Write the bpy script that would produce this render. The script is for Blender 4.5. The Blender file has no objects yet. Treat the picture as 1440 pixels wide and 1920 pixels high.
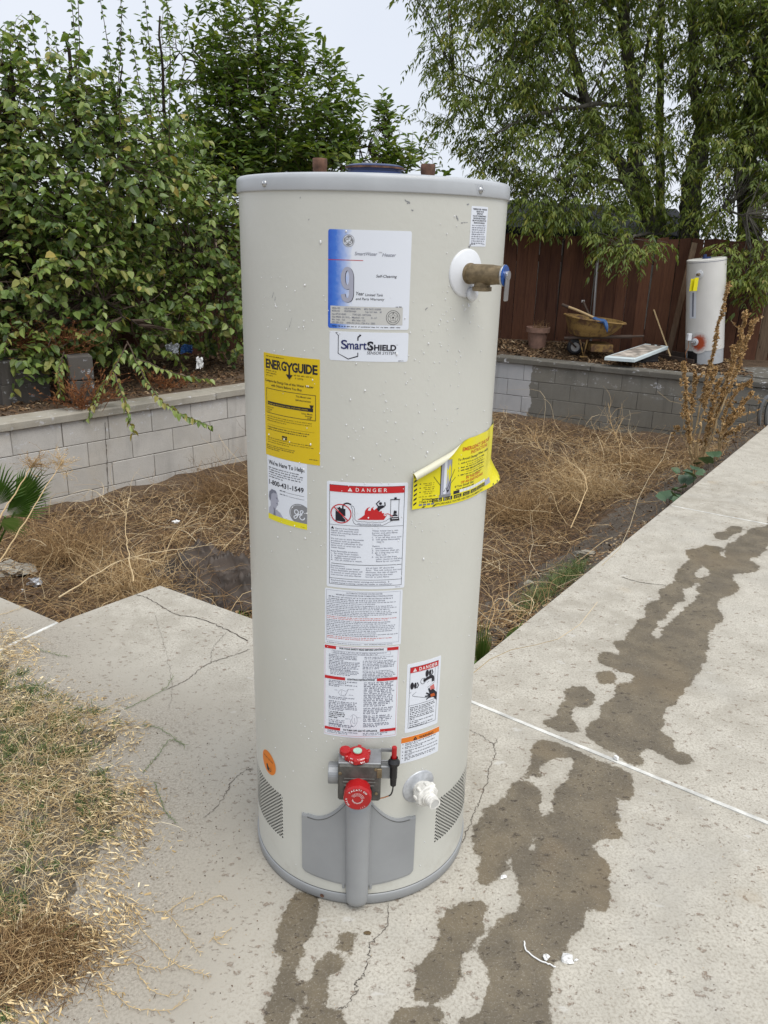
import bpy, bmesh, math, random
import numpy as np
from mathutils import Matrix, Vector
from mathutils.geometry import tessellate_polygon

S = bpy.context.scene
COL = S.collection
rng = np.random.default_rng(7)
random.seed(7)
PI = math.pi
R_ = math.radians

# ------------------------------------------------------------ camera
F_PX, PITCH, ROLL = 1480.0, R_(19.26), R_(1.585)
CAM = np.array([0.036, -1.603, 1.387])
_f = np.array([0, math.cos(PITCH), -math.sin(PITCH)])
_u0 = np.array([0, math.sin(PITCH), math.cos(PITCH)])
_r0 = np.array([1.0, 0, 0])
_r = math.cos(ROLL) * _r0 + math.sin(ROLL) * _u0
_u = -math.sin(ROLL) * _r0 + math.cos(ROLL) * _u0
cd = bpy.data.cameras.new('camera')
cam = bpy.data.objects.new('camera', cd)
COL.objects.link(cam)
cam.matrix_world = Matrix(((_r[0], _u[0], -_f[0], CAM[0]), (_r[1], _u[1], -_f[1], CAM[1]), (_r[2], _u[2], -_f[2], CAM[2]), (0, 0, 0, 1)))
cd.sensor_fit = 'VERTICAL'
cd.sensor_height = 36.0
cd.lens = F_PX / 1920.0 * 36.0
cd.clip_start = 0.05
cd.clip_end = 1500
S.camera = cam

# ------------------------------------------------------------ sky, sun, exposure
SUN_EL, SUN_AZ = R_(64), R_(138)          # azimuth clockwise from +y
world = bpy.data.worlds.new('World')
S.world = world
world.use_nodes = True
wn, wl = world.node_tree.nodes, world.node_tree.links
wn.clear()
wo = wn.new('ShaderNodeOutputWorld'); bg = wn.new('ShaderNodeBackground')
sk = wn.new('ShaderNodeTexSky'); sk.sky_type = 'NISHITA'; sk.sun_disc = False
sk.sun_elevation = SUN_EL; sk.sun_rotation = SUN_AZ
tc = wn.new('ShaderNodeTexCoord'); nz = wn.new('ShaderNodeTexNoise'); nz.inputs['Scale'].default_value = 2.2; nz.inputs['Detail'].default_value = 5
cr = wn.new('ShaderNodeValToRGB')
cr.color_ramp.elements[0].position = 0.3; cr.color_ramp.elements[0].color = (4.45, 4.72, 5.25, 1)
cr.color_ramp.elements[1].position = 0.7; cr.color_ramp.elements[1].color = (4.95, 5.15, 5.55, 1)
mx = wn.new('ShaderNodeMix'); mx.data_type = 'RGBA'; mx.inputs[0].default_value = 0.94
wl.new(tc.outputs['Generated'], nz.inputs['Vector']); wl.new(nz.outputs['Fac'], cr.inputs['Fac'])
wl.new(sk.outputs[0], mx.inputs[6]); wl.new(cr.outputs[0], mx.inputs[7]); wl.new(mx.outputs[2], bg.inputs['Color'])
bg.inputs['Strength'].default_value = 0.1
wl.new(bg.outputs[0], wo.inputs[0])
sd_ = bpy.data.lights.new('sun', 'SUN'); sd_.energy = 1.5; sd_.angle = R_(48); sd_.color = (1.0, 0.968, 0.905)
sun = bpy.data.objects.new('sun', sd_); COL.objects.link(sun)
sdir = Vector((math.sin(SUN_AZ) * math.cos(SUN_EL), math.cos(SUN_AZ) * math.cos(SUN_EL), math.sin(SUN_EL)))
sun.rotation_euler = (-sdir).to_track_quat('-Z', 'Y').to_euler()
sun.location = (0, 0, 8)
S.view_settings.view_transform = 'Standard'
S.view_settings.look = 'None'
S.view_settings.gamma = 1
S.view_settings.use_curve_mapping = False
S.view_settings.exposure = 0.84
S.render.engine = 'CYCLES'
S.cycles.max_bounces = 6
S.cycles.diffuse_bounces = 3
S.cycles.transparent_max_bounces = 6

# ------------------------------------------------------------ picking places in the yard from the survey photo
def ray(px, py):
    return _r * (px - 720) / F_PX + _u * (960 - py) / F_PX + _f
def at(px, py, z=0.0):
    d = ray(px, py); t = (z - CAM[2]) / d[2]; return CAM + t * d
def aty(px, py, Y):
    d = ray(px, py); t = (Y - CAM[1]) / d[1]; return CAM + t * d

# ------------------------------------------------------------ object helpers
def wloc(o):
    v = np.zeros(3)
    while o is not None:
        v += np.array(o.location); o = o.parent
    return v
def tag(o, label=None, cat=None, group=None, kind=None):
    if label: o['label'] = label
    if cat: o['category'] = cat
    if group: o['group'] = group
    if kind: o['kind'] = kind
    return o
def thing(name, loc, label, cat, group=None):
    o = bpy.data.objects.new(name, None); COL.objects.link(o)
    o.location = tuple(float(a) for a in loc); o.empty_display_size = 0.1
    return tag(o, label, cat, group)
def mesh_from(name, chunks, mats=None, attrs=None, smooth=False):
    """chunks: list of (V, F[, matindex]); F an (m,k) array or a list of index lists"""
    Vs, lv, lt, mi = [], [], [], []
    off = 0
    for ch in chunks:
        V = np.asarray(ch[0], float).reshape(-1, 3); F = ch[1]; m = ch[2] if len(ch) > 2 else 0
        Vs.append(V)
        if isinstance(F, np.ndarray):
            if len(F):
                lv.append((F + off).reshape(-1)); lt.append(np.full(len(F), F.shape[1])); mi.append(np.full(len(F), m))
        else:
            for f in F:
                lv.append(np.asarray(f) + off); lt.append(np.array([len(f)])); mi.append(np.array([m]))
        off += len(V)
    V = np.concatenate(Vs); lv = np.concatenate(lv); lt = np.concatenate(lt); mi = np.concatenate(mi)
    me = bpy.data.meshes.new(name)
    me.vertices.add(len(V)); me.vertices.foreach_set('co', V.astype(np.float32).ravel())
    me.loops.add(len(lv)); me.loops.foreach_set('vertex_index', lv.astype(np.int32))
    me.polygons.add(len(lt)); ls = np.concatenate([[0], np.cumsum(lt)[:-1]])
    me.polygons.foreach_set('loop_start', ls.astype(np.int32)); me.polygons.foreach_set('loop_total', lt.astype(np.int32))
    me.polygons.foreach_set('material_index', mi.astype(np.int32))
    me.polygons.foreach_set('use_smooth', np.full(len(lt), bool(smooth)))
    for k, a in (attrs or {}).items():
        at_ = me.attributes.new(k, 'FLOAT', 'POINT'); at_.data.foreach_set('value', np.asarray(a, np.float32))
    me.update(calc_edges=True)
    me.validate()
    for m in (mats if isinstance(mats, (list, tuple)) else [mats]):
        if m: me.materials.append(m)
    return me
def obj(name, chunks, mats, parent=None, smooth=False, attrs=None, origin=None):
    """chunks in yard coordinates; linked under parent (translation only)"""
    base = wloc(parent) if parent is not None else np.zeros(3)
    o0 = np.array(origin, float) if origin is not None else base
    me = mesh_from(name, [(np.asarray(c[0], float) - o0,) + tuple(c[1:]) for c in chunks], mats, attrs, smooth)
    o = bpy.data.objects.new(name, me); COL.objects.link(o)
    o.location = tuple(o0 - base)
    if parent is not None: o.parent = parent
    return o
def inst(name, me, parent, loc, rot=None, scale=None):
    o = bpy.data.objects.new(name, me); COL.objects.link(o)
    o.parent = parent; o.location = tuple(np.asarray(loc, float) - (wloc(parent) if parent else 0))
    if rot is not None: o.rotation_euler = rot
    if scale is not None: o.scale = scale
    return o

# ------------------------------------------------------------ shapes
def unit(v):
    v = np.asarray(v, float); return v / (np.linalg.norm(v, axis=-1, keepdims=True) + 1e-12)
def box(c, s, rotz=0.0, bev=0.0, M=None):
    """box with optional chamfer, centre c, size s"""
    x, y, z = s[0] / 2, s[1] / 2, s[2] / 2
    if bev <= 0:
        V = np.array([[-x, -y, -z], [x, -y, -z], [x, y, -z], [-x, y, -z], [-x, -y, z], [x, -y, z], [x, y, z], [-x, y, z]])
        F = np.array([[0, 3, 2, 1], [4, 5, 6, 7], [0, 1, 5, 4], [1, 2, 6, 5], [2, 3, 7, 6], [3, 0, 4, 7]])
        F = [list(f) for f in F]
    else:
        b = bev; V = []; ix = {}
        for sx in (-1, 1):
            for sy in (-1, 1):
                for sz in (-1, 1):
                    for a in range(3):
                        p = [sx * (x - b), sy * (y - b), sz * (z - b)]; p[a] = (sx * x, sy * y, sz * z)[a]
                        ix[(sx, sy, sz, a)] = len(V); V.append(p)
        V = np.array(V); F = []
        for a in range(3):
            b1, b2 = [k for k in range(3) if k != a]
            for s_ in (-1, 1):
                q = []
                for (m, n) in ((-1, -1), (1, -1), (1, 1), (-1, 1)):
                    k = [0, 0, 0]; k[a] = s_; k[b1] = m; k[b2] = n; q.append(ix[(k[0], k[1], k[2], a)])
                F.append(q)
        for a in range(3):
            b1, b2 = [k for k in range(3) if k != a]
            for m in (-1, 1):
                for n in (-1, 1):
                    q = []
                    for (e, ax) in ((-1, b1), (1, b1), (1, b2), (-1, b2)):
                        k = [0, 0, 0]; k[a] = e; k[b1] = m; k[b2] = n; q.append(ix[(k[0], k[1], k[2], ax)])
                    F.append(q)
        for sx in (-1, 1):
            for sy in (-1, 1):
                for sz in (-1, 1):
                    F.append([ix[(sx, sy, sz, a)] for a in range(3)])
    if M is not None: V = V @ np.asarray(M).T
    if rotz:
        c_, s_ = math.cos(rotz), math.sin(rotz); V = V @ np.array([[c_, s_, 0], [-s_, c_, 0], [0, 0, 1]])
    return (V + np.asarray(c), F)
def frame(d):
    d = unit(d); a = np.array([0, 0, 1.0]) if abs(d[2]) < 0.9 else np.array([1.0, 0, 0])
    u = unit(np.cross(a, d)); return u, np.cross(d, u), d
def lathe(prof, n=32, c=(0, 0, 0), axis=(0, 0, 1), a0=0, a1=2 * PI, caps=False):
    """prof: list of (r, h) along axis"""
    u, v, w = frame(axis); c = np.asarray(c, float)
    full = abs(a1 - a0 - 2 * PI) < 1e-6
    m = n if full else n + 1
    A = a0 + (a1 - a0) * np.arange(m) / n
    V = []
    for r, h in prof: V.append(c + h * w + r * (np.cos(A)[:, None] * u + np.sin(A)[:, None] * v))
    V = np.concatenate(V); F = []
    for k in range(len(prof) - 1):
        for i in range(n):
            j = (i + 1) % m; F.append([k * m + i, k * m + j, (k + 1) * m + j, (k + 1) * m + i])
    F = np.array(F)
    if caps and full:
        return (V, [list(f) for f in F] + [list(range(m))[::-1], list(range((len(prof) - 1) * m, len(prof) * m))])
    return (V, F)
def tube(pts, rad, n=8, caps=True):
    P = np.asarray(pts, float); k = len(P); r = np.broadcast_to(np.asarray(rad, float), (k,))
    T = np.gradient(P, axis=0); T = unit(T)
    u, v, _ = frame(T[0]); V = []
    A = 2 * PI * np.arange(n) / n
    for i in range(k):
        u = unit(u - np.dot(u, T[i]) * T[i]); v = np.cross(T[i], u)
        V.append(P[i] + r[i] * (np.cos(A)[:, None] * u + np.sin(A)[:, None] * v))
    V = np.concatenate(V); F = [[i * n + j, i * n + (j + 1) % n, (i + 1) * n + (j + 1) % n, (i + 1) * n + j] for i in range(k - 1) for j in range(n)]
    if caps: F += [list(range(n))[::-1], list(range((k - 1) * n, k * n))]
    return (V, F)
def smooth_path(pts, n=24, jit=0.0):
    P = np.asarray(pts, float); k = len(P)
    if k == 2: Q = P[0] + (P[1] - P[0]) * np.linspace(0, 1, n)[:, None]
    else:
        E = np.vstack([2 * P[0] - P[1], P, 2 * P[-1] - P[-2]]); Q = []
        for t in np.linspace(0, k - 1 - 1e-6, n):
            i = int(t); f = t - i; a, b, c, d = E[i:i + 4]
            Q.append(0.5 * ((2 * b) + (c - a) * f + (2 * a - 5 * b + 4 * c - d) * f * f + (3 * b - a - 3 * c + d) * f ** 3))
        Q = np.array(Q)
    if jit: Q[1:-1] += rng.normal(0, jit, (len(Q) - 2, Q.shape[1]))
    return Q
def rot2(a): return np.array([[math.cos(a), -math.sin(a)], [math.sin(a), math.cos(a)]])
def in_poly(P, poly):
    P = np.asarray(P); poly = np.asarray(poly); x, y = P[:, 0], P[:, 1]; ins = np.zeros(len(P), bool)
    j = len(poly) - 1
    for i in range(len(poly)):
        xi, yi = poly[i][:2]; xj, yj = poly[j][:2]
        c = ((yi > y) != (yj > y)) & (x < (xj - xi) * (y - yi) / (yj - yi + 1e-15) + xi)
        ins ^= c; j = i
    return ins
def seg_dist(P, a, b):
    a = np.asarray(a)[:2]; b = np.asarray(b)[:2]; d = b - a
    t = np.clip(((P - a) @ d) / (d @ d + 1e-12), 0, 1); return np.linalg.norm(P - a - t[:, None] * d, axis=1)
def sdist(P, poly):
    """negative inside"""
    P = np.asarray(P)[:, :2]; d = np.full(len(P), 1e9)
    for i in range(len(poly)): d = np.minimum(d, seg_dist(P, poly[i - 1], poly[i]))
    return np.where(in_poly(P, poly), -d, d)
def vnoise(P, sc, seed=0, oct=3):
    """smooth value noise in 2D, about -1..1"""
    P = np.asarray(P)[:, :2] * sc; out = np.zeros(len(P)); amp = 1.0; tot = 0
    for o in range(oct):
        I = np.floor(P).astype(int); f = P - I; f = f * f * (3 - 2 * f)
        def h(ix, iy):
            n = (ix * 374761393 + iy * 668265263 + (seed + o) * 1442695041) & 0x7fffffff
            n = ((n ^ (n >> 13)) * 1274126177) & 0x7fffffff
            return (n & 0xffff) / 32768.0 - 1
        a = h(I[:, 0], I[:, 1]); b = h(I[:, 0] + 1, I[:, 1]); c = h(I[:, 0], I[:, 1] + 1); d = h(I[:, 0] + 1, I[:, 1] + 1)
        out += amp * ((a * (1 - f[:, 0]) + b * f[:, 0]) * (1 - f[:, 1]) + (c * (1 - f[:, 0]) + d * f[:, 0]) * f[:, 1])
        tot += amp; amp *= 0.5; P = P * 2.03
    return out / tot

# bulk plant geometry ------------------------------------------------
def stems(P0, D, L, r0, r1, seg=5, droop=0.0, curl=0.15, sides=3):
    """many tapering stems; returns polylines (N,seg+1,3) and (V,F)"""
    N = len(P0); t = np.linspace(0, 1, seg + 1)
    D = unit(D); L = np.broadcast_to(L, (N,)); r0 = np.broadcast_to(r0, (N,)); r1 = np.broadcast_to(r1, (N,))
    a = rng.normal(0, 1, (N, 3)); a = unit(a - (a * D).sum(1)[:, None] * D); b = np.cross(D, a)
    c1 = rng.normal(0, curl, (N, 1)); c2 = rng.normal(0, curl * 0.6, (N, 1)); ph = rng.uniform(0, 6.28, (N, 1))
    s1 = c1 * t ** 2 + 0.25 * curl * np.sin(t * 7 + ph) * t; s2 = c2 * np.sin(t * 3.1) + 0.2 * curl * np.cos(t * 9 + ph) * t
    P = P0[:, None, :] + L[:, None, None] * (D[:, None, :] * t[None, :, None] + a[:, None, :] * s1[:, :, None] + b[:, None, :] * s2[:, :, None])
    dr = np.broadcast_to(droop, (N,)); P[:, :, 2] -= (dr * L)[:, None] * t[None] ** 2
    rr = r0[:, None] * (1 - t) + r1[:, None] * t
    V = []
    for s in range(sides):
        an = 2 * PI * s / sides
        V.append(P + rr[:, :, None] * (math.cos(an) * a + math.sin(an) * b)[:, None, :])
    V = np.stack(V, 2)                      # N,seg+1,sides,3
    idx = np.arange(N * (seg + 1) * sides).reshape(N, seg + 1, sides)
    F = []
    for s in range(sides):
        s2_ = (s + 1) % sides
        F.append(np.stack([idx[:, :-1, s], idx[:, :-1, s2_], idx[:, 1:, s2_], idx[:, 1:, s]], -1).reshape(-1, 4))
    return P, (V.reshape(-1, 3), np.concatenate(F))
def on_lines(P, t):
    """P (N,k,3), t (N,m) in 0..1 -> points and tangents (N,m,3)"""
    k = P.shape[1] - 1; x = np.clip(t, 0, 0.9999) * k; i = x.astype(int); f = (x - i)[..., None]
    n = np.arange(len(P))[:, None]; A = P[n, i]; B = P[n, i + 1]
    return A + (B - A) * f, unit(B - A)
LEAF = {
    'ovate': (np.array([[0, 0], [0.22, .40], [0.58, .36], [1, 0], [0.58, -.36], [0.22, -.40]]), [[0, 1, 2, 3], [0, 3, 4, 5]]),
    'lance': (np.array([[0, 0], [0.35, .5], [1, 0], [0.35, -.5]]), [[0, 1, 2], [0, 2, 3]]),
    'ellip': (np.array([[0, 0], [0.3, .45], [0.65, .42], [1, 0], [0.65, -.42], [0.3, -.45]]), [[0, 1, 2, 3], [0, 3, 4, 5]]),
    'strip': (np.array([[0, .5], [1, .35], [1, -.35], [0, -.5]]), [[0, 1, 2, 3]]),
}
def leaves(P, D, N, L, W, kind='lance', fold=0.25, bend=0.15):
    """P base, D axis, N normal (n,3); L,W (n,)"""
    uv, F = LEAF[kind]; n = len(P); D = unit(D); N = unit(N - (N * D).sum(1)[:, None] * D); B = np.cross(N, D)
    L = np.broadcast_to(L, (n,)); W = np.broadcast_to(W, (n,)); m = len(uv)
    lx = uv[None, :, 0] * L[:, None]; ly = uv[None, :, 1] * W[:, None]
    lz = np.abs(ly) * fold - bend * L[:, None] * uv[None, :, 0] ** 2
    V = P[:, None] + lx[..., None] * D[:, None] + ly[..., None] * B[:, None] + lz[..., None] * N[:, None]
    base = (np.arange(n) * m)[:, None]; ch = []
    Fk = np.array(F)
    return (V.reshape(-1, 3), (base[:, :, None] + Fk[None]).reshape(-1, Fk.shape[1])), m
def rdir(n): return unit(rng.normal(0, 1, (n, 3)))
# ------------------------------------------------------------ materials
class NT:
    def __init__(s, name):
        s.m = bpy.data.materials.new(name); s.m.use_nodes = True; s.t = s.m.node_tree; s.n = s.t.nodes; s.l = s.t.links
        s.b = s.n['Principled BSDF']; s.out = s.n['Material Output']; s.tc = None
    def new(s, t, **kw):
        n = s.n.new('ShaderNode' + t)
        for k, v in kw.items(): setattr(n, k, v)
        return n
    def con(s, sock, v):
        if isinstance(v, (int, float)): sock.default_value = v
        elif isinstance(v, (tuple, list)):
            v = tuple(v); L = len(sock.default_value); sock.default_value = (v + (1,))[:L] if len(v) < L else v[:L]
        else: s.l.new(v, sock)
    def pos(s):
        g = s.new('NewGeometry'); return g.outputs['Position']
    def ob(s):
        return s.new('TexCoord').outputs['Object']
    def map(s, vec, scale=(1, 1, 1), rot=(0, 0, 0), loc=(0, 0, 0)):
        m = s.new('Mapping'); s.con(m.inputs['Vector'], vec); m.inputs['Scale'].default_value = scale
        m.inputs['Rotation'].default_value = rot; m.inputs['Location'].default_value = loc; return m.outputs[0]
    def noise(s, vec, scale, detail=3, rough=0.55, dist=0.0):
        n = s.new('TexNoise'); s.con(n.inputs['Vector'], vec); n.inputs['Scale'].default_value = scale
        n.inputs['Detail'].default_value = detail; n.inputs['Roughness'].default_value = rough; n.inputs['Distortion'].default_value = dist
        return n.outputs['Fac']
    def voro(s, vec, scale, feature='F1', out='Distance', rand=1.0):
        n = s.new('TexVoronoi', feature=feature); s.con(n.inputs['Vector'], vec); n.inputs['Scale'].default_value = scale
        n.inputs['Randomness'].default_value = rand; return n.outputs[out]
    def ramp(s, f, stops, interp='LINEAR'):
        n = s.new('ValToRGB'); e = n.color_ramp.elements; n.color_ramp.interpolation = interp
        while len(e) < len(stops): e.new(0.5)
        for k, (p, c) in enumerate(stops):
            e[k].position = p; e[k].color = (c if isinstance(c, tuple) else (c, c, c)) + (1,)
        s.con(n.inputs['Fac'], f); return n.outputs['Color']
    def mix(s, f, a, b, mode='MIX'):
        n = s.new('Mix', data_type='RGBA', blend_type=mode); s.con(n.inputs[0], f); s.con(n.inputs[6], a); s.con(n.inputs[7], b); return n.outputs[2]
    def math(s, op, a, b=0.0, c=0.0, clamp=False):
        n = s.new('Math', operation=op); n.use_clamp = clamp; s.con(n.inputs[0], a); s.con(n.inputs[1], b); s.con(n.inputs[2], c); return n.outputs[0]
    def sstep(s, v, a, b, lo=0.0, hi=1.0):
        n = s.new('MapRange', interpolation_type='SMOOTHSTEP'); s.con(n.inputs['Value'], v)
        n.inputs['From Min'].default_value = a; n.inputs['From Max'].default_value = b; n.inputs['To Min'].default_value = lo; n.inputs['To Max'].default_value = hi
        return n.outputs[0]
    def attr(s, name): return s.new('Attribute', attribute_name=name).outputs['Fac']
    def orand(s): return s.new('ObjectInfo').outputs['Random']
    def sep(s, v):
        n = s.new('SeparateXYZ'); s.con(n.inputs[0], v); return n.outputs
    def bump(s, h, dist=0.001, strength=1.0, normal=None):
        n = s.new('Bump'); s.con(n.inputs['Height'], h); n.inputs['Distance'].default_value = dist; n.inputs['Strength'].default_value = strength
        if normal is not None: s.con(n.inputs['Normal'], normal)
        s.l.new(n.outputs[0], s.b.inputs['Normal']); return n.outputs[0]
    def fin(s, color=None, rough=None, metal=None, spec=None):
        if color is not None: s.con(s.b.inputs['Base Color'], color)
        if rough is not None: s.con(s.b.inputs['Roughness'], rough)
        if metal is not None: s.con(s.b.inputs['Metallic'], metal)
        if spec is not None: s.con(s.b.inputs['Specular IOR Level'], spec)
        return s.m
def plain(name, color, rough=0.6, metal=0.0, var=0.08, scale=30, bump=0.0, spec=0.5):
    k = NT(name); p = k.ob(); n = k.noise(p, scale, 4)
    c = k.mix(k.sstep(n, 0.3, 0.7), tuple(x * (1 - var) for x in color), tuple(min(1, x * (1 + var)) for x in color))
    if bump: k.bump(n, bump)
    return k.fin(c, rough, metal, spec)
def ink(name, color, rough=0.45):
    k = NT(name); return k.fin(tuple(color), rough, 0.0, 0.4)

def m_concrete():
    k = NT('concrete'); p = k.pos()
    big = k.noise(p, 1.3, 5, 0.6); mid = k.noise(p, 9, 5, 0.65); fine = k.noise(p, 160, 4, 0.7)
    c = k.mix(k.sstep(big, 0.35, 0.65), (.365, .338, .285), (.455, .43, .372))
    c = k.mix(k.sstep(mid, 0.35, 0.7), c, (.515, .487, .422))
    c = k.mix(k.sstep(fine, 0.42, 0.66, 0, 0.7), c, (.28, .25, .205))
    # shallow weathering pits, in drifts, dragged one way by the trowel
    nc = k.new('TexNoise'); k.con(nc.inputs['Vector'], p); nc.inputs['Scale'].default_value = 22; nc.inputs['Detail'].default_value = 4; nc.inputs['Roughness'].default_value = 0.7
    vm = k.new('VectorMath', operation='MULTIPLY_ADD'); k.con(vm.inputs[0], nc.outputs['Color']); vm.inputs[1].default_value = (.045, .045, 0); k.con(vm.inputs[2], p)
    q = k.map(vm.outputs[0], (1.0, 1.9, 1.0), (0, 0, R_(-33)))
    wob = k.noise(p, 90, 3); 
    v = k.voro(q, 26); v2 = k.voro(q, 60)
    rnd = k.sep(k.voro(q, 26, out='Color'))[0]; rnd2 = k.sep(k.voro(q, 60, out='Color'))[1]
    drift = k.noise(p, 2.6, 3)
    dv = k.math('ADD', v, k.math('MULTIPLY', wob, 0.45)); dv2 = k.math('ADD', v2, k.math('MULTIPLY', wob, 0.4))
    pit = k.math('MULTIPLY', k.sstep(dv, 0.50, 0.34), k.math('GREATER_THAN', k.math('ADD', rnd, k.math('MULTIPLY', drift, 1.1)), 1.02))
    pit2 = k.math('MULTIPLY', k.sstep(dv2, 0.48, 0.32), k.math('GREATER_THAN', k.math('ADD', rnd2, k.math('MULTIPLY', drift, 1.2)), 0.98))
    pt = k.math('MAXIMUM', pit, k.math('MULTIPLY', pit2, 0.8))
    pt = k.math('MULTIPLY', pt, k.sstep(k.noise(p, 230, 2), 0.35, 0.6, 0.25, 1.0))
    c = k.mix(k.math('MULTIPLY', pt, 0.8), c, (.20, .135, .092))
    wh = k.sstep(k.noise(k.map(p, (1, 2, 1), (0, 0, R_(-33))), 14, 3), 0.66, 0.72, 0, 0.5)
    c = k.mix(wh, c, (.56, .55, .52))
    rust = k.sstep(k.noise(p, 3.1, 2), 0.66, 0.76, 0, 0.35)
    c = k.mix(rust, c, (.42, .32, .20)); c = k.mix(k.sstep(k.noise(p, 2.0, 5, .65), .5, .72, 0, .4), c, (.37, .355, .32))
    # dust drifting off the soil
    d = k.math('ADD', k.attr('dust'), k.math('MULTIPLY', k.math('SUBTRACT', mid, 0.5), 0.5))
    c = k.mix(k.sstep(d, 0.0, 1.0, 0, 0.85), c, k.mix(k.sstep(fine, 0.35, 0.65), (.20, .175, .14), (.39, .355, .30)))
    # water: a dark shape with a crisp ragged edge
    e = k.math('ADD', k.attr('wet'), k.math('MULTIPLY', k.math('SUBTRACT', k.noise(p, 38, 5, 0.7), 0.5), 0.045))
    w = k.sstep(e, 0.003, -0.003)
    w2 = k.math('MULTIPLY', k.sstep(k.attr('wet'), 0.03, 0.0, 0, 0.12), 1.0)
    wc = k.mix(1.0, c, (.32, .275, .205), 'MULTIPLY')
    wc = k.mix(k.sstep(fine, 0.48, 0.68, 0, 0.7), wc, (.27, .235, .18)); wc = k.mix(k.math('MULTIPLY', pt, 0.6), wc, (.035, .028, .02)); wc = k.mix(k.sstep(k.noise(p, 300, 2), 0.62, 0.7, 0, 0.5), wc, (.45, .42, .36)); wc = k.mix(k.sstep(mid, 0.6, 0.4, 0, 0.35), wc, (.075, .062, .045)); wc = k.mix(k.sstep(k.noise(p, 2.2, 3), 0.5, 0.7, 0, 0.35), wc, (.17, .12, .06))
    c = k.mix(w2, c, wc)
    c = k.mix(w, c, wc)
    ro = k.math('SUBTRACT', 0.9, k.math('MULTIPLY', w, k.sstep(k.noise(p, 7, 3), 0.35, 0.7, 0.25, 0.52)))
    h = k.math('SUBTRACT', k.math('MULTIPLY', fine, 0.5), k.math('MULTIPLY', pt, 1.0))
    k.bump(h, 0.0022, 0.8)
    return k.fin(c, ro, 0, k.math('ADD', 0.3, k.math('MULTIPLY', w, 0.3)))
def m_soil(name, dark, light, sc=6):
    k = NT(name); p = k.pos(); a = k.noise(p, sc, 6, 0.65); b = k.noise(p, 90, 4, 0.7)
    c = k.mix(k.sstep(a, 0.35, 0.65), dark, light)
    c = k.mix(k.sstep(b, 0.42, 0.7, 0, 0.6), c, tuple(x * 1.7 for x in light))
    c = k.mix(k.sstep(b, 0.5, 0.3, 0, 0.6), c, tuple(x * 0.5 for x in dark))
    k.bump(k.math('ADD', b, a), 0.02); return k.fin(c, 0.95, 0, 0.2)
def m_block(name, base, paint=None):
    k = NT(name); p = k.pos(); r = k.orand(); a = k.noise(p, 3.0, 5, 0.6); b = k.noise(p, 120, 3, 0.7)
    c = k.mix(r, tuple(x * 0.93 for x in base), tuple(x * 1.07 for x in base)); c = k.mix(k.sstep(k.noise(p, 1.1, 4, 0.7), 0.42, 0.62, 0, 0.45), c, (base[0] * .80, base[1] * .74, base[2] * .64))
    c = k.mix(k.sstep(a, 0.35, 0.7, 0, 0.55), c, tuple(x * 0.72 for x in base))
    c = k.mix(k.sstep(b, 0.45, 0.75, 0, 0.5), c, tuple(x * 0.62 for x in base))
    eff = k.sstep(k.noise(k.map(p, (1, 1, 1.4)), 11, 5, 0.75), 0.57, 0.66, 0, 0.7)
    hi = k.sstep(k.sep(p)[2], -0.38, -0.12)
    c = k.mix(k.math('MULTIPLY', eff, hi), c, (.62, .63, .66))
    if paint:
        # old pale paint that stops at a ragged line along the wall
        (ax, ay), (dx, dy), lim = paint
        sp = k.sep(p); t = k.math('ADD', k.math('MULTIPLY', k.math('SUBTRACT', sp[0], ax), dx), k.math('MULTIPLY', k.math('SUBTRACT', sp[1], ay), dy))
        t = k.math('ADD', t, k.math('MULTIPLY', k.math('SUBTRACT', k.noise(p, 5, 5, 0.6), 0.5), 0.22))
        m = k.sstep(t, lim + 0.01, lim - 0.01)
        c = k.mix(k.math('MULTIPLY', m, 0.9), c, k.mix(k.sstep(a, 0.3, 0.7), (.42, .43, .45), (.50, .50, .51)))
    stain = k.sstep(k.noise(k.map(p, (3, 3, 0.5)), 2.2, 4, 0.6), 0.52, 0.72, 0, 0.4)
    c = k.mix(stain, c, tuple(x * 0.5 for x in base))
    k.bump(b, 0.002); return k.fin(c, 0.92, 0, 0.2)
def m_fence():
    k = NT('stained_cedar'); r = k.orand(); p = k.ob()
    g = k.noise(k.map(p, (14, 14, 0.9)), 5, 6, 0.65, 0.4); f = k.noise(k.map(p, (60, 60, 2)), 6, 3)
    c = k.mix(r, (.064, .027, .015), (.138, .060, .032))
    c = k.mix(k.sstep(g, 0.4, 0.7), c, k.mix(r, (.034, .012, .009), (.095, .04, .024)))
    old = k.math('GREATER_THAN', r, 0.84)
    c = k.mix(old, c, k.mix(k.sstep(g, 0.35, 0.7), (.17, .12, .078), (.09, .06, .04)))
    c = k.mix(k.sstep(f, 0.55, 0.75, 0, 0.5), c, (.02, .010, .008))
    kn = k.sstep(k.voro(k.map(p, (9, 9, 3.0)), 1.6), 0.10, 0.04)
    c = k.mix(kn, c, (.012, .007, .006))
    c = k.mix(k.sstep(k.noise(k.pos(), 1.1, 3), 0.45, 0.7, 0, 0.35), c, (.16, .075, .045))
    k.bump(g, 0.003); return k.fin(c, 0.85, 0, 0.25)
def m_leaf(name, stops, rough=0.42, trans=0.22):
    k = NT(name); t = k.attr('tint'); c = k.ramp(t, stops)
    back = k.new('NewGeometry').outputs['Backfacing']
    c2 = k.mix(0.35, c, (.15, .20, .08))
    cc = k.mix(back, c, c2)
    k.fin(cc, rough, 0, 0.5)
    tr = k.new('BsdfTranslucent'); k.con(tr.inputs['Color'], k.mix(0.5, c, (.16, .24, .02)))
    ms = k.new('MixShader'); ms.inputs[0].default_value = trans
    k.l.new(k.b.outputs[0], ms.inputs[1]); k.l.new(tr.outputs[0], ms.inputs[2]); k.l.new(ms.outputs[0], k.out.inputs[0])
    return k.m
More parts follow.
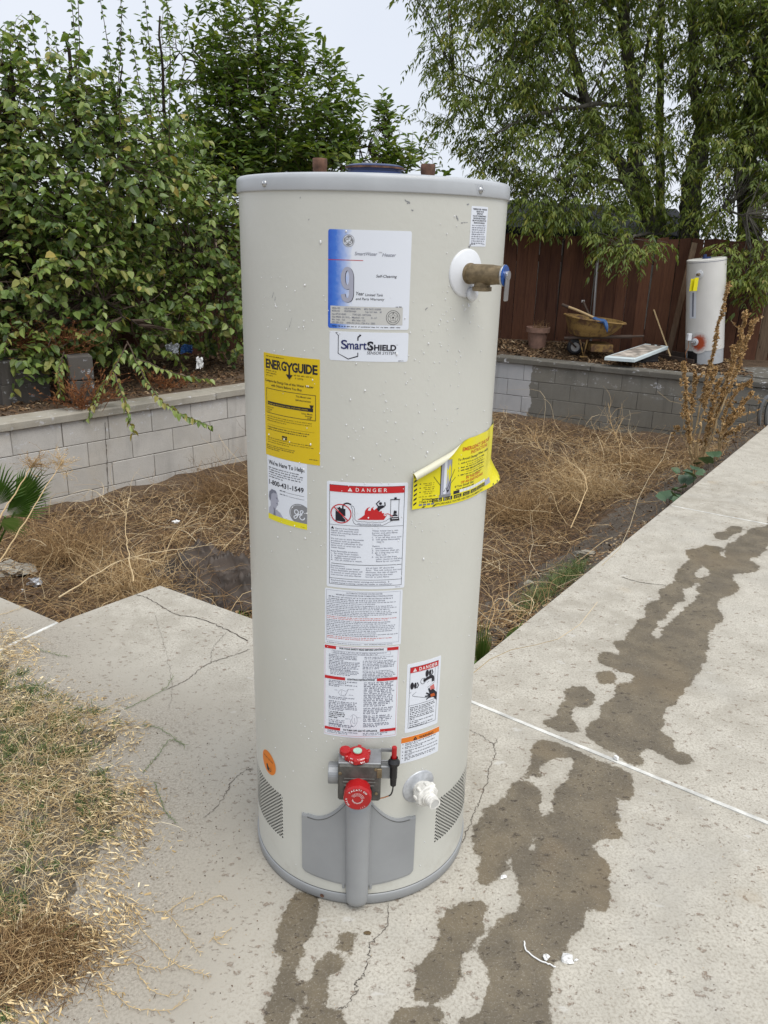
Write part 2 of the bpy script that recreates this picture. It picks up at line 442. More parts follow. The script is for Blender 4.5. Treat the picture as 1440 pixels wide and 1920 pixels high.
def m_tint(name, stops, rough=0.85):
    k = NT(name); return k.fin(k.ramp(k.attr('tint'), stops), rough, 0, 0.2)
def m_bark(name, a, b):
    k = NT(name); p = k.pos(); n = k.noise(k.map(p, (14, 14, 3)), 2, 6, 0.65); m = k.noise(p, 2.5, 3)
    c = k.mix(k.sstep(n, 0.35, 0.7), a, b); c = k.mix(k.sstep(m, 0.45, 0.7, 0, 0.5), c, tuple(x * 1.6 for x in b)); k.bump(n, 0.02)
    return k.fin(c, 0.9, 0, 0.2)
def m_jacket():
    k = NT('almond_enamel'); p = k.ob(); n = k.noise(p, 90, 3, 0.5); n2 = k.noise(p, 3, 4)
    c = k.mix(k.sstep(n2, 0.35, 0.7), (.545, .545, .497), (.58, .58, .53))
    sc = k.sstep(k.noise(k.map(p, (9, 9, 5)), 3.0, 5, 0.7), 0.70, 0.78, 0, 0.45)
    c = k.mix(sc, c, (.34, .325, .29))
    z = k.sep(p)[2]
    dirt = k.math('MULTIPLY', k.sstep(z, 0.14, 0.02), k.sstep(k.noise(p, 14, 5, 0.7), 0.45, 0.7, 0, 0.35))
    c = k.mix(dirt, c, (.36, .33, .27))
    sm = k.math('MULTIPLY', k.sstep(k.voro(k.map(p, (1, 1, 1.6)), 5.5), 0.055, 0.02), k.sstep(k.noise(p, 40, 4, 0.7), 0.5, 0.6))
    c = k.mix(k.math('MULTIPLY', sm, 0.8), c, (.10, .095, .09))
    k.bump(n, 0.0006, 0.55); return k.fin(c, 0.34, 0, 0.45)
def m_yellow_metal():
    k = NT('rusty_yellow_paint'); p = k.pos(); n = k.noise(p, 9, 6, 0.7); m = k.noise(p, 40, 4)
    c = k.mix(k.sstep(n, 0.45, 0.62), (.27, .17, .055), (.11, .06, .032)); c = k.mix(k.sstep(m, 0.55, 0.7, 0, 0.6), c, (.07, .04, .025))
    return k.fin(c, 0.7, 0, 0.3)

M = {}
M['concrete'] = m_concrete()
M['soil'] = m_soil('yard_soil', (.085, .058, .040), (.155, .108, .072))
M['bank'] = m_soil('grey_dirt', (.105, .085, .068), (.175, .148, .12), 9)
M['thatch'] = m_soil('thatch', (.135, .115, .09), (.25, .22, .175), 16)
_A = (1.16, 8.50)
M['blockL'] = m_block('pale_block', (.56, .535, .495))
M['blockR'] = m_block('grey_block', (.22, .21, .185), ((1.16, 8.5), (.8873, -.4612), 0.72))
M['mortar'] = plain('mortar', (.17, .155, .135), 0.95, bump=0.002)
M['mortarR'] = plain('dark_mortar', (.115, .11, .10), 0.95, bump=0.002)
M['capL'] = m_block('cap_concrete', (.36, .335, .285))
M['capR'] = m_block('damp_cap_concrete', (.145, .137, .12))
M['fence'] = m_fence()
M['rail'] = plain('weathered_rail', (.06, .04, .03), 0.9, bump=0.003)
M['mulberry'] = m_leaf('mulberry_leaf', [(0.0, (.022, .050, .016)), (0.35, (.105, .190, .034)), (0.7, (.27, .37, .07)), (0.88, (.42, .48, .14)), (0.95, (.42, .37, .09)), (1.0, (.55, .38, .08))], 0.4, 0.34)
M['citrus'] = m_leaf('citrus_leaf', [(0.0, (.026, .062, .010)), (0.5, (.11, .20, .022)), (0.85, (.25, .34, .04)), (1.0, (.30, .32, .05))], 0.4, 0.35)
M['ash'] = m_leaf('ash_leaf', [(0.0, (.040, .072, .016)), (0.45, (.155, .215, .028)), (0.8, (.29, .34, .048)), (0.95, (.38, .35, .07)), (1.0, (.32, .18, .05))], 0.55, 0.42)
M['palm'] = m_leaf('palm_leaf', [(0.0, (.035, .10, .02)), (0.6, (.15, .27, .05)), (1.0, (.36, .38, .14))], 0.4, 0.3)
M['mallow'] = m_leaf('mallow_leaf', [(0.0, (.025, .055, .03)), (0.6, (.06, .115, .055)), (1.0, (.12, .19, .10))], 0.5, 0.1)
M['grass'] = m_leaf('grass_blade', [(0.0, (.05, .10, .025)), (0.5, (.12, .19, .05)), (1.0, (.30, .30, .12))], 0.6, 0.2)
M['straw'] = m_tint('dry_straw', [(0.0, (.12, .085, .045)), (0.3, (.36, .25, .12)), (0.7, (.68, .53, .29)), (1.0, (.84, .73, .50))])
M['weed'] = m_tint('dead_weed', [(0.0, (.07, .04, .022)), (0.35, (.20, .120, .058)), (0.65, (.42, .28, .135)), (0.85, (.62, .47, .27)), (1.0, (.74, .62, .42))])
M['litter'] = m_tint('fallen_leaf', [(0.0, (.05, .03, .02)), (0.4, (.15, .09, .05)), (0.75, (.30, .20, .11)), (1.0, (.50, .40, .27))])
M['seed'] = m_tint('seed_head', [(0.0, (.20, .115, .045)), (0.5, (.46, .29, .125)), (1.0, (.66, .48, .26))])
M['rust_leaf'] = m_tint('rust_leaf', [(0.0, (.10, .035, .015)), (0.6, (.24, .10, .04)), (1.0, (.36, .20, .08))])
M['bark_ash'] = m_bark('grey_bark', (.055, .050, .042), (.12, .112, .095))
M['bark_dark'] = m_bark('dark_bark', (.022, .017, .013), (.055, .043, .033))
M['twig'] = plain('twig', (.075, .05, .035), 0.85)
M['jacket'] = m_jacket()
M['cap_metal'] = plain('grey_cap_enamel', (.42, .44, .46), 0.32, 0.0, 0.05, 12)
M['cover'] = plain('grey_cover_enamel', (.295, .305, .313), 0.42, 0.0, 0.05, 9)
M['black'] = plain('black_plastic', (.012, .012, .014), 0.4)
M['dark'] = plain('void_shade', (.006, .006, .006), 0.9)
M['rustpipe'] = plain('rusty_nipple', (.105, .052, .032), 0.85, 0.0, 0.5, 60, 0.001)
M['bluecap'] = plain('blue_cap', (.02, .04, .13), 0.35)
M['brass'] = plain('cast_brass', (.19, .145, .085), 0.55, 0.5, 0.25, 120, 0.0006)
M['whiteplastic'] = plain('white_plastic', (.70, .72, .75), 0.4, var=0.03)
M['offwhite'] = plain('grubby_white_plastic', (.70, .69, .65), 0.5, var=0.2, scale=60)
M['flange'] = plain('galvanised_flange', (.50, .52, .55), 0.4, 0.3, 0.2, 50)
M['blue'] = plain('blue_foil', (.02, .085, .33), 0.25, 0.4)
M['steel'] = plain('steel', (.45, .46, .47), 0.3, 0.9)
M['castgrey'] = plain('cast_zinc', (.10, .098, .09), 0.55, 0.45, 0.25, 70, 0.0008)
M['castlight'] = plain('machined_zinc', (.27, .28, .29), 0.45, 0.5, 0.15, 40)
M['red'] = plain('red_plastic', (.38, .008, .010), 0.3, var=0.04)
M['mint'] = plain('mint_insert', (.33, .50, .40), 0.4)
M['copper'] = plain('copper_tube', (.45, .19, .08), 0.35, 0.8)
M['paper'] = ink('white_label', (.70, .735, .80), 0.33)
M['paperg'] = ink('grey_panel', (.52, .52, .50), 0.4)
M['yellow'] = ink('yellow_label', (.66, .47, .008), 0.35)
M['yellow2'] = ink('lemon_label', (.74, .66, .012), 0.30)
M['orange'] = ink('orange_ink', (.70, .195, .018), 0.4)
M['redink'] = ink('red_ink', (.50, .016, .02), 0.4)
M['redsoft'] = ink('soft_red_ink', (.56, .15, .14), 0.4)
M['blackink'] = ink('black_ink', (.012, .012, .02), 0.4)
M['navy'] = ink('navy_ink', (.012, .018, .11), 0.4)
M['greyink'] = ink('grey_ink', (.22, .225, .24), 0.35)
M['softink'] = ink('small_print_ink', (.17, .18, .23), 0.5)
M['softyellow'] = ink('small_print_on_yellow', (.16, .115, .01), 0.5)
M['whiteink'] = ink('white_ink', (.78, .78, .78), 0.4)
M['pink'] = ink('pink_border_ink', (.62, .33, .33), 0.4)
M['brownred'] = ink('red_brown_ink', (.48, .09, .012), 0.4)
M['backing'] = ink('label_backing', (.66, .64, .50), 0.5)
M['silver'] = ink('silver_ink', (.36, .37, .45), 0.3)
M['foam'] = plain('white_foam', (.78, .78, .77), 0.8, bump=0.003)
M['strip'] = plain('white_joint_strip', (.58, .575, .54), 0.6, var=0.28, scale=18)
M['crack'] = plain('crack_shade', (.085, .07, .055), 0.95)  # brown-black colour stands in for the shade down inside a crack
M['yellowmetal'] = m_yellow_metal()
M['wood'] = plain('tool_handle_wood', (.38, .27, .14), 0.7)
M['terracotta'] = plain('faded_terracotta', (.23, .135, .10), 0.85, var=0.2, scale=14)
M['board'] = plain('blue_white_board', (.58, .66, .68), 0.5, var=0.06, scale=7)
M['tread'] = plain('worn_tread', (.36, .32, .28), 0.9, var=0.5, scale=9)
M['tarp'] = plain('dull_black_plastic', (.050, .036, .027), 0.62, var=0.4, scale=8)
M['bluetrash'] = plain('blue_plastic', (.03, .09, .24), 0.35)
M['blockD'] = m_block('dark_block', (.12, .11, .10))
M['shed'] = plain('dark_shed_roof', (.012, .014, .018), 0.95)
M['shedwall'] = plain('pale_shed_wall', (.50, .50, .48), 0.8)
M['chrome'] = plain('dull_rail_steel', (.16, .165, .17), 0.35, 0.7)
M['tank2'] = plain('white_enamel', (.66, .65, .62), 0.35, var=0.03, scale=5)
k = NT('rust_bloom'); r_ = k.attr('tint')
M['rustbloom'] = k.fin(k.mix(k.sstep(k.math('ADD', r_, k.math('MULTIPLY', k.math('SUBTRACT', k.noise(k.pos(), 40, 4), .5), .5)), 0.95, 0.45), (.60, .59, .57), (.36, .055, .012)), 0.6)
k = NT('blue_fade_label'); u_ = k.attr('tint')
wv = k.math('ADD', u_, k.math('MULTIPLY', k.math('SUBTRACT', k.noise(k.ob(), 120, 3), .5), .10))
M['bluefade'] = k.fin(k.ramp(wv, [(0.0, (.02, .10, .52)), (0.09, (.05, .17, .60)), (0.20, (.33, .44, .74)), (0.30, (.70, .735, .80)), (1.0, (.70, .735, .80))]), 0.33)
k = NT('white_glint_drop'); M['drop'] = k.fin((.82, .83, .84), 0.08, 0, 0.8); k.b.inputs['Transmission Weight'].default_value = 0.15; k.b.inputs['IOR'].default_value = 1.33  # white base colour stands in for the bright highlights on the drops
# ------------------------------------------------------------ layout of the yard (metres, water heater stands at the origin)
SLAB = np.array([(-3.99, 2.81), (-1.162, 1.021), (-.881, 1.367), (.25, .64), (4.60, 6.82), (9.5, 6.3), (9.5, -3.5), (-4.6, -3.5), (-4.6, 2.9)])
CORNER = np.array([1.16, 8.50])
DL = np.array([.671, .741]); NL = np.array([.741, -.671])       # left wall: direction, side facing the sunken bed
DR = np.array([.8873, -.4612]); NR = np.array([-.4612, -.8873])
PIT = np.array([(-3.99, 2.81), (-1.162, 1.021), (-.881, 1.367), (.25, .64), (4.54, 6.74), (1.16, 8.5)])
RE0, RE1 = np.array([.25, .64]), np.array([4.54, 6.74])
def zpit(P):
    P = np.asarray(P)[:, :2]
    dR = seg_dist(P, RE0, RE1); dF = np.minimum(seg_dist(P, (-3.99, 2.81), (-1.162, 1.021)), np.minimum(seg_dist(P, (-.881, 1.367), (.25, .64)), seg_dist(P, (-1.162, 1.021), (-.881, 1.367))))
    dW = np.minimum(seg_dist(P, (-3.99, 2.81), CORNER), seg_dist(P, CORNER, (4.54, 6.74)))
    z = -0.80 + 0.62 * np.exp(-(dR / 0.62) ** 2) + 0.30 * np.exp(-(dF / 0.7) ** 2) + 0.07 * vnoise(P, 1.1, 3) + 0.03 * vnoise(P, 5, 5)
    z += 0.08 * np.exp(-(dW / 0.35) ** 2); z = np.minimum(z, -0.17)
    return z
def zyard(P):
    """terraces behind the walls; litter heaped against the fence"""
    P = np.asarray(P)[:, :2]; df = np.minimum(seg_dist(P, (-.55, 9.5), (3.2, 8.98)), 9)
    return 0.0 + 0.13 * np.exp(-(df / 0.45) ** 2) * (P[:, 0] < 2.9) + 0.012 * vnoise(P, 3, 9)

# ground: one sheet, fine near by and coarse out to the horizon
def axis_(lo, hi, step, far):
    a = list(np.arange(lo, hi + step / 2, step)); s = step; x = hi
    while x < far: s *= 1.35; x += s; a.append(x)
    s = step; x = lo; b = []
    while x > -far: s *= 1.35; x -= s; b.append(x)
    return np.array(b[::-1] + a)
gx, gy = axis_(-5.2, 8.0, 0.07, 500), axis_(-0.6, 10.6, 0.07, 500)
X, Y = np.meshgrid(gx, gy, indexing='ij'); P = np.stack([X.ravel(), Y.ravel()], 1)
sp_ = sdist(P, PIT); ss_ = sdist(P, SLAB)
Z = np.where(sp_ < 0.125, zpit(P), np.where(ss_ < 0.1, -0.18, zyard(P)))
Z = np.where((sp_ >= 0.125) & (sp_ < 0.24), np.minimum(Z, -0.12), Z)
nx, ny = len(gx), len(gy); I = np.arange(nx * ny).reshape(nx, ny)
F = np.stack([I[:-1, :-1], I[1:, :-1], I[1:, 1:], I[:-1, 1:]], -1).reshape(-1, 4)
C_ = P[F].mean(1); bank = (seg_dist(C_, RE0, RE1) + 0.12 * vnoise(C_, 3, 4) < 0.85) & (sdist(C_, PIT) < 0.1)
o = obj('ground', [(np.column_stack([P, Z]), F[~bank]), (np.column_stack([P, Z]), F[bank], 1)], [M['soil'], M['bank']], smooth=True)
tag(o, kind='structure')

# ------------------------------------------------------------ concrete slabs with wet streaks
def zm(x0, y0, k, pts): return [(x0 + a / k, y0 + b / k) for a, b in pts]
Z1 = lambda p: zm(1040, 940, 3.6, p)
Z2 = lambda p: zm(860, 1340, 3.31, p)
Z3 = lambda p: zm(460, 1660, 3.0, p)
WA = Z1([(1430,165),(1310,185),(1290,220),(1240,240),(1220,270),(1160,285),(1150,330),(1140,350),(1170,390),(1100,350),(1145,310),(1020,292),(960,318),(885,325),(890,370),(915,385),(870,425),(820,470),(810,540),(750,575),(695,600),(715,660),(610,690),(615,750),(610,780),(575,790),(540,830),(520,870),(485,885),(470,940),(395,940),(400,980),(440,1010),(445,1040),(345,1012),(290,1030),(290,1080),(350,1115),(450,1150),(530,1170),(520,1220),(430,1230),(400,1270),(405,1320),(310,1370),(300,1470),(240,1490),(205,1560),(220,1600),(330,1670),(400,1700),(450,1740),(540,1790),(600,1780),(600,1740),(570,1710),(590,1660),(680,1690),(750,1730),(850,1780),(930,1775),(940,1750),(900,1700),(805,1670),(805,1600),(700,1550),(740,1520),(735,1470),(755,1400),(820,1370),(840,1320),(880,1290),(880,1250),(920,1245),(940,1180),(1000,1140),(985,1110),(1030,1080),(1020,1030),(1040,990),(1040,880),(1085,860),(1090,830),(1140,815),(1130,760),(1100,720),(1110,660),(1200,630),(1245,600),(1245,565),(1210,540),(1200,490),(1280,490),(1380,470),(1380,430),(1320,400),(1320,380),(1385,380),(1385,360),(1430,330),(1440,290),(1700,260),(1800,120),(1600,100),(1440,100)])
HOLES = [Z1([(1000,430),(945,490),(970,520),(1050,500),(1040,470)]), Z1([(965,545),(920,580),(865,590),(870,640),(890,665),(820,690),(780,740),(740,800),(690,800),(700,850),(650,885),(680,930),(715,920),(720,870),(770,820),(860,745),(880,715),(950,670),(950,640),(1010,630),(950,610),(955,580),(1000,565)]),
         Z2([(480,735),(420,830),(465,850),(470,780)])]
WETS = [WA, Z1([(1180,165),(1265,170),(1260,210),(1200,222),(1170,260),(1110,260),(1070,240),(1080,210),(1150,205)]), Z1([(345,1140),(415,1165),(420,1200),(405,1235),(300,1235),(285,1190),(272,1160)]),
        Z1([(60,1275),(110,1250),(200,1245),(270,1300),(265,1380),(190,1395),(120,1385),(105,1440),(135,1480),(170,1560)]) + Z2([(640,110),(570,85),(525,60),(530,35),(600,10)]) + Z1([(20,1390),(70,1340)]),
        Z2([(530,145),(720,215),(860,280),(1000,330),(1080,380),(1085,440),(1090,495),(1070,530),(990,525),(990,620),(1010,650),(1000,685),(950,690),(1000,710),(1018,745),(1000,775),(900,770),(860,780),(830,830),(870,870),(950,940),(955,985),(920,1010),(930,1060),(955,1130),(940,1200),(890,1222),(800,1205),(780,1260),(760,1310),(730,1370),(680,1410),(680,1460),(620,1520),(590,1570),(565,1640),(585,1720),(560,1800),(585,1870),(585,2060),(-10,2060),(0,1895),(130,1865),(140,1770),(180,1690),(185,1640),(170,1560),(130,1500),(130,1420),(190,1340),(270,1270),(370,1200),(385,1150),(360,1100),(370,1040),(340,970),(325,930),(335,885),(300,890),(305,950),(265,1000),(220,1040),(160,1070),(120,1030),(115,980),(140,900),(95,840),(75,770),(85,710),(140,640),(150,590),(250,540),(310,460),(380,400),(460,420),(510,470),(515,520),(500,560),(520,630),(580,610),(580,530),(600,470),(670,400),(680,370),(720,310),(710,275),(650,262),(590,280),(520,310),(500,350),(515,385),(470,390),(410,380),(450,290),(445,210),(470,170)]),
        Z3([(1180,95),(1340,85),(1360,130),(1330,200),(1345,260),(1300,330),(1230,390),(1215,520),(1180,590),(1130,630),(1120,660),(980,660),(945,600),(945,520),(980,440),(1060,350),(1085,270),(1080,210),(1110,170)]),
        Z3([(870,685),(1000,672),(1110,680),(1120,900),(800,900),(820,740)]),
        Z3([(290,20),(420,60),(410,170),(385,220),(380,300),(320,325),(345,370),(300,430),(280,505),(315,520),(315,590),(290,670),(305,690),(250,710),(230,900),(90,900),(110,700),(160,600),(165,500),(210,430),(165,390),(175,320),(180,240),(205,170),(255,90)]),
        Z3([(470,375),(540,390),(555,440),(520,490),(460,500),(465,640),(450,690),(520,695),(570,770),(560,920),(280,920),(300,730),(345,660),(340,560),(390,470),(410,400)]),
        Z3([(570,262),(610,265),(620,310),(600,380),(570,380),(520,365),(515,310),(540,270)])]
def to_g(pl): return np.array([at(x, y)[:2] for x, y in pl])
WETG = [to_g(p) for p in WETS]; HOLEG = [to_g(p) for p in HOLES]
GRASS = to_g([(-260, 1150), (40, 1190), (75, 1225), (60, 1275), (110, 1300), (225, 1345), (290, 1365), (270, 1400), (225, 1430), (285, 1480), (300, 1530), (265, 1600), (235, 1660), (280, 1730), (235, 1800), (150, 1860), (90, 1930), (60, 2060), (-420, 2060), (-700, 1500)])
def wet_field(P):
    d = np.full(len(P), 9.0)
    for w in WETG:
        lo, hi = w.min(0) - .1, w.max(0) + .1; m = ((P > lo) & (P < hi)).all(1)
        if m.any(): d[m] = np.minimum(d[m], sdist(P[m], w))
    for h in HOLEG: d = np.maximum(d, -sdist(P, h))
    return np.clip(d, -0.3, 0.3)
def half(poly, n, c, keep):
    """clip polygon by n.x >= c (keep=1) or <= c"""
    out = []
    for i in range(len(poly)):
        a, b = poly[i - 1], poly[i]; da, db = keep * (a @ n - c), keep * (b @ n - c)
        if da * db < 0: out.append(a + (b - a) * da / (da - db))
        if db >= 0: out.append(b)
    return np.array(out)
def slab(name, poly, cuts=True):
    bm = bmesh.new(); top = bm.faces.new([bm.verts.new((p[0], p[1], 0)) for p in poly])
    if top.normal.z < 0: top.normal_flip()
    if cuts:
        for ax, lo, hi, st, fl, fh in ((0, -1.9, 3.6, .03, -.5, 1.5), (1, -.75, 5.3, .035, -.75, 1.3)):
            for v in np.concatenate([np.arange(lo, fl, st), np.arange(fl, fh, .0165), np.arange(fh, hi, st)]):
                no = [0, 0, 0]; no[ax] = 1; co = [0, 0, 0]; co[ax] = v
                bmesh.ops.bisect_plane(bm, geom=bm.verts[:] + bm.edges[:] + bm.faces[:], plane_co=co, plane_no=no)
    V = np.array([v.co[:] for v in bm.verts]); bm.verts.index_update(); Fs = [[v.index for v in f.verts] for f in bm.faces]; bm.free()
    # arris: sides with a small worn round-over
    n = len(poly); c0 = poly.mean(0); side = []
    rings = [(0, 0.0), (0.004, -0.004), (0.004, -0.125)]
    e = np.roll(poly, -1, 0) - poly; nrm = unit(np.stack([e[:, 1], -e[:, 0]], 1)); area = 0.5 * np.sum(poly[:, 0] * np.roll(poly[:, 1], -1) - np.roll(poly[:, 0], -1) * poly[:, 1])
    if area < 0: nrm = -nrm
    vn = unit(nrm + np.roll(nrm, 1, 0)); SV = []
    for off, z in rings: SV.append(np.column_stack([poly + vn * off, np.full(n, z)]))
    SV = np.concatenate(SV); SF = [[k * n + i, k * n + (i + 1) % n, (k + 1) * n + (i + 1) % n, (k + 1) * n + i] for k in range(2) for i in range(n)]
    A = np.concatenate([V, SV]); wet = wet_field(A[:, :2]); d = sdist(A[:, :2], GRASS)
    dust = np.clip(1.0 - d / 0.42, 0, 1) * .9
    dust = np.maximum(dust, 0.45 * np.clip(1 - seg_dist(A[:, :2], (-.45, -.6), (-.35, .3)) / .4, 0, 1))
    o = obj(name, [(V, Fs), (SV, SF)], M['concrete'], attrs={'wet': wet, 'dust': dust})
    return tag(o, kind='structure')
# joints between the pours
j1a, j1b = np.array([.323, .567]), np.array([1.035, .041]); jd = unit(j1b - j1a); jn = np.array([-jd[1], jd[0]]); jc = j1a @ jn
j2 = at(1258, 948)[:2]; j2b = at(1440, 983)[:2]; j2d = unit(j2b - j2); j2n = np.array([-j2d[1], j2d[0]]); j2c = j2 @ j2n
j3a, j3b = np.array([-1.162, 1.021]), np.array([-1.243, .869]); j3d = unit(j3b - j3a); j3n = np.array([-j3d[1], j3d[0]]); j3c = j3a @ j3n
G_ = 0.0055
main = half(SLAB, jn, jc - G_, -1)
slab('near_slab', half(main, j3n, j3c + G_, 1) if ((np.zeros(2) @ j3n) > j3c) else half(main, j3n, j3c - G_, -1))
slab('left_slab', half(main, j3n, j3c - G_, -1) if ((np.zeros(2) @ j3n) > j3c) else half(main, j3n, j3c + G_, 1))
up = half(SLAB, jn, jc + G_, 1)
up = up if up[:, 0].max() > 3 else half(SLAB, jn, jc + G_, 1)
upR = half(up, np.array([1.0, 0.0]), 0.0, 1)
slab('right_slab', half(upR, j2n, j2c - G_, -1)); slab('far_slab', half(upR, j2n, j2c + G_, 1))
def strip(name, a, b, w, z):
    a = np.append(a, z); b = np.append(b, z); n = 40; t = np.linspace(0, 1, n)[:, None]; Pm = a + (b - a) * t
    d = unit(b - a); s = np.array([-d[1], d[0], 0]); w_ = w / 2 * (1 + 0.10 * np.array([vnoise(np.array([[x * 9, 1.0]]), 1, 2)[0] for x in np.linspace(0, 6, n)]))[:, None]
    zz = 0.0006 * rng.normal(0, 1, (n, 1)) * np.array([0, 0, 1.0])
    V = np.concatenate([Pm - s * w_ - [0, 0, .03], Pm - s * w_ + zz, Pm + s * w_ + zz, Pm + s * w_ - [0, 0, .03]])
    Fq = [[k * n + i, k * n + i + 1, (k + 1) * n + i + 1, (k + 1) * n + i] for k in range(3) for i in range(n - 1)]
    return tag(obj(name, [(V, Fq)], M['strip']), kind='structure')
strip('joint_strip', j1a - jd * 0.05, j1a + jd * 5.0, 0.0125, 0.0035)
strip('joint_strip', j2 + j2d * 0.004, j2 + j2d * 5, 0.011, 0.001)
strip('joint_strip', j3a + j3d * 0.006, j3a + j3d * 1.6, 0.0125, 0.0035)
# cracks: ragged dark ribbons on the slab, crack shade put in their colour
def crack(name, pts, w=0.0022, jit=0.0035, n=60):
    g = np.array([at(x, y)[:2] for x, y in pts]); Q = smooth_path(np.column_stack([g, np.zeros(len(g))]), n)[:, :2]
    Q[1:-1] += rng.normal(0, jit, (n - 2, 2)) * 0.6; T = unit(np.gradient(Q, axis=0)); s = np.stack([-T[:, 1], T[:, 0]], 1)
    ww = w / 2 * rng.uniform(0.35, 1.3, (n, 1)); ww[0] = ww[-1] = 0.0001
    V = np.concatenate([np.column_stack([Q - s * ww, np.full(n, .0016)]), np.column_stack([Q + s * ww, np.full(n, .0016)])])
    return tag(obj(name, [(V, np.array([[i, i + 1, n + i + 1, n + i] for i in range(n - 1)]))], M['crack']), kind='structure')
crack('crack', [(255,1115),(275,1121),(300,1135),(330,1152),(365,1158),(400,1170),(435,1185),(465,1203)], 0.0042)
crack('crack', [(310,1295),(350,1275),(375,1255),(395,1243),(420,1235),(470,1218)], 0.0026)
crack('crack', [(395,1243),(400,1215),(425,1185)], 0.0012)
crack('crack', [(475,1442),(460,1445),(435,1465),(428,1480),(420,1495),(400,1520),(380,1535)], 0.0018)
crack('crack', Z2([(240,150),(220,190),(225,250),(190,330),(180,400),(140,510),(100,600),(70,680),(45,745),(20,800)]), 0.0018, n=90)
crack('crack', Z2([(220,190),(180,160),(120,120),(60,95)]), 0.0012)
crack('crack', Z3([(805,100),(800,220),(740,290),(700,340),(690,430),(660,510),(620,550),(620,600),(570,680),(520,700)]), 0.0018, n=90)
crack('crack', [(1165,1082),(1200,1092),(1250,1098)], 0.004)
crack('crack', [(318,1330),(322,1280),(305,1200),(290,1150)], 0.0008)

# ------------------------------------------------------------ block retaining walls (every block an object)
def block_mesh(name, L, mt, seed):
    r = np.random.default_rng(seed); V, Fc = box((0, 0, 0), (L - .005, .19, .1945), bev=0.003)
    V = V + r.normal(0, .0009, V.shape); return mesh_from(name, [(V, Fc)], mt)
def retaining(label, A, D, N, lo, hi, mt, mortar, cap, nc, ph, cat_loc):
    root = thing('retaining_wall', (A[0] + D[0] * (lo + hi) / 2, A[1] + D[1] * (lo + hi) / 2, -.9), label, 'wall')
    ang = math.atan2(D[1], D[0]); meshes = [block_mesh('block', .4, mt, s) for s in range(4)]; hm = block_mesh('block', .2, mt, 9)
    face = -.03                                     # block face stands back from the cap's front edge
    mid = A + D * (lo + hi) / 2 + N * (face - .005 - .09)
    obj('mortar_core', [box((mid[0], mid[1], -.065 - nc * .1), (hi - lo, .18, nc * .2), ang)], mortar, root)
    for c in range(nc):
        z = -.065 - .1 - c * .2; s = lo + (0 if (c + ph) % 2 else .2)
        if s > lo + .1:
            p = A + D * (lo + .1) + N * (face - .095); inst('block', hm, root, (p[0], p[1], z), (0, 0, ang))
        while s + .2 < hi:
            full = s + .4 <= hi + .01; me = random.choice(meshes) if full else hm; h = .2 if full else .1
            p = A + D * (s + h) + N * (face - .095 + random.uniform(-.0025, .0025))
            inst('block', me, root, (p[0], p[1], z), (random.uniform(-.004, .004), random.uniform(-.003, .003), ang + (PI if random.random() < .5 else 0)))
            s += .4 if full else .2
    s = lo
    while s < hi - .05:
        L = min(1.22, hi - s); Vc, Fc = box((0, 0, 0), (L - .005, .25, .066), bev=.008)
        n_ = len(Vc); me = mesh_from('cap_stone', [(Vc + np.random.default_rng(int(s * 10) + 500).normal(0, .0012, Vc.shape), Fc)], cap)
        p = A + D * (s + L / 2) + N * (-.125); inst('cap_stone', me, root, (p[0], p[1], -.033 + random.uniform(-.002, .002)), (0, random.uniform(-.002, .002), ang)); s += L
    return root
retaining('pale grey concrete block retaining wall on the left with a smooth concrete cap and leaves overhanging', CORNER, DL, NL, -7.66, -0.03, M['blockL'], M['mortar'], M['capL'], 5, 0, 0)
retaining('dark grey concrete block retaining wall on the right with a patch of old white paint', CORNER, DR, NR, 0.22, 6.3, M['blockR'], M['mortarR'], M['capR'], 5, 1, 0)
# settlement crack running down the left wall's joints
_c = [(197, 792), (199, 830), (200, 850), (201, 880), (203, 905), (202, 935), (204, 962)]
def on_left(px, py):
    d = ray(px, py); o_ = CORNER + NL * -.026; t = ((o_ - CAM[:2]) @ NL) / (d[:2] @ NL); return CAM + t * d
_q = smooth_path([on_left(*p) for p in _c], 40, .0015); _w = .0035 * rng.uniform(.3, 1.2, 40)[:, None] * np.append(DL, 0)
tag(obj('wall_crack', [(np.concatenate([_q - _w, _q + _w]), np.array([[i, i + 1, 41 + i, 40 + i] for i in range(39)]))], M['crack']), kind='structure')
# paved strip behind the right wall
def flat(name, poly, z, th, mt, kind='structure'):
    n = len(poly); V = np.concatenate([np.column_stack([poly, np.full(n, z)]), np.column_stack([poly, np.full(n, z - th)])])
    o = obj(name, [(V, [list(range(n)), list(range(n, 2 * n))[::-1]] + [[i, (i + 1) % n, n + (i + 1) % n, n + i] for i in range(n)])], mt)
    return tag(o, kind=kind)
pv = lambda s, b: CORNER + DR * s - NR * b
flat('paved_strip', np.array([pv(2.75, .252), pv(6.6, .252), pv(6.6, 1.6), pv(3.2, 1.15), pv(2.9, .8)]), .012, .05, M['capR'])

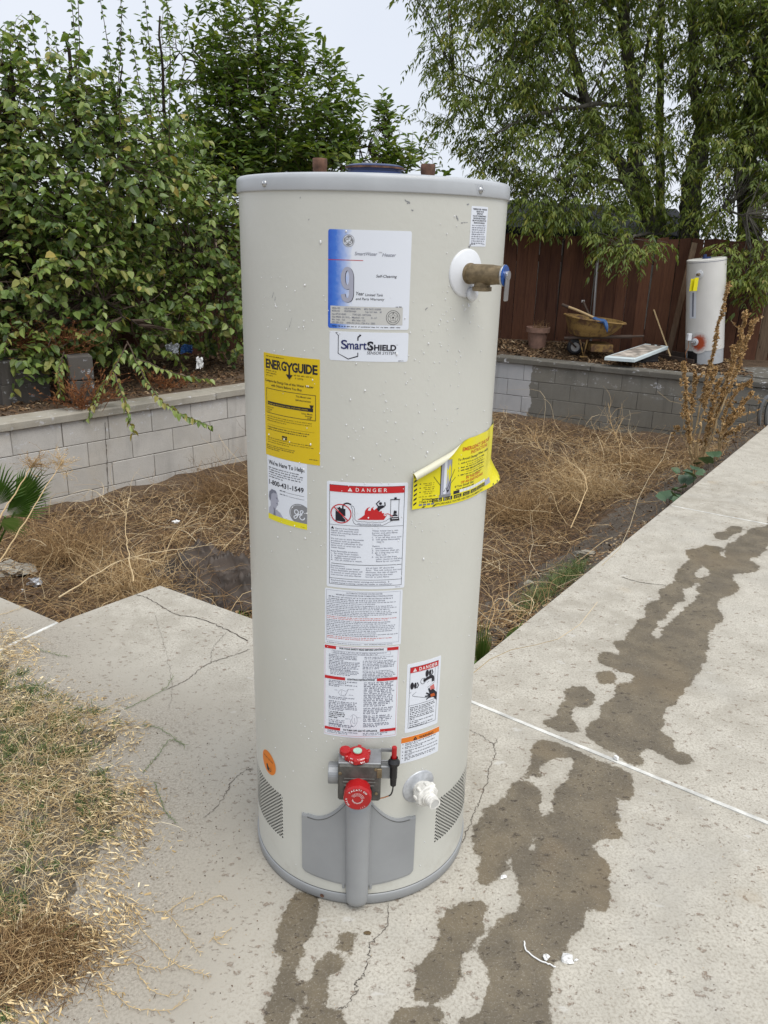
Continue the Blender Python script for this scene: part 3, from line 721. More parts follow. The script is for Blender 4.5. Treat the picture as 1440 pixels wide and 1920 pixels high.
# ------------------------------------------------------------ wooden fences
def board_mesh(seed, h, w=.138):
    r = np.random.default_rng(seed); V, Fc = box((0, 0, h / 2), (w, .017, h), bev=.003)
    V = V.copy(); top = V[:, 2] > h * .9; V[top, 2] += r.normal(0, .004) + V[top, 0] * r.normal(0, .04)
    V[:, 0] += r.normal(0, .002, len(V)); return mesh_from('fence_board', [(V, Fc)], M['fence'])
def fence(label, a, b, h, zb, seed):
    a, b = np.array(a), np.array(b); d = unit(b - a); L = np.linalg.norm(b - a); ang = math.atan2(d[1], d[0]); m = (a + b) / 2
    root = thing('wooden_fence', (m[0], m[1], zb), label, 'fence'); ms = [board_mesh(seed + i, h + random.uniform(-.012, .012)) for i in range(7)]
    s = 0.07; nrm = np.array([-d[1], d[0]])
    while s < L:
        p = a + d * s + nrm * random.uniform(-.003, .003)
        inst('fence_board', random.choice(ms), root, (p[0], p[1], zb), (random.uniform(-.008, .008), random.gauss(0, .006), ang + random.gauss(0, .012) + (PI if random.random() < .5 else 0))); s += .141 + random.uniform(0, .004)
    for z in (.3, h - .28):
        q = m + nrm * .032; obj('rail', [box((q[0], q[1], zb + z), (L, .038, .085), ang)], M['rail'], root)
    s = .6
    while s < L:
        q = a + d * s + nrm * .09; obj('post', [box((q[0], q[1], zb + (h - .05) / 2), (.09, .09, h - .05), ang, .004)], M['rail'], root); s += 2.3
    return root
fence('dark red stained vertical board fence behind the wheelbarrow and the right terrace', (-.58, 9.53), (8.6, 8.22), 1.47, -.02, 11)
fence('dark red stained vertical board fence hidden behind the leafy trees on the left', (-6.9, 2.9), (-.62, 9.62), 1.47, -.02, 41)

# shed with a dark roof beyond the fence
rt = thing('garden_shed', (2.6, 12.2, 0), 'low dark roofed shed standing beyond the board fence', 'shed')
obj('wall', [box((2.6, 12.2, .7), (3.6, 2.2, 1.4))], M['shedwall'], rt)
Vr = np.array([[.6, 10.9, 1.60], [4.6, 10.9, 1.50], [4.7, 12.3, 1.93], [.5, 12.3, 2.03], [.6, 13.6, 1.45], [4.6, 13.6, 1.40]])
Vr2 = Vr - [0, 0, .09]
obj('roof', [(np.concatenate([Vr, Vr2]), [[0, 1, 2, 3], [3, 2, 5, 4], [6, 9, 8, 7], [9, 10, 11, 8], [0, 6, 7, 1], [4, 5, 11, 10], [0, 3, 9, 6], [3, 4, 10, 9], [1, 7, 8, 2], [2, 8, 11, 5]])], M['shed'], rt)
for i in range(5):
    x = .95 + i * .8; obj('roof_batten', [tube([(x, 10.9, 1.615 - .025 * i), (x + .01, 12.3, 2.04 - .025 * i)], .018, 6)], M['shed'], rt)
# half hidden block pier behind the left wall
pr = aty(150, 700, 4.95); rp = thing('block_pier', (pr[0], pr[1], 0), 'short grey concrete block pier half buried under the leaves on the left', 'pier')
bmP = block_mesh('block', .4, M['blockD'], 77)
for i in range(2): obj('block', [box((pr[0], pr[1], .10 + .2 * i), (.19, .19, .192), .5, .005)], M['blockD'], rp)
pl = aty(40, 715, 4.7); rp2 = thing('block_pier', (pl[0], pl[1], 0), 'low dark stack of concrete blocks at the left edge above the left wall cap', 'pier')
for i in range(2): inst('block', bmP, rp2, (pl[0] - .12, pl[1] + .25 + .02 * i, .06 + .195 * i), (0, 0, .8))
# ------------------------------------------------------------ the big water heater
RB, HB = .251, 1.487
heater = thing('water_heater', (0, 0, 0), 'tall almond coloured gas water heater covered in labels, standing on the concrete in the foreground', 'water heater')
def cyl(a, z, r=RB):
    a = np.asarray(a, float); return np.stack([r * np.sin(a), -r * np.cos(a), np.broadcast_to(z, a.shape)], -1)
# jacket: an angular grid with two window openings for the perforated vents
VA0, VA1, VZ0, VZ1 = R_(42.0), R_(97.0), .1165, .232
ths = sorted(set([round(x, 6) for x in np.linspace(-PI, PI, 257)[:-1]] + [round(s * x, 6) for s in (-1, 1) for x in (VA0, VA1)]))
zs = [.028, .06, VZ0, VZ1, .45, .8, 1.1, 1.3, 1.458]
n = len(ths); V = np.concatenate([cyl(np.array(ths), z) for z in zs]); F = []
for k in range(len(zs) - 1):
    for i in range(n):
        j = (i + 1) % n; mth = abs((ths[i] + (ths[j] if j else PI)) / 2)
        if zs[k] >= VZ0 - 1e-6 and zs[k + 1] <= VZ1 + 1e-6 and VA0 - 1e-5 < mth < VA1 + 1e-5: continue
        F.append([k * n + i, k * n + j, (k + 1) * n + j, (k + 1) * n + i])
obj('jacket', [(V, np.array(F))], M['jacket'], heater, smooth=True)
for sg in (-1, 1):
    cw, chh = .0044, .0088 / 2; nc_ = int((VA1 - VA0) * RB / cw); nr = int((VZ1 - VZ0) / .0044); VV, FF = [], []
    da, dz = (VA1 - VA0) / nc_, (VZ1 - VZ0) / nr
    ring = [(math.cos(PI / 8 + PI / 4 * i), math.sin(PI / 8 + PI / 4 * i)) for i in range(8)]
    for i in range(nc_):
        for k in range(nr):
            a0, z0 = VA0 + i * da, VZ0 + k * dz; ac, zc = a0 + da / 2, z0 + dz / 2
            sq = [(a0 + da, z0 + dz * .5), (a0 + da, z0 + dz), (a0 + da / 2, z0 + dz), (a0, z0 + dz), (a0, z0 + dz / 2), (a0, z0), (a0 + da / 2, z0), (a0 + da, z0)]
            if (i + k) % 2:
                VV += [(sg * a_, z_) for a_, z_ in (sq[7], sq[1], sq[3], sq[5])]; b0 = len(VV) - 4; FF.append([b0, b0 + 1, b0 + 2, b0 + 3]); continue
            b0 = len(VV); VV += [(sg * a_, z_) for a_, z_ in sq]
            VV += [(sg * (ac + .0029 / RB * math.cos(PI / 4 * q)), zc + .0027 * math.sin(PI / 4 * q)) for q in range(8)]
            for q in range(8): FF.append([b0 + q, b0 + (q + 1) % 8, b0 + 8 + (q + 1) % 8, b0 + 8 + q])
    VV = np.array(VV); o = obj('vent_grille', [(cyl(VV[:, 0], VV[:, 1]), FF)], M['jacket'], heater)
    A = np.linspace(VA0 - .02, VA1 + .02, 40) * sg; Vb = np.concatenate([cyl(A, VZ0 - .004, RB - .006), cyl(A, VZ1 + .004, RB - .006)])
    obj('dark_vent_backing', [(Vb, [[i, i + 1, 41 + i, 40 + i] for i in range(39)])], M['dark'], heater)  # near-black sheet stands in for the unlit space behind the vent holes
# top pan and bottom ring
tc_ = obj('top_cap', [lathe([(.2505, 1.4535), (.2540, 1.4535), (.2545, 1.4555), (.2545, 1.4720), (.2535, 1.4775), (.2500, 1.4805), (.240, 1.4818), (0.0001, 1.482)], 256)], M['cap_metal'], heater, smooth=True)
obj('base_ring', [lathe([(.0001, .004), (.235, .006), (.2490, 0.0012), (.2515, .0035), (.2535, .0055), (.2540, .026), (.2530, .0285), (.2500, .029)], 256)], M['cover'], heater, smooth=True)
obj('painted_gap_shade', [lathe([(.2516, .0292), (.2516, .0305)], 256)], M['black'], heater)  # black band paints the shade where the jacket meets the base ring
def dome_screw(a, z, r=.0045, mt='steel', R0=RB):
    d = cyl(np.array([a]), 0.0, 1.0)[0]; c = cyl(np.array([a]), z, R0)[0]
    return [lathe([(r * 1.25, 0), (r * 1.2, .0012), (r, .0022), (r * .55, .0036), (.0001, .0040)], 14, c, d), (box(c + d * .0042, (.0012, .0012, r * 1.2), a)[0], box((0, 0, 0), (1, 1, 1))[1])]
obj('screw', dome_screw(R_(-44.5), 1.4645, R0=.2545), M['steel'], heater, smooth=True)
obj('screw', dome_screw(R_(45.9), 1.4635, R0=.2545), M['steel'], heater, smooth=True)
obj('screw_hole', [lathe([(.0048, .0008), (.0001, .0008)], 14, cyl(np.array([R_(-17.6)]), .0135, .2540)[0], cyl(np.array([R_(-17.6)]), 0., 1.)[0])], M['rustpipe'], heater)
# scratches of black on the rim
sc_ = []
for k in range(5):
    a0 = 42.5 + k * .9; sc_.append((np.concatenate([cyl(R_(1) * np.linspace(a0, a0 + 2.2, 6), np.linspace(1.473, 1.4555 + .002 * k, 6), .2548), cyl(R_(1) * np.linspace(a0, a0 + 2.2, 6), np.linspace(1.4725, 1.4550 + .002 * k, 6), .2548)]), [[i, i + 1, 7 + i, 6 + i] for i in range(5)]))
obj('scratch', sc_, M['softink'], heater)
# nipples and the flue collar on top
for x in (-.1015, .1005):
    h = 1.5205 if x < 0 else 1.5155
    obj('pipe_nipple', [lathe([(.013, 1.484), (.013, h - .016), (.0137, h - .015), (.0137, h - .001), (.0127, h), (.0105, h), (.0105, h - .03)], 24, (x, 0, 0))], M['rustpipe'], heater, smooth=True)
fc = obj('flue_collar', [lathe([(.0535, 1.486), (.0535, 1.4985), (.0500, 1.499), (.0500, 1.5030), (.0545, 1.5035), (.0545, 1.5085), (.047, 1.511), (.0001, 1.511)], 48, (.001, 0, 0))], M['bluecap'], heater, smooth=False)
obj('collar_rust', [lathe([(.0546, 1.4870), (.0546, 1.4935)], 48, (.001, 0, 0)), lathe([(.0556, 1.5036), (.0556, 1.507)], 48, (.001, 0, 0))], M['rustpipe'], fc)

# ------------------------------------------------------------ printed labels
_fc = {}
def glyphs(s, shear=0.0, bold=0.0):
    key = (s, shear, bold)
    if key in _fc: return _fc[key]
    cu = bpy.data.curves.new('t', 'FONT'); cu.body = s; cu.size = 1; cu.shear = shear; cu.offset = bold; cu.resolution_u = 2 if len(s) > 14 else 4; cu.fill_mode = 'FRONT'
    ob_ = bpy.data.objects.new('t', cu); COL.objects.link(ob_); dg = bpy.context.evaluated_depsgraph_get(); me = bpy.data.meshes.new_from_object(ob_.evaluated_get(dg))
    V = np.array([v.co[:2] for v in me.vertices]).reshape(-1, 2); Fc = [list(p.vertices) for p in me.polygons]
    bpy.data.objects.remove(ob_); bpy.data.curves.remove(cu); bpy.data.meshes.remove(me); _fc[key] = (V, Fc); return V, Fc
CAPH = None
class Ink:
    """flat print on a label: unit coordinates, u right, v down, mapped on the real surface"""
    def __init__(s, fmap): s.f = fmap; s.d = {}
    def add(s, V, Fc, mt, lay=1):
        if len(V): s.d.setdefault(mt, []).append((s.f(np.asarray(V, float), lay), Fc))
    def rect(s, x0, y0, x1, y1, mt, lay=1, nx=None):
        n_ = nx or max(1, int(abs(x1 - x0) / s.step) + 1); xs = np.linspace(x0, x1, n_ + 1)
        V = np.concatenate([np.column_stack([xs, np.full(n_ + 1, y0)]), np.column_stack([xs, np.full(n_ + 1, y1)])])
        s.add(V, np.array([[i, i + 1, n_ + 2 + i, n_ + 1 + i] for i in range(n_)]), mt, lay)
    step = 6.0
    def frame(s, x0, y0, x1, y1, w, mt, lay=1):
        s.rect(x0, y0, x1, y0 + w, mt, lay); s.rect(x0, y1 - w, x1, y1, mt, lay); s.rect(x0, y0, x0 + w, y1, mt, lay); s.rect(x1 - w, y0, x1, y1, mt, lay)
    def poly(s, pts, mt, lay=1):
        q = np.array(pts, float); lo_, hi_ = q[:, 0].min(), q[:, 0].max()
        if hi_ - lo_ > s.step * 1.3:
            m_ = int((hi_ - lo_) / s.step) + 1; e_ = np.array([1.0, 0])
            for i in range(m_):
                a_, b_ = lo_ + (hi_ - lo_) * i / m_, lo_ + (hi_ - lo_) * (i + 1) / m_; w_ = half(half(q, e_, a_, 1), e_, b_, -1)
                if len(w_) > 2:
                    t = tessellate_polygon([[Vector((p[0], p[1], 0)) for p in w_]]); s.add(w_, [list(r) for r in t], mt, lay)
            return
        t = tessellate_polygon([[Vector((p[0], p[1], 0)) for p in pts]]); s.add(pts, [list(q) for q in t], mt, lay)
    def disc(s, x, y, r, mt, lay=1, n=20, r2=None):
        A = np.linspace(0, 2 * PI, n, endpoint=False); ry = r2 or r; s.poly([(x + r * math.cos(a), y + ry * math.sin(a)) for a in A], mt, lay)
    def ring(s, x, y, r, w, mt, lay=1, n=32, a0=0, a1=2 * PI):
        A = np.linspace(a0, a1, n + 1); V = np.concatenate([np.column_stack([x + r * np.cos(A), y + r * np.sin(A)]), np.column_stack([x + (r - w) * np.cos(A), y + (r - w) * np.sin(A)])])
        s.add(V, np.array([[i, i + 1, n + 2 + i, n + 1 + i] for i in range(n)]), mt, lay)
    def line(s, pts, w, mt, lay=1, smooth=0):
        P_ = np.asarray(pts, float)
        if smooth: P_ = smooth_path(P_, smooth)
        T = unit(np.gradient(P_, axis=0)); q = np.stack([-T[:, 1], T[:, 0]], 1) * np.broadcast_to(np.asarray(w) / 2, (len(P_),))[:, None]; n_ = len(P_)
        s.add(np.concatenate([P_ - q, P_ + q]), np.array([[i, i + 1, n_ + i + 1, n_ + i] for i in range(n_ - 1)]), mt, lay)
    def text(s, t, x, y, h, mt, w=None, shear=0.0, bold=0.0, lay=1, align='l', ang=0.0):
        """x,y: left end of the baseline; h cap height; w forces the width"""
        global CAPH
        if CAPH is None: CAPH = glyphs('H')[0][:, 1].max()
        V, Fc = glyphs(t, shear, bold)
        if not len(V): return
        k = h / CAPH; V = V * k; V = V - [V[:, 0].min(), 0]; W = V[:, 0].max()
        if w: V = V * [w / W, 1]; W = w
        V = V * [1, -1]
        if align == 'c': V = V - [W / 2, 0]
        if align == 'r': V = V - [W, 0]
        if ang: V = V @ rot2(ang).T
        s.add(V + [x, y], Fc, mt, lay)
    def arc_text(s, t, cx, cy, r, a_mid, dch, h, mt, lay=1, bold=0.0):
        """letters standing outward on a circle, clockwise; angles in degrees from up"""
        for i, ch in enumerate(t):
            if ch == ' ': continue
            a = R_(a_mid + (i - (len(t) - 1) / 2) * dch); s.text(ch, cx + r * math.sin(a) - h * .3 * math.cos(a), cy - r * math.cos(a) - h * .3 * math.sin(a), h, mt, bold=bold, lay=lay, ang=a)
    def small(s, x0, x1, y, h, mt, end=1.0, lay=1, wl=2.6):
        """a line of print too small to read: word-length strokes"""
        x = x0; e = x0 + (x1 - x0) * end
        while x < e - .3:
            L = min(random.uniform(.5, 1.6) * wl, e - x); q = x; g_ = h * .30
            while q < x + L - h * .3:
                lw = h * random.choice((.28, .5, .55, .6)); t_ = random.choice((1.0, .78, .78, .8, 1.08)); k_ = random.random()
                s.rect(q, y - h * t_, q + lw, y - h * (t_ - .42 if k_ < .3 else 0), mt, lay, 1)
                if k_ < .3: s.rect(q, y - h * .25, q + lw * .6, y, mt, lay, 1)
                q += lw + g_ * .55
            x += L + wl * random.uniform(.22, .36)
    def para(s, x0, x1, y, dy, n, h, mt, last=.6, wl=2.6, lay=1):
        for i in range(n): s.small(x0, x1, y + i * dy, h, mt, last if i == n - 1 else random.uniform(.88, 1.0), lay, wl)
        return y + n * dy
    def build(s, parent, name='lettering', label=None):
        mts = list(s.d); ch = [(V, Fc, mts.index(m)) for m in mts for V, Fc in s.d[m]]
        return tag(obj(name, ch, [M[m] for m in mts], parent), label)
def label_patch(name, a0, a1, zt, zb, UW, mt, lab, corner=2.0, tint=False, lift=.00035, vh=None):
    """paper label on the jacket; returns (part, Ink, height in units)"""
    mpu = RB * R_(a1 - a0) / UW; UH = vh or (zt - zb) / mpu; vpu = (zt - zb) / UH
    def fmap(V, lay): return cyl(R_(a0) + R_(a1 - a0) * V[:, 0] / UW, zt - V[:, 1] * vpu, RB + lift + .00028 * lay)
    n_ = max(12, int(a1 - a0) * 2); xs = np.linspace(0, UW, n_ + 1)
    xs = np.array(sorted(set(list(xs) + [corner * .3, corner * .7, corner, UW - corner, UW - corner * .7, UW - corner * .3])))
    def inset(x):
        e = min(x, UW - x)
        return 0 if e >= corner or corner <= 0 else corner - math.sqrt(max(0, corner ** 2 - (corner - e) ** 2))
    tp = np.array([[x, inset(x)] for x in xs]); bt = np.array([[x, UH - inset(x)] for x in xs]); m = len(xs)
    A = fmap(np.concatenate([tp, bt]), 0); B = A * np.array([RB / (RB + lift), RB / (RB + lift), 1]) ; B[:, :2] *= .999
    Fc = [[i, i + 1, m + i + 1, m + i] for i in range(m - 1)]
    Fc += [[i, 2 * m + i, 2 * m + i + 1, i + 1] for i in range(m - 1)] + [[m + i, m + i + 1, 3 * m + i + 1, 3 * m + i] for i in range(m - 1)] + [[0, m, 3 * m, 2 * m], [m - 1, 3 * m - 1, 4 * m - 1, 2 * m - 1]]
    at_ = {'tint': np.tile(np.concatenate([xs, xs]) / UW, 2)} if tint else None
    p = obj(name, [(np.concatenate([A, B]), Fc)], M[mt], heater, attrs=at_); tag(p, lab)
    I_ = Ink(fmap); I_.step = UW / ((a1 - a0) / 2.0); return p, I_, UH
def logo(I, x, y, r, mt, bg, lay=1):
    """round monogram: ring with a disc holding two looping script letters"""
    I.disc(x, y, r, mt, lay, 36); I.ring(x, y, r * .93, r * .07, bg, lay + 1, 36)
    for q in range(4):
        a = q * PI / 2 + .5; I.line([(x + r * .80 * math.cos(a + t_), y + r * .80 * math.sin(a + t_)) for t_ in np.linspace(0, .95, 6)], np.array([.02, .06, .09, .09, .06, .02]) * r, bg, lay + 1)
    w = r * .11
    g = [(-.08, -.30), (-.22, -.44), (-.42, -.36), (-.44, -.12), (-.28, .02), (-.10, -.12), (-.06, -.34), (-.10, 0), (-.22, .32), (-.42, .48), (-.52, .34), (-.36, .16), (-.10, .06), (.06, -.04)]
    e = [(.06, -.04), (.24, -.16), (.38, -.36), (.30, -.48), (.14, -.40), (.12, -.18), (.28, -.06), (.12, .06), (.06, .28), (.22, .46), (.44, .40), (.52, .20), (.40, .12), (.34, .24)]
    for L in (g, e): I.line([(x + a * r, y + b * r) for a, b in L], w, bg, lay + 1, 40)
def tri_alert(I, x, y, h, fg, bg, lay=2):
    I.poly([(x - h * .58, y), (x + h * .58, y), (x, y - h)], fg, lay); I.rect(x - h * .05, y - h * .62, x + h * .05, y - h * .28, bg, lay + 1); I.rect(x - h * .05, y - h * .2, x + h * .05, y - h * .1, bg, lay + 1)

# 1 main rating label (units: mm*~0.73, 100 wide)
p_, I, UH = label_patch('rating_label', -15.5, 15.9, 1.3955, 1.2385, 100, 'bluefade', 'white rating label with a blue left edge and a big grey 9', 2.2, tint=True)
def X1(x): return (x - 110) / 11.15
def Y1(y): return (y - 85) / 11.6
logo(I, X1(388), Y1(225) + .3, 7.0, 'greyink', 'paper')
I.text('SmartWater', X1(470), Y1(415), 3.8, 'softink', w=27, shear=.25, bold=.006); I.text('TM', X1(785), Y1(382), 1.6, 'greyink', w=4); I.text('Heater', X1(835), Y1(422), 3.8, 'softink', w=16.5, shear=.25, bold=.006)
I.rect(0, Y1(478), X1(585), Y1(486), 'redink')
def nine(dx, dy, mt, lay):
    x, y, w, h = X1(375) + dx, Y1(570) + dy, 7.7, 41.0
    out = []; inn = []
    for a in np.linspace(0, 2 * PI, 29)[:-1]:
        out.append((x + w * math.cos(a), y + 11.5 + (11.5 if math.sin(a) < 0 else 14.5) * math.sin(a)))
    # ring of the nine
    A = np.linspace(0, 2 * PI, 33); o_ = np.column_stack([x + 7.7 * np.cos(A), y + 13 + 13 * np.sin(A)]); i_ = np.column_stack([x + 2.6 * np.cos(A), y + 12.6 + 8.2 * np.sin(A)])
    I.add(np.concatenate([o_, i_]), np.array([[k_, k_ + 1, 34 + k_, 33 + k_] for k_ in range(32)]), mt, lay)
    I.line([(x + 5.1, y + 12), (x + 5.1, y + 24), (x + 5.0, y + 32), (x + 3.4, y + 37.0), (x, y + 38.4), (x - 3.6, y + 36.6), (x - 5.1, y + 31.5)], 5.2, mt, lay, 26)
nine(.7, .35, 'blackink', 1); nine(0, 0, 'silver', 2)
I.text('Self-Cleaning', X1(760), Y1(700), 3.0, 'blackink', w=25.0, shear=.2, bold=.006)
I.text('Year', X1(495), Y1(945), 3.9, 'blackink', w=9.8, shear=.18, bold=.008); I.text('Limited Tank', X1(620), Y1(953), 2.9, 'blackink', w=21.5, shear=.18, bold=.006)
I.text('and Parts Warranty', X1(493), Y1(1010), 2.8, 'blackink', w=34.5, shear=.18, bold=.006); I.small(X1(1035), X1(1128), Y1(1100), 1.1, 'blackink', 1, 1, 3.2)
I.rect(X1(145), Y1(1100), X1(1135), Y1(1345), 'paperg', 1)
for y, L in ((1130, (('SERIAL NO.', 168, 285), ('GELN', 340, 405), ('1002612976', 415, 560), ('MFG. DATE', 610, 735), ('10/2003', 750, 835))), (1167, (('MODEL NO.', 168, 280), ('PG50T09AVH00', 342, 500), ('Cap. U.S. Gals.', 625, 790), ('50', 820, 845))), (1210, (('Input BTUH 40,000', 168, 365), ('TYPE GAS - NATURAL', 452, 705))),
             (1250, (('Gas PRESS. IN. W.C. - Manifold - 4.0', 168, 610), ('N - 0.7', 705, 785))), (1287, (('Max. Inlet - 10.5', 168, 350), ('Min. Inlet - 5.0', 450, 625))), (1325, (('REC.GPH 32.9', 168, 325), ('ANSI Z21.10.1a - CSA 4.1a - 2002', 370, 760)))):
    for t, a, b in L: I.text(t, X1(a), Y1(y) + 1.0, 1.9, 'softink', w=(b - a) / 11.15, bold=.01, lay=2)
I.ring(X1(1003), Y1(1240), 8.6, .45, 'blackink', 2); I.ring(X1(1003), Y1(1240), 6.4, .4, 'blackink', 2)
st = [(X1(1003) + (6 if q % 2 == 0 else 2.6) * math.sin(q * PI / 5), Y1(1240) - (6 if q % 2 == 0 else 2.6) * math.cos(q * PI / 5)) for q in range(11)]
I.line(st, .35, 'blackink', 2); I.disc(X1(1003), Y1(1240), 1.1, 'blackink', 2, 10)
I.small(X1(165), X1(1115), Y1(1385) , 1.2, 'blackink', 1, 1, 4)
I.build(p_)
# 2 shield label
p_, I, UH = label_patch('brand_label', -14.9, 16.0, 1.2335, 1.1848, 100, 'paper', 'white label with the words Smart Shield beside a shield outline', 2.5)
def X2(x): return (x - 130) / 10.45
def Y2(y): return (y - 1422) / 11.3
I.line([(X2(215), Y2(1440)), (X2(550), Y2(1460))], .6, 'blackink'); I.line([(X2(550), Y2(1460)), (X2(512), Y2(1492)), (X2(510), Y2(1540))], np.array([1.6, 1.8, 1.6]), 'blackink')
I.line([(X2(215), Y2(1440)), (X2(252), Y2(1478)), (X2(250), Y2(1730)), (X2(385), Y2(1802)), (X2(512), Y2(1758)), (X2(512), Y2(1708))], np.array([.5, .9, .9, 1.2, 1.5, 1.3]), 'blackink')
I.text('S', X2(288), Y2(1660), 10.6, 'navy', w=8.0, bold=.012, lay=2); I.text('mart', X2(370), Y2(1660), 10.2, 'navy', w=24.6, bold=.016, lay=2)
I.text('S', X2(632), Y2(1668), 10.2, 'blackink', w=8.0, bold=.035); I.text('HIELD', X2(722), Y2(1668), 6.6, 'blackink', w=28.0, bold=.04); I.text('TM', X2(1012), Y2(1598), 1.0, 'blackink', w=2)
I.text('SENSOR SYSTEM', X2(630), Y2(1726), 3.6, 'blackink', w=36.5, shear=.22, bold=.0); I.small(X2(1050), X2(1120), Y2(1820), 1.0, 'blackink')
I.build(p_)
# 3 yellow energy label
p_, I, UH = label_patch('energy_label', -48.8, -18.9, 1.184, .9945, 100, 'yellow', 'yellow energy label with black lettering and a down arrow', 1.0)
I.small(6, 43, 4.6, 1.2, 'blackink'); 
x = 5.0
for s_, w_ in (('E', 8), ('N', 9), ('E', 7.8), ('R', 8.4), ('G', 10)): I.text(s_, x, 20, 11.5, 'blackink', w=w_ - .5, bold=.035); x += w_ - .1
I.line([(x - .5, 8.6), (x + 4.6, 14.5)], 2.6, 'blackink'); I.line([(x + 9.7, 8.6), (x + 4.6, 14.5)], 2.6, 'blackink'); xa = x + 4.6
I.rect(xa - 1.4, 13.2, xa + 1.4, 27, 'blackink', 2); I.poly([(xa - 6.0, 24.5), (xa + 6.0, 24.5), (xa, 31)], 'blackink', 3); x += 9.3
for s_, w_ in (('G', 9.5), ('U', 8.5), ('I', 3.0), ('D', 9.3), ('E', 7.6)): I.text(s_, x, 20, 11.5, 'blackink', w=w_, bold=.035); x += w_ + .5
I.para(5, 30, 24.4, 3.3, 3, 1.6, 'softyellow', wl=3.5); I.small(60, 90, 25.2, 1.7, 'softyellow', 1, 1, 4); I.text('F 12976', 62, 29.5, 2.2, 'blackink', w=13)
I.text('Compare the Energy Use of this Water Heater', 3, 39, 3.2, 'blackink', w=88, bold=.012); I.text('with Others Before You Buy.', 16.5, 44.6, 3.2, 'blackink', w=57, bold=.012)
I.frame(5, 48, 94, 83, .7, 'blackink'); I.text('This Model Uses', 63, 53.5, 2.2, 'blackink', w=24, bold=.01); I.text('268 therms/year', 62, 58.5, 2.2, 'blackink', w=25, bold=.01)
I.poly([(84.5, 62), (91, 62), (87.8, 69)], 'blackink', 2); I.rect(8, 66.2, 90, 71.2, 'blackink'); I.text('Energy use (therms/year) range of all similar models', 10, 69.7, 1.9, 'yellow', w=72, lay=2)
I.text('Uses Least', 8, 75.2, 1.9, 'blackink', w=13); I.text('Energy', 8, 78.2, 1.9, 'blackink', w=9); I.text('239', 8, 81.2, 1.9, 'blackink', w=5); I.text('Uses Most', 72, 75.6, 1.9, 'blackink', w=17, bold=.01); I.text('Energy', 78, 78.6, 1.9, 'blackink', w=11, bold=.01); I.text('268', 81, 81.6, 1.9, 'blackink', w=6, bold=.01)
I.para(6, 93, 88, 3.1, 3, 1.3, 'softyellow', .45); I.rect(6, 99.2, 92, 99.5, 'softyellow'); I.para(6, 88, 103.5, 3.1, 2, 1.5, 'blackink', .9); I.rect(37, 111.2, 46.5, 116.5, 'blackink'); I.text('$271', 38.2, 115.3, 2.6, 'yellow', w=7, lay=2)
I.para(6, 93, 119, 3.1, 3, 1.3, 'softyellow', .5, 3); I.para(3, 60, 130, 2.6, 3, 1.2, 'blackink', .5); I.small(84, 98, 138, 1.2, 'blackink'); I.build(p_)
# 4 help label
p_, I, UH = label_patch('help_label', -47.9, -24.9, .9935, .8665, 100, 'paper', 'white help line label with a telephone number and a yellow foot', .8, vh=152)
I.text("We're Here To Help!", 5, 19, 9.4, 'blackink', w=90, bold=.02); I.para(5, 94, 27.5, 5.4, 5, 2.4, 'blackink', .45, 6)
I.text('1-800-431-1549', 5, 66, 10.5, 'blackink', w=88, bold=.022)
I.small(36, 50, 75, 2.2, 'blackink', 1, 1, 6); I.rect(52, 74.4, 94, 75, 'blackink'); I.small(36, 56, 83, 2.2, 'blackink', 1, 1, 6); I.rect(58, 82.4, 94, 83, 'blackink')
I.poly([(3, 97), (5, 85), (13, 77), (24, 78), (29, 86), (29.5, 94), (33, 101), (30, 103), (30.5, 110), (26, 115), (24, 122), (36, 128), (44, 138), (2, 138), (3, 124), (8, 118), (8, 108)], 'silver', 1)
I.poly([(3, 97), (5, 85), (13, 77), (24, 78), (28, 84), (18, 84), (11, 89), (9, 102), (6, 106)], 'softink', 2); I.poly([(17, 118), (21, 122), (23, 138), (16, 138), (18, 127)], 'softink', 2); I.poly([(25, 93), (28.5, 94), (29.5, 98), (26, 96)], 'softink', 2); I.poly([(24, 107), (29.5, 106.5), (28, 109)], 'softink', 2)
R__ = 24.0; cx_, cy_ = 84.0, 118.0
A = np.linspace(.62 * PI, 1.74 * PI, 30); pts = [(100, 138), (100, cy_ - math.sqrt(R__ ** 2 - 16 ** 2))] 
cir = [(cx_ + R__ * math.cos(a), cy_ + R__ * math.sin(a)) for a in np.linspace(2 * PI - math.acos(16 / R__), PI - math.asin((-(138 - cy_)) / R__) if False else PI - math.asin((138 - cy_) / R__), 30)]
I.poly(cir + [(100, 138)], 'greyink', 1); I.line([(cx_ + 21.5 * math.cos(a), cy_ + 21.5 * math.sin(a)) for a in np.linspace(PI * .86, PI * 1.55, 20)], .9, 'paper', 2)
sub = Ink(I.f)
for L in ([(-.08, -.30), (-.22, -.44), (-.42, -.36), (-.44, -.12), (-.28, .02), (-.10, -.12), (-.06, -.34), (-.10, 0), (-.22, .32), (-.42, .48), (-.52, .34), (-.36, .16), (-.10, .06), (.06, -.04)], [(.06, -.04), (.24, -.16), (.38, -.36), (.30, -.48), (.14, -.40), (.12, -.18), (.28, -.06), (.12, .06), (.06, .28), (.22, .46), (.44, .40), (.52, .20)]):
    I.line([(cx_ - 1 + a * 23, cy_ + 1 + b * 23) for a, b in L], 2.2, 'paper', 3, 40)
I.rect(0.2, 138, 99.8, UH - .6, 'yellow2', 1); I.small(86, 96, UH - 4, 1.6, 'softyellow'); I.build(p_)
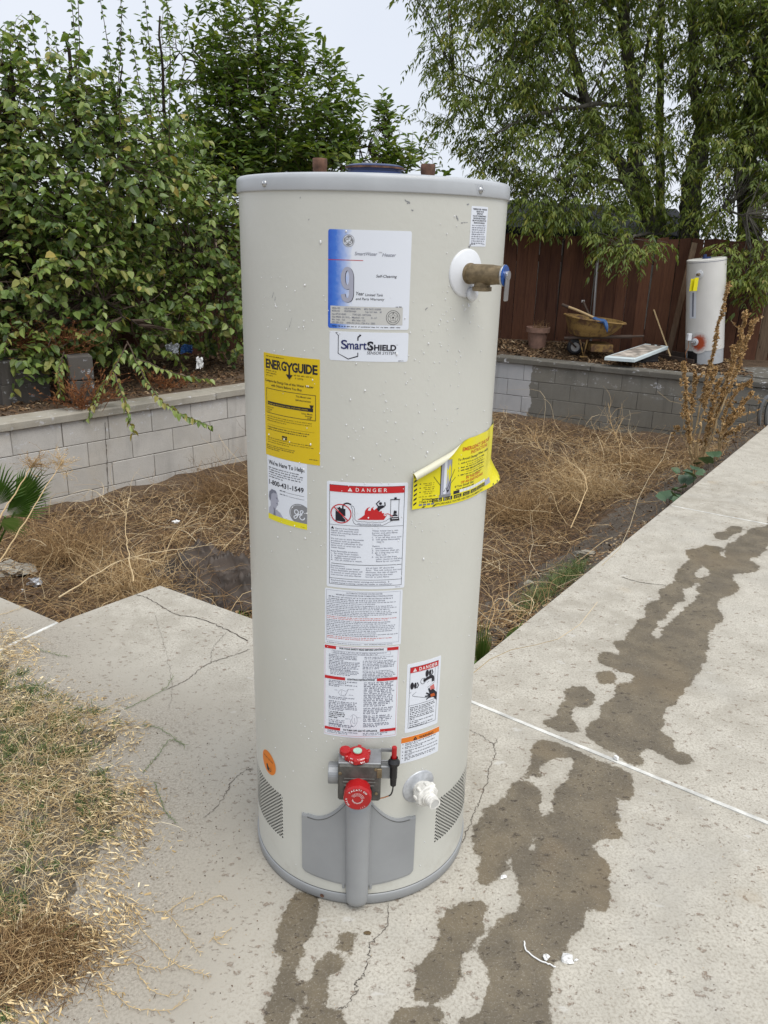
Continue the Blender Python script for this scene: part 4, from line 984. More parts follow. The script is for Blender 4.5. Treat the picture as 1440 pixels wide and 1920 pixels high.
# 5 flammable vapours danger label
p_, I, UH = label_patch('danger_label', -15.8, 18.15, .9682, .7602, 100, 'paper', 'large white flammable vapours danger label with a red heading and a fire picture', 2.0, vh=147)
def X5(x): return (x - 113) / 12.15 + .0
def Y5(y): return (y - 95) / 11.0
def dp(pts): return [(X5(x), Y5(y) - (x - 113) / 12.15 * .027) for x, y in pts]
L0, R0_, T0, B0 = 3.4, 96.0, 4.0, UH - 4.5
I.frame(L0, T0, R0_, B0, .5, 'blackink'); I.rect(L0 + .4, T0 + .4, R0_ - .4, T0 + 9.2, 'redink', 2); tri_alert(I, 29, T0 + 7.4, 4.9, 'whiteink', 'redink', 3)
x = 36.0
for ch in 'DANGER': I.text(ch, x, T0 + 7.2, 4.6, 'whiteink', w=3.9, lay=3, bold=.005); x += 6.8
yb = 58.0; I.rect(L0, yb, R0_, yb + .4, 'blackink')
cx_, cy_, r_ = 18.0, 42.5, 13.2
I.poly([(11.2, 34.8), (15.2, 34.6), (15.2, 33.4), (17.2, 33.4), (17.2, 34.8), (23.6, 35.8), (23.6, 53.4), (11.2, 52.6)], 'blackink', 1)
I.line([(20.5, 36), (20.4, 32), (22.5, 28.8), (26.5, 27.8), (30.5, 29.4)], 1.9, 'blackink', 1, 14)
I.ring(cx_, cy_, r_, 1.3, 'redink', 2, 44); I.line([(cx_ - 9, cy_ - 9), (cx_ + 9, cy_ + 9)], 2.6, 'paper', 2); I.line([(cx_ - 9, cy_ - 9), (cx_ + 9, cy_ + 9)], 1.5, 'redink', 3)
def wavy(pts, amp, n_):
    Q = smooth_path(pts, n_); T = unit(np.gradient(Q, axis=0)); q = np.stack([-T[:, 1], T[:, 0]], 1); return Q + q * (amp * np.abs(np.sin(np.linspace(0, n_ / 2.2, n_))))[:, None]
I.line(wavy([(31, 29.8), (34.5, 33), (35.5, 42), (36.5, 50), (43, 51.3), (58, 51.8), (70, 51.5), (77, 47.5), (82, 45.5)], .55, 90), .4, 'blackink', 2)
I.line(wavy([(29.8, 31.0), (31.5, 35), (32.5, 44), (33, 52), (36, 55.8), (44, 57), (58, 57.2), (70, 56.6), (77, 53), (82.5, 50.5)], -.55, 90), .4, 'blackink', 2)
I.poly([(38.5, 49.2), (43, 46.2), (47, 42.5), (47.5, 37), (50, 33.2), (54, 31.2), (51.5, 34.0), (51.0, 36.5), (54.5, 36.6), (55, 33.5), (58, 31.0), (57.5, 34), (58.5, 36), (62, 32.8), (64.2, 34.6), (64.5, 38.0), (68, 36.8), (68.5, 40), (71, 39.6), (70.5, 43), (74.5, 43), (72.8, 46), (70.8, 49.2)], 'redink', 1)
I.disc(66.2, 26.8, 1.9, 'blackink', 2, 14); I.poly([(63.5, 30), (69.5, 29.2), (71.5, 31.5), (66.5, 34.5), (64.5, 37.5), (61.8, 34.5)], 'blackink', 2); I.line([(63.8, 31), (61.2, 27), (65.2, 22.8)], 1.5, 'blackink', 2); I.line([(69, 31), (72, 29.6), (71.4, 25.2)], 1.5, 'blackink', 2)
I.frame(78.6, 21.8, 89.4, 49.5, .5, 'blackink', 2); I.rect(78.0, 21.3, 90, 22.4, 'blackink', 3); I.poly([(82.8, 21.5), (83.2, 18.8), (85.8, 18.8), (86.2, 21.5)], 'blackink', 3)
I.poly([(79, 48.5), (81, 43), (84, 41.2), (87, 42.5), (89.6, 47), (90.4, 50.5), (78.6, 50.5)], 'blackink', 3); I.rect(80.5, 44.5, 88.5, 45.6, 'paper', 4); I.rect(80.5, 47.3, 88.5, 48.1, 'paper', 4); I.poly([(82.4, 41), (83.2, 36.6), (86.4, 37.4), (86.6, 41)], 'blackink', 3)
I.line([(71.5, 41.5), (75.5, 40.6), (79, 42.5), (81.5, 45)], .9, 'redink', 4); I.text('Flammable Vapors', 39, 55.9, 2.2, 'softink', w=28.5, lay=2)
I.poly([(5.2, 64), (9.6, 64), (7.4, 60.2)], 'blackink')
for k_, t in enumerate(['Vapors from flammable', 'liquids will explode and', 'catch fire causing death or', 'severe burns.', '', 'Do not use or store flammable', 'products such as gasoline,', 'solvents or adhesives in the', 'same room or area near the', 'water heater.', '', 'Keep flammable products:', '1.  far away from heater,', '2.  in approved containers,', '3.  tightly closed and', '4.  out of children\'s reach.']):
    if t: I.text(t, 5.6 + (5 if k_ == 0 else 0), 64 + k_ * 3.12 - (1.2 if k_ > 4 else 0) - (1.2 if k_ > 10 else 0), 2.0, 'softink', w=len(t) * 1.42, bold=.008)
for k_, t in enumerate(['Water heater has a main', 'burner and pilot flame.', 'The pilot flame:', '1.  is on all the time and', '2.  will ignite flammable', '     vapors.', '', 'Vapors:', '1.  cannot be seen,', '2.  are heavier than air,', '3.  go a long way on the', '     floor and', '4.  can be carried from', '     other rooms to the pilot', '     flame by air currents.']):
    if t: I.text(t, 57 + (5.4 if t[0] == ' ' else 0), 65 + k_ * 3.06, 2.0, 'softink', w=len(t.strip()) * 1.40, bold=.008)
y2 = 112.3; I.rect(6, y2, 95, y2 + .6, 'blackink')
for k_, t in enumerate(['Installation:', 'Do not install water heater', 'where flammable products will', 'be stored or used unless the', 'main burner and pilot flames']): I.text(t, 5.6, y2 + 4.4 + k_ * 3.2, 2.0, 'softink', w=len(t) * 1.38, bold=.008)
for k_, t in enumerate(['are at least 18" above the', 'floor.  This will reduce, but not', 'eliminate, the risk of vapors', 'being ignited by the main', 'burner or pilot flame.']): I.text(t, 50, y2 + 5.0 + k_ * 3.2, 2.0, 'softink', w=len(t) * 1.36, bold=.008)
y3 = 133.5; I.rect(L0, y3, R0_, y3 + .5, 'blackink')
I.text('Read and follow water heater warnings and instructions.  If', 6, y3 + 4.2, 2.1, 'softink', w=74, bold=.01); I.text("owners manual is missing, contact the retailer or manufacturer.", 6, y3 + 7.4, 2.1, 'softink', w=78, bold=.01)
I.small(88, 95, UH - 1.8, .9, 'softink'); I.build(p_)
# 6 small print sheet
p_, I, UH = label_patch('instruction_sheet', -16.6, 17.5, .7562, .6397, 100, 'paper', 'white sheet of small grey and red print below the large danger label', 1.5)
I.frame(2, 1.6, 97, UH - 4.2, .25, 'softink'); I.text('AUTOMATIC STORAGE WATER HEATER', 28, 4.9, 1.9, 'softink', w=46, bold=.01); I.text('MINIMUM CLEARANCES FROM COMBUSTIBLE CONSTRUCTION', 15, 8.0, 1.9, 'softink', w=72, bold=.012)
I.para(5, 95, 11.2, 3.0, 2, 1.6, 'softink', .8); y = 16.6
for n_, mt in ((2, 'softink'), (3, 'softink'), (4, 'softink'), (2, 'redsoft'), (2, 'softink'), (3, 'softink'), (2, 'softink'), (2, 'softink'), (2, 'redsoft')):
    y = I.para(3, 96, y, 2.4, n_, 1.25, mt, random.uniform(.55, .95)) + .35
I.text('MAX. WORKING PRESSURE 150 P.S.I.', 52, UH - 1.4, 1.5, 'blackink', w=37); I.small(3, 48, UH - 1.4, 1.1, 'softink'); I.build(p_)
# 7 lighting instructions
p_, I, UH = label_patch('lighting_sheet', -17.0, 17.0, .6370, .4305, 100, 'paper', 'white lighting instruction sheet with broken red heading bars above the gas valve', 1.5, vh=146)
I.frame(1.2, 1.0, 98.6, UH - 2.5, .5, 'pink')
def head(y, t, a, b, h=4.6):
    I.rect(1.2, y, a, y + h, 'redink', 2); I.rect(b, y, 98.6, y + h, 'redink', 2); w = (b - a) * .86; I.text(t, (a + b) / 2 - w / 2, y + h - .9, 2.5, 'blackink', w=w, bold=.03, lay=2)
head(1.2, 'FOR YOUR SAFETY READ BEFORE LIGHTING', 16.5, 83.5); I.frame(11, 7.6, 88, 12.6, .25, 'softink'); I.para(13, 86, 9.8, 2.2, 2, 1.2, 'softink', .8)
I.para(7, 48, 15.5, 2.4, 4, 1.5, 'softink', .5); I.para(7, 48, 25.4, 2.4, 6, 1.5, 'softink', .7); I.para(9, 47, 39, 2.2, 4, 1.4, 'softink', .7); I.para(54, 96, 16, 2.4, 2, 1.4, 'softink', .7); I.para(52, 96, 22, 2.4, 6, 1.6, 'softink', .5); I.para(52, 96, 37.5, 2.4, 6, 1.5, 'softink', .8)
y = 48.5; head(y, 'LIGHTING INSTRUCTIONS', 29, 71)
I.para(7, 46, y + 8, 2.6, 2, 1.8, 'softink', .6); I.para(7, 46, y + 13.5, 2.6, 2, 1.8, 'softink', .4)
I.line([(20, y + 25), (24, y + 20), (30, y + 22), (33, y + 19), (30, y + 27), (24, y + 30), (20, y + 25)], .35, 'softink', 1, 24); I.line([(25, y + 21), (24, y + 28), (29, y + 30), (31, y + 24)], .3, 'softink', 1, 14); I.small(15, 20, y + 22, .8, 'softink'); I.small(33, 41, y + 19, .8, 'softink'); I.small(34, 40, y + 28, .8, 'softink')
I.para(7, 46, y + 34, 2.5, 2, 1.7, 'softink', .6); I.para(7, 46, y + 41, 2.7, 6, 1.9, 'softink', .5); I.para(7, 30, y + 58.5, 3.0, 4, 2.0, 'blackink', .5); I.para(7, 30, y + 71.5, 3.0, 3, 1.9, 'softink', .8); I.para(7, 46, y + 79, 2.5, 2, 2.0, 'softink', .8)
I.line([(37, y + 63), (40, y + 59), (44, y + 61), (46, y + 68), (44, y + 76), (40, y + 79), (37, y + 72), (38, y + 66)], .35, 'softink', 1, 26); I.line([(40, y + 60), (39, y + 70), (43, y + 74), (42, y + 64)], .3, 'softink', 1, 14); I.small(30, 36, y + 67, .8, 'softink'); I.small(46, 51, y + 64, .8, 'softink')
I.para(54, 95, y + 8, 2.85, 14, 2.05, 'softink', .7, 4.2); I.para(54, 94, y + 49, 2.85, 4, 2.0, 'softink', .5, 4); I.para(54, 94, y + 61.5, 2.85, 4, 2.0, 'softink', .8, 4); I.para(54, 92, y + 74, 2.5, 3, 1.9, 'softink', .5, 4)
head(UH - 14.5, 'TO TURN OFF GAS TO APPLIANCE', 23, 77, 4.4); I.para(5, 46, UH - 7.4, 2.6, 2, 1.7, 'softink', .7); I.para(54, 92, UH - 7.4, 2.6, 2, 1.7, 'softink', .7); I.build(p_)
# 8 scald danger label
p_, I, UH = label_patch('scald_label', 21.1, 39.35, .592, .433, 100, 'paper', 'narrow white scalding danger label with a tap and a hand', 3, vh=176)
I.frame(8, 9, 92, UH - 11, .8, 'blackink'); I.rect(8.4, 9.4, 91.6, 23, 'redink', 2); tri_alert(I, 21, 20.8, 9, 'whiteink', 'redink', 3); x = 33
for ch in 'DANGER': I.text(ch, x, 20.4, 8.0, 'whiteink', w=7.0, lay=3, bold=.02); x += 9.6
I.line([(9, 74), (60, 48)], .7, 'blackink'); I.line([(22, 77), (64, 55)], .7, 'blackink'); I.line([(22, 77), (18, 80), (22, 84), (62, 97), (70, 99)], .9, 'blackink', 1, 20); I.line([(82, 24), (82, 62), (60, 70)], .7, 'blackink'); I.rect(8, 106, 92, 106.8, 'blackink')
for dx, dy in ((15, 56), (57, 33)): I.disc(dx, dy, 5, 'blackink', 2, 14, 9); I.disc(dx + 9, dy + 1, 3.6, 'blackink', 2, 12, 8); I.line([(dx + 14, dy - 6), (dx + 18, dy + 2), (dx + 13, dy + 8)], 3, 'blackink', 2)
I.ring(46, 50, 7.5, 1, 'blackink', 2); I.line([(47, 50), (60, 46), (72, 45), (76, 50), (76, 58)], 7.5, 'blackink', 3, 16)
I.poly([(66, 84), (62, 74), (66, 72), (70, 80), (78, 78), (92, 92), (92, 112), (80, 100), (66, 99), (58, 102), (58, 99), (65, 95), (54, 93), (54, 90), (65, 91), (56, 85), (58, 82), (68, 88)], 'blackink', 2); I.poly([(70, 90), (82, 90), (86, 98), (72, 98)], 'brownred', 3); I.poly([(68, 70), (80, 66), (84, 80), (72, 86)], 'redsoft', 1)
for y, n_, l_ in ((113, 3, .8), (126.5, 2, .9), (136, 3, .2), (150, 2, .35), (160, 2, .7)): I.para(12, 88, y, 4.2, n_, 2.4, 'blackink', l_, 7)
I.build(p_)
# 9 orange warning label
p_, I, UH = label_patch('warning_label', 19.4, 40.8, .4228, .3606, 100, 'paper', 'small label with an orange warning heading right of the gas valve', 2, vh=70)
I.rect(0.6, .5, 99.4, 14.5, 'orange', 1); tri_alert(I, 34, 13, 9.5, 'blackink', 'orange', 2); I.text('WARNING', 44, 12.3, 6.4, 'blackink', w=38, lay=2, bold=.012)
for y, l_ in ((18.5, .35), (28, .5), (38.5, .2), (47.5, .2), (56, .15)): I.disc(5, y, 1.2, 'blackink', 1, 8); I.para(10, 97, y, 3.9, 2 if y < 50 else 3, 2.2, 'blackink', l_, 6)
I.build(p_)
# 10 relief valve label
p_, I, UH = label_patch('relief_label', 42.1, 52.7, 1.4385, 1.3742, 100, 'paper', 'small white relief valve notice with rows of capitals near the top right', 5, vh=146)
for k_, (t, w_) in enumerate((('TEMPERATURE - PRESSURE', 84), ('RELIEF VALVE', 44), ('IMPORTANT', 36), ('FOLLOW THE MAINTENANCE', 80), ('PROCEDURES DETAILED', 74), ('BELOW & IN SEPARATE USE', 82), ('INSTRUCTION MANUAL', 66))): I.text(t, 50 - w_ / 2, 13 + k_ * 8.2, 5.2, 'blackink', w=w_, bold=.02)
I.para(8, 90, 71, 8.1, 9, 4.4, 'softink', .9, 9); I.small(8, 32, 139, 3.6, 'blackink', 1, 1, 9); I.small(72, 90, 139, 3, 'softink'); I.build(p_)
# 11 orange oval
def fov(V, lay): return cyl(R_(-53.6) + V[:, 0] / RB, .289 - V[:, 1], RB + .00035 + .00028 * lay)
I = Ink(fov); A = np.linspace(0, 2 * PI, 40)
A_o = np.linspace(-.0305, .0305, 26); hw_ = .0288 * np.sqrt(np.clip(1 - (A_o / .0307) ** 2, 0, 1)); po = obj('oval_sticker', [(fov(np.concatenate([np.column_stack([A_o, -hw_]), np.column_stack([A_o, hw_])]), 0), [[i, i + 1, 27 + i, 26 + i] for i in range(25)])], M['backing'], heater); tag(po, 'round orange sticker on the lower left of the jacket')
I.step = .004; I.disc(0, 0, .0298, 'orange', 1, 40, .0282); I.text('WHAT TO DO', -.021, -.008, .0036, 'blackink', w=.040, bold=.01, lay=2); I.small(-.018, .018, -.002, .0011, 'blackink', 1, 2, .006); I.small(-.016, .014, .0015, .0011, 'blackink', 1, 2, .006)
I.poly([(-.010, .009), (-.004, .005), (-.001, .010), (.004, .014), (.002, .022), (-.006, .021)], 'blackink', 2); I.ring(.006, .016, .0045, .0012, 'blackink', 2, 14); I.line([(.011, .004), (.012, .018)], .0007, 'blackink', 2); I.build(po)

# 12 the peeling yellow label
QA0, QA1, QZ0, QW, QH = 19.9, 96.0, .917, 100.0, 0
mpu = RB * R_(QA1 - QA0) / QW; QH = .122 / mpu
def clip_y(u): return (.064 + .060 * np.clip(u / 41.0, 0, 1.3)) / mpu      # fold line height above the foot, rises to the right
def fq(V, lay):
    """V: u across, v up from the foot. Beyond the fold line the sheet rolls outward."""
    u, v = V[:, 0], V[:, 1]; fy = np.minimum(clip_y(u), QH + 9)
    nrm_y = .84; d = np.maximum(0, (v - fy) * mpu * nrm_y); rr = .0088; th = d / rr
    flatv = np.minimum(v, fy); base_off = .0008 + .00018 * lay
    lift = .004 * np.clip((u - 70) / 30, 0, 1) +   .022 * np.clip(1 - v / 14, 0, 1) ** 1.5 * np.clip((u - 58) / 26, 0, 1) + .004 * np.clip(1 - u / 7, 0, 1) ** 2 + .0015 * np.sin(u * .33) * np.clip(v / 20, 0, 1) * .6
    sgn = 1.0; out = rr * (1 - np.cos(th)) * (1 - .03 * th); along = rr * np.sin(th) * (1 - .03 * th)
    # ink side normal turns with the roll
    off_n = base_off * np.cos(th); off_t = -base_off * np.sin(th)
    rad = RB + .0006 + lift + out + off_n; zz = QZ0 + (flatv * mpu) + (along + off_t) * nrm_y; uu = u - (along + off_t) * .54 / mpu * (th > 0) * .6
    a = R_(QA0) + R_(QA1 - QA0) * uu / QW + 0
    zz = zz + .0045 * np.clip((u - 40) / 60, 0, 1) ** 2 * 0 + .006 * np.sin(np.clip(u / 100, 0, 1) * PI) * -.6
    return cyl(a, zz, rad)
nu, nv = 90, 60; uu, vv = np.meshgrid(np.linspace(0, QW, nu), np.linspace(0, QH, nv), indexing='ij'); UV = np.stack([uu.ravel(), vv.ravel()], 1)
Ii = np.arange(nu * nv).reshape(nu, nv); Fq_ = np.stack([Ii[:-1, :-1], Ii[1:, :-1], Ii[1:, 1:], Ii[:-1, 1:]], -1).reshape(-1, 4)
cut = UV[Fq_].mean(1); Fq_ = Fq_[(cut[:, 1] < clip_y(cut[:, 0]) + 17)]
pq = obj('shutoff_label', [(fq(UV, 0), Fq_), (fq(UV, -1.6), Fq_[:, ::-1], 1)], [M['yellow2'], M['backing']], heater, smooth=True); tag(pq, 'yellow emergency shut off label curling away from the right side of the jacket')
QU = 54.0
class InkQ(Ink):
    def add(s, V, Fc, mt, lay=1):
        V = np.asarray(V, float).copy(); V[:, 1] = QH * (1 - V[:, 1] / QU)
        if (V[:, 1] > clip_y(V[:, 0]) - 1.0).mean() > .5: return
        super().add(V, Fc, mt, lay)
I = InkQ(fq); I.step = 1.6
for k_ in range(7): y = QU - 3 - k_ * 3.9; I.poly([(.6, y), (2.6, y - 1.6), (2.6, y - 3.2), (.6, y - 1.6)], 'blackink', 1)
for k_ in range(14): x = 6 + k_ * 6.6; I.poly([(x, QU - .4), (x + 1.6, QU - .4), (x + 2.6, QU - 1.6), (x + 1, QU - 1.6)], 'blackink', 1) if k_ in (0, 1, 10, 11, 12, 13) else None
I.text('AFFORDABLE WATER HEATERS & PLUMBING INC.', 14, QU - 1.2, 1.7, 'blackink', w=46, bold=.01)
I.text('EMERGENCY SHUT-OFF', 33.5, 10.3, 3.0, 'brownred', w=36, bold=.03); I.text('INSTRUCTIONS', 41, 14.0, 2.7, 'brownred', w=22, bold=.02)
I.text('To Avoid Damage When Leaking', 30, 18.0, 2.0, 'blackink', w=36, shear=.15, bold=.02)
for k_, (yy) in enumerate((21.0, 24.8, 27.2, 31.2)): I.text('%d.' % (k_ + 1), 30.5, yy, 1.5, 'blackink', w=1.4); I.small(33, 62, yy, 1.1, 'blackink', .9, 1, 2.4); I.small(38, 60, yy + 1.8, .8, 'softyellow', .9, 1, 2.0)
I.text('IN THE EVENT', 38, 35.2, 2.1, 'brownred', w=17, bold=.03); I.text('OF AN EARTHQUAKE', 33.5, 38.2, 2.1, 'brownred', w=25, bold=.03); I.text('If You Smell Gas:', 28.5, 40.6, 1.8, 'blackink', w=18, bold=.02)
I.small(30, 52, 42.9, 1.1, 'blackink', .8, 1, 2.4)
# picture of a heater on the label
I.rect(17.5, 15, 25, 44.5, 'silver', 1, 3); I.rect(19.8, 15, 21.6, 44, 'paper', 2, 1); I.rect(17.5, 15, 18, 44.5, 'blackink', 2, 1); I.rect(24.6, 15, 25, 44.5, 'softink', 2, 1); I.poly([(16.8, 44.5), (25.8, 44.5), (25.0, 46.6), (17.4, 46.6)], 'greyink', 2)
for q in range(3): I.rect(16.5 + q * 4.2, 46.6, 17.2 + q * 4.2, 50, 'greyink', 2, 1)
I.line([(27.5, 24), (24.5, 32), (22.5, 40)], .35, 'blackink', 3); I.line([(28.5, 31), (24.5, 36), (23.5, 42)], .35, 'blackink', 3); I.line([(13, 28), (17.5, 36)], .3, 'blackink', 3); I.disc(23, 41.5, .8, 'blackink', 3, 8); I.line([(20, 42), (21.5, 38.5), (23, 43)], .5, 'blackink', 3)
for yy in (33.5, 37, 40.5): I.disc(4.6, yy - .4, .5, 'blackink', 1, 8); I.small(6.5, 14.5, yy, .8, 'softyellow', .9, 1, 2); I.small(7.5, 14, yy + 1.6, .8, 'softyellow', .9, 1, 2)
I.small(4, 15, 44.6, .9, 'softyellow', 1, 1, 2); I.text('24 Hours', 6, 47.3, 1.5, 'blackink', w=6.6, bold=.03); I.text('7 Days A Week', 4.5, 49.4, 1.5, 'blackink', w=10, bold=.03)
for q, x in enumerate((4.2, 6.8, 9.4, 12.0)): I.rect(x, 50.2, x + 2, 51.8, 'softink', 1, 1)
for q, x in enumerate((12.6, 20.2, 28.0, 35.8, 43.5, 50.8, 57.9)): I.rect(x, QU - 7.3, x + 6.6, QU - 4.0, 'blackink', 1); I.small(x + .8, x + 5.8, QU - 5.8, .6, 'yellow2', 1, 2, 1.8); I.small(x + .8, x + 5.8, QU - 4.5, .6, 'yellow2', 1, 2, 1.8)
I.rect(27.5, QU - 10.8, 32.6, QU - 8.0, 'blackink', 1)
for q in range(9): I.rect(32.8 + q * 3.3, QU - 10.8, 35.8 + q * 3.3, QU - 8.3, 'paper', 1, 1)
I.rect(62, QU - 9, 70, QU - 4, 'silver', 2)
I.build(pq)
# ------------------------------------------------------------ fittings of the big heater
def fy(V, lay, y0=0.0): return None
# access cover: pressed panel with a domed channel
cov = []
pu = R_(28.6)
def top_edge(a):
    t = abs(a) / pu; return .2215 + .060 * np.clip(1 - (t - .18) / .60, 0, 1) ** 1.9 - .003 * (t > .9)
A = np.linspace(-pu, pu, 72); tz = np.array([top_edge(a) for a in A]); bz = .0645 - .012 * (1 - np.abs(A) / pu) + .006 * np.clip((np.abs(A) / pu - .94) / .06, 0, 1)
rows = [(0.0, -.001), (0.0, .003), (.03, .0042), (.97, .0042), (1.0, .003), (1.0, -.001)]; V = []
for t, off in rows: V.append(cyl(A, bz + (tz - bz) * t, RB + off))
V = np.concatenate(V); m = len(A)
F = [[k_ * m + i, k_ * m + i + 1, (k_ + 1) * m + i + 1, (k_ + 1) * m + i] for k_ in range(5) for i in range(m - 1)]
e0 = [list(range(0, 6 * m, m)), list(range(m - 1, 6 * m, m))[::-1]]
pc = obj('access_cover', [(V, F + e0)], M['cover'], heater)
# pressed lines
Vl = []; 
for off, dz in ((.0050, -.006), (.0050, -.0075)): Vl.append(cyl(A[4:-4], tz[4:-4] + dz, RB + off))
obj('pressed_line', [(np.concatenate(Vl), [[i, i + 1, m - 8 + i + 1, m - 8 + i] for i in range(m - 9)])], M['castgrey'], pc)
for sg in (-1, 1):
    zz = np.linspace(.075 if sg < 0 else .072, .212, 14); w_ = np.sin(np.linspace(.15, PI - .1, 14)) * .010 + .002
    obj('cover_slot', [(np.concatenate([cyl(np.full(14, sg * (pu + .0005)), zz, RB + .0006), cyl(sg * (pu + w_ * (.5 if sg > 0 else .8)), zz, RB + .0006)]), [[i, i + 1, 15 + i, 14 + i] for i in range(13)])], M['black'], pc)
# channel: half-round pressing running down over the base ring
prof = []; ch_w, ch_d = .0265, .026
ang_ = np.linspace(-PI / 2, PI / 2, 17); z_l = [(.2780, .30), (.2745, .80), (.265, 1.0), (.20, 1.0), (.12, 1.0), (.05, .98), (.028, .93), (.016, .80), (.0095, .45), (.0085, .0)]
V = []
for z, s_ in z_l:
    w = ch_w * (1 - .09 * (1 - z / .27)) * (1 if z > .03 else (.7 + .3 * s_)); y0 = -math.sqrt(max(RB ** 2 - w ** 2, 0)) - .002
    V.append(np.stack([w * np.sin(ang_), y0 - ch_d * s_ * np.cos(ang_) ** .8, np.full(17, z)], 1))
V = np.concatenate(V); obj('channel_cover', [(V, np.array([[k_ * 17 + i, k_ * 17 + i + 1, (k_ + 1) * 17 + i + 1, (k_ + 1) * 17 + i] for k_ in range(len(z_l) - 1) for i in range(16)]))], M['cover'], heater, smooth=True)
obj('channel_flange', [box((s_ * .0292, -.2520, .158), (.006, .003, .225), 0, .001) for s_ in (-1, 1)], M['cover'], pc)

# gas control valve
gv = obj('gas_valve', [box((.002, -.283, .3655), (.0850, .052, .0860), 0, .004), box((.002, -.308, .376), (.062, .004, .004), 0, .001), box((.002, -.308, .368), (.066, .004, .004), 0, .001), box((.002, -.308, .360), (.060, .004, .004), 0, .001)], M['castgrey'], heater)
obj('valve_top_plate', [box((.002, -.2815, .4095), (.084, .049, .004), 0, .001)], M['castlight'], gv)
obj('inlet_boss', [lathe([(.019, -.0405), (.0215, -.0405), (.0215, -.060), (.0205, -.061), (.0001, -.061)], 28, (0, -.278, .3665), (1, 0, 0))], M['castlight'], gv, smooth=False)
for x, z in ((-.036, .389), (.036, .343), (.034, .400)): obj('screw', [lathe([(.0035, -.3095), (.0035, -.3105), (.002, -.3112), (.0001, -.3112)][::-1], 10, (x, 0, z), (0, 1, 0))], M['brass'], gv)
# bleed port plate
obj('port_plate', [box((.041, -.3105, .392), (.010, .003, .022), 0, .001)], M['brass'], gv)
# temperature dial facing forward
kz, kx, ky = .352, -.0003, -.338
kb = obj('temperature_dial', [lathe([(.0001, 0), (.0245, 0), (.0265, .0015), (.0275, .005), (.0275, .017), (.026, .019), (.026, .030)], 48, (kx, ky, kz), (0, 1, 0))], M['red'], gv, smooth=False)
obj('dial_skirt', [lathe([(.0288, 0), (.0288, .012), (.02, .012)], 40, (kx, ky + .018, kz - .006), (0, 1, 0)), lathe([(.0001, 0), (.0288, 0)], 40, (kx, ky + .018, kz - .006), (0, 1, 0))], M['black'], gv)
def fk(V, lay): return np.stack([kx + V[:, 0], np.full(len(V), ky - .0004 - .0001 * lay), kz - V[:, 1]], 1)
I = Ink(fk); I.step = .02
I.arc_text('VACATION', 0, 0, .0195, 0, 14.0, .0036, 'whiteink', bold=.03); I.arc_text('WARM', 0, 0, .0200, -112, 13, .0030, 'whiteink', bold=.02); I.arc_text('HOT', 0, 0, .0205, 150, 12, .0022, 'whiteink')
for a in range(100, 262, 15): q = R_(a); I.line([(.0085 * math.sin(q), -.0085 * math.cos(q)), (.0115 * math.sin(q), -.0115 * math.cos(q))], .0009, 'whiteink')
I.ring(0, 0, .0095, .0007, 'whiteink', 1, 20, 0, PI)
for r in (.0085, .011, .0135):
    for a in np.arange(-2.6, -.3, .25): I.ring(0, 0, r, .0008, 'whiteink', 1, 3, a, a + .16)
I.build(gv)
# pilot/off knob lying on top of the valve
px_, py_, pz_ = -.003, -.288, .4115
pk = obj('pilot_knob', [lathe([(.012, 0), (.0235, 0), (.0245, .003), (.0235, .0085), (.0205, .0115), (.010, .0125), (.010, .0145), (.0001, .0145)], 40, (px_, py_, pz_))] + [box((px_ + .0235 * math.cos(a), py_ + .0235 * math.sin(a), pz_ + .006), (.007, .008, .011), a, .0015) for a in np.arange(.4, 6.6, PI / 3)], M['red'], gv)
obj('mint_insert', [lathe([(.0088, 0), (.0088, .0022), (.0001, .0022)], 24, (px_, py_, pz_ + .0144))], M['mint'], gv)
def fp(V, lay):   # lettering on the sloping front shoulder
    a = V[:, 0] / .023; t = V[:, 1]; r = .0244 - .0035 * t; z = pz_ + .0035 + .0078 * t
    return np.stack([px_ + (r + .0006) * np.sin(a), py_ - (r + .0006) * np.cos(a), z], 1)
I = Ink(fp); I.step = .01
def ptext(t, x, w):
    V, Fc = glyphs(t, 0, .02); V = V - [V[:, 0].min(), 0]; V = V * [w / V[:, 0].max(), .95 / glyphs('H')[0][:, 1].max()]; I.add(V + [x, 0], Fc, 'whiteink', 1)
ptext('PILOT', -.0150, .0165); ptext('OFF', .0060, .0105); I.build(gv)
obj('pilot_button', [lathe([(.0105, 0), (.0112, .002), (.0112, .0085), (.010, .0105), (.0001, .0112)], 28, (-.0275, -.2865, .4195))], M['red'], gv, smooth=False)
obj('button_stem', [lathe([(.0065, 0), (.0065, .012)], 18, (-.0275, -.2865, .409))], M['offwhite'], gv)
# piezo igniter on its bracket
obj('igniter_bracket', [box((.058, -.268, .416), (.030, .004, .006)), box((.056, -.279, .3985), (.034, .0025, .004), 0, .0008), box((.058, -.277, .375), (.034, .018, .030), 0, .002)], M['castlight'], gv)
ig = obj('igniter', [lathe([(.0001, 0), (.006, 0), (.0068, .016), (.0075, .018), (.0075, .048), (.0115, .050), (.0120, .056), (.0075, .063), (.0075, .066)], 24, (.0695, -.2865, .347))], M['black'], gv)
obj('igniter_button', [lathe([(.0052, 0), (.0052, .024), (.0046, .0258), (.0001, .0258)], 18, (.0695, -.2865, .4115))], M['red'], gv)
obj('igniter_wire', [tube(smooth_path([(.0695, -.2865, .349), (.0690, -.286, .335), (.066, -.284, .322), (.062, -.282, .3165)], 14), .0016, 6)], M['black'], gv)
obj('thermocouple_tube', [tube(smooth_path([(.062, -.282, .3165), (.050, -.284, .313), (.036, -.288, .3125), (.022, -.292, .3135)], 16), .0012, 6)], M['copper'], gv)

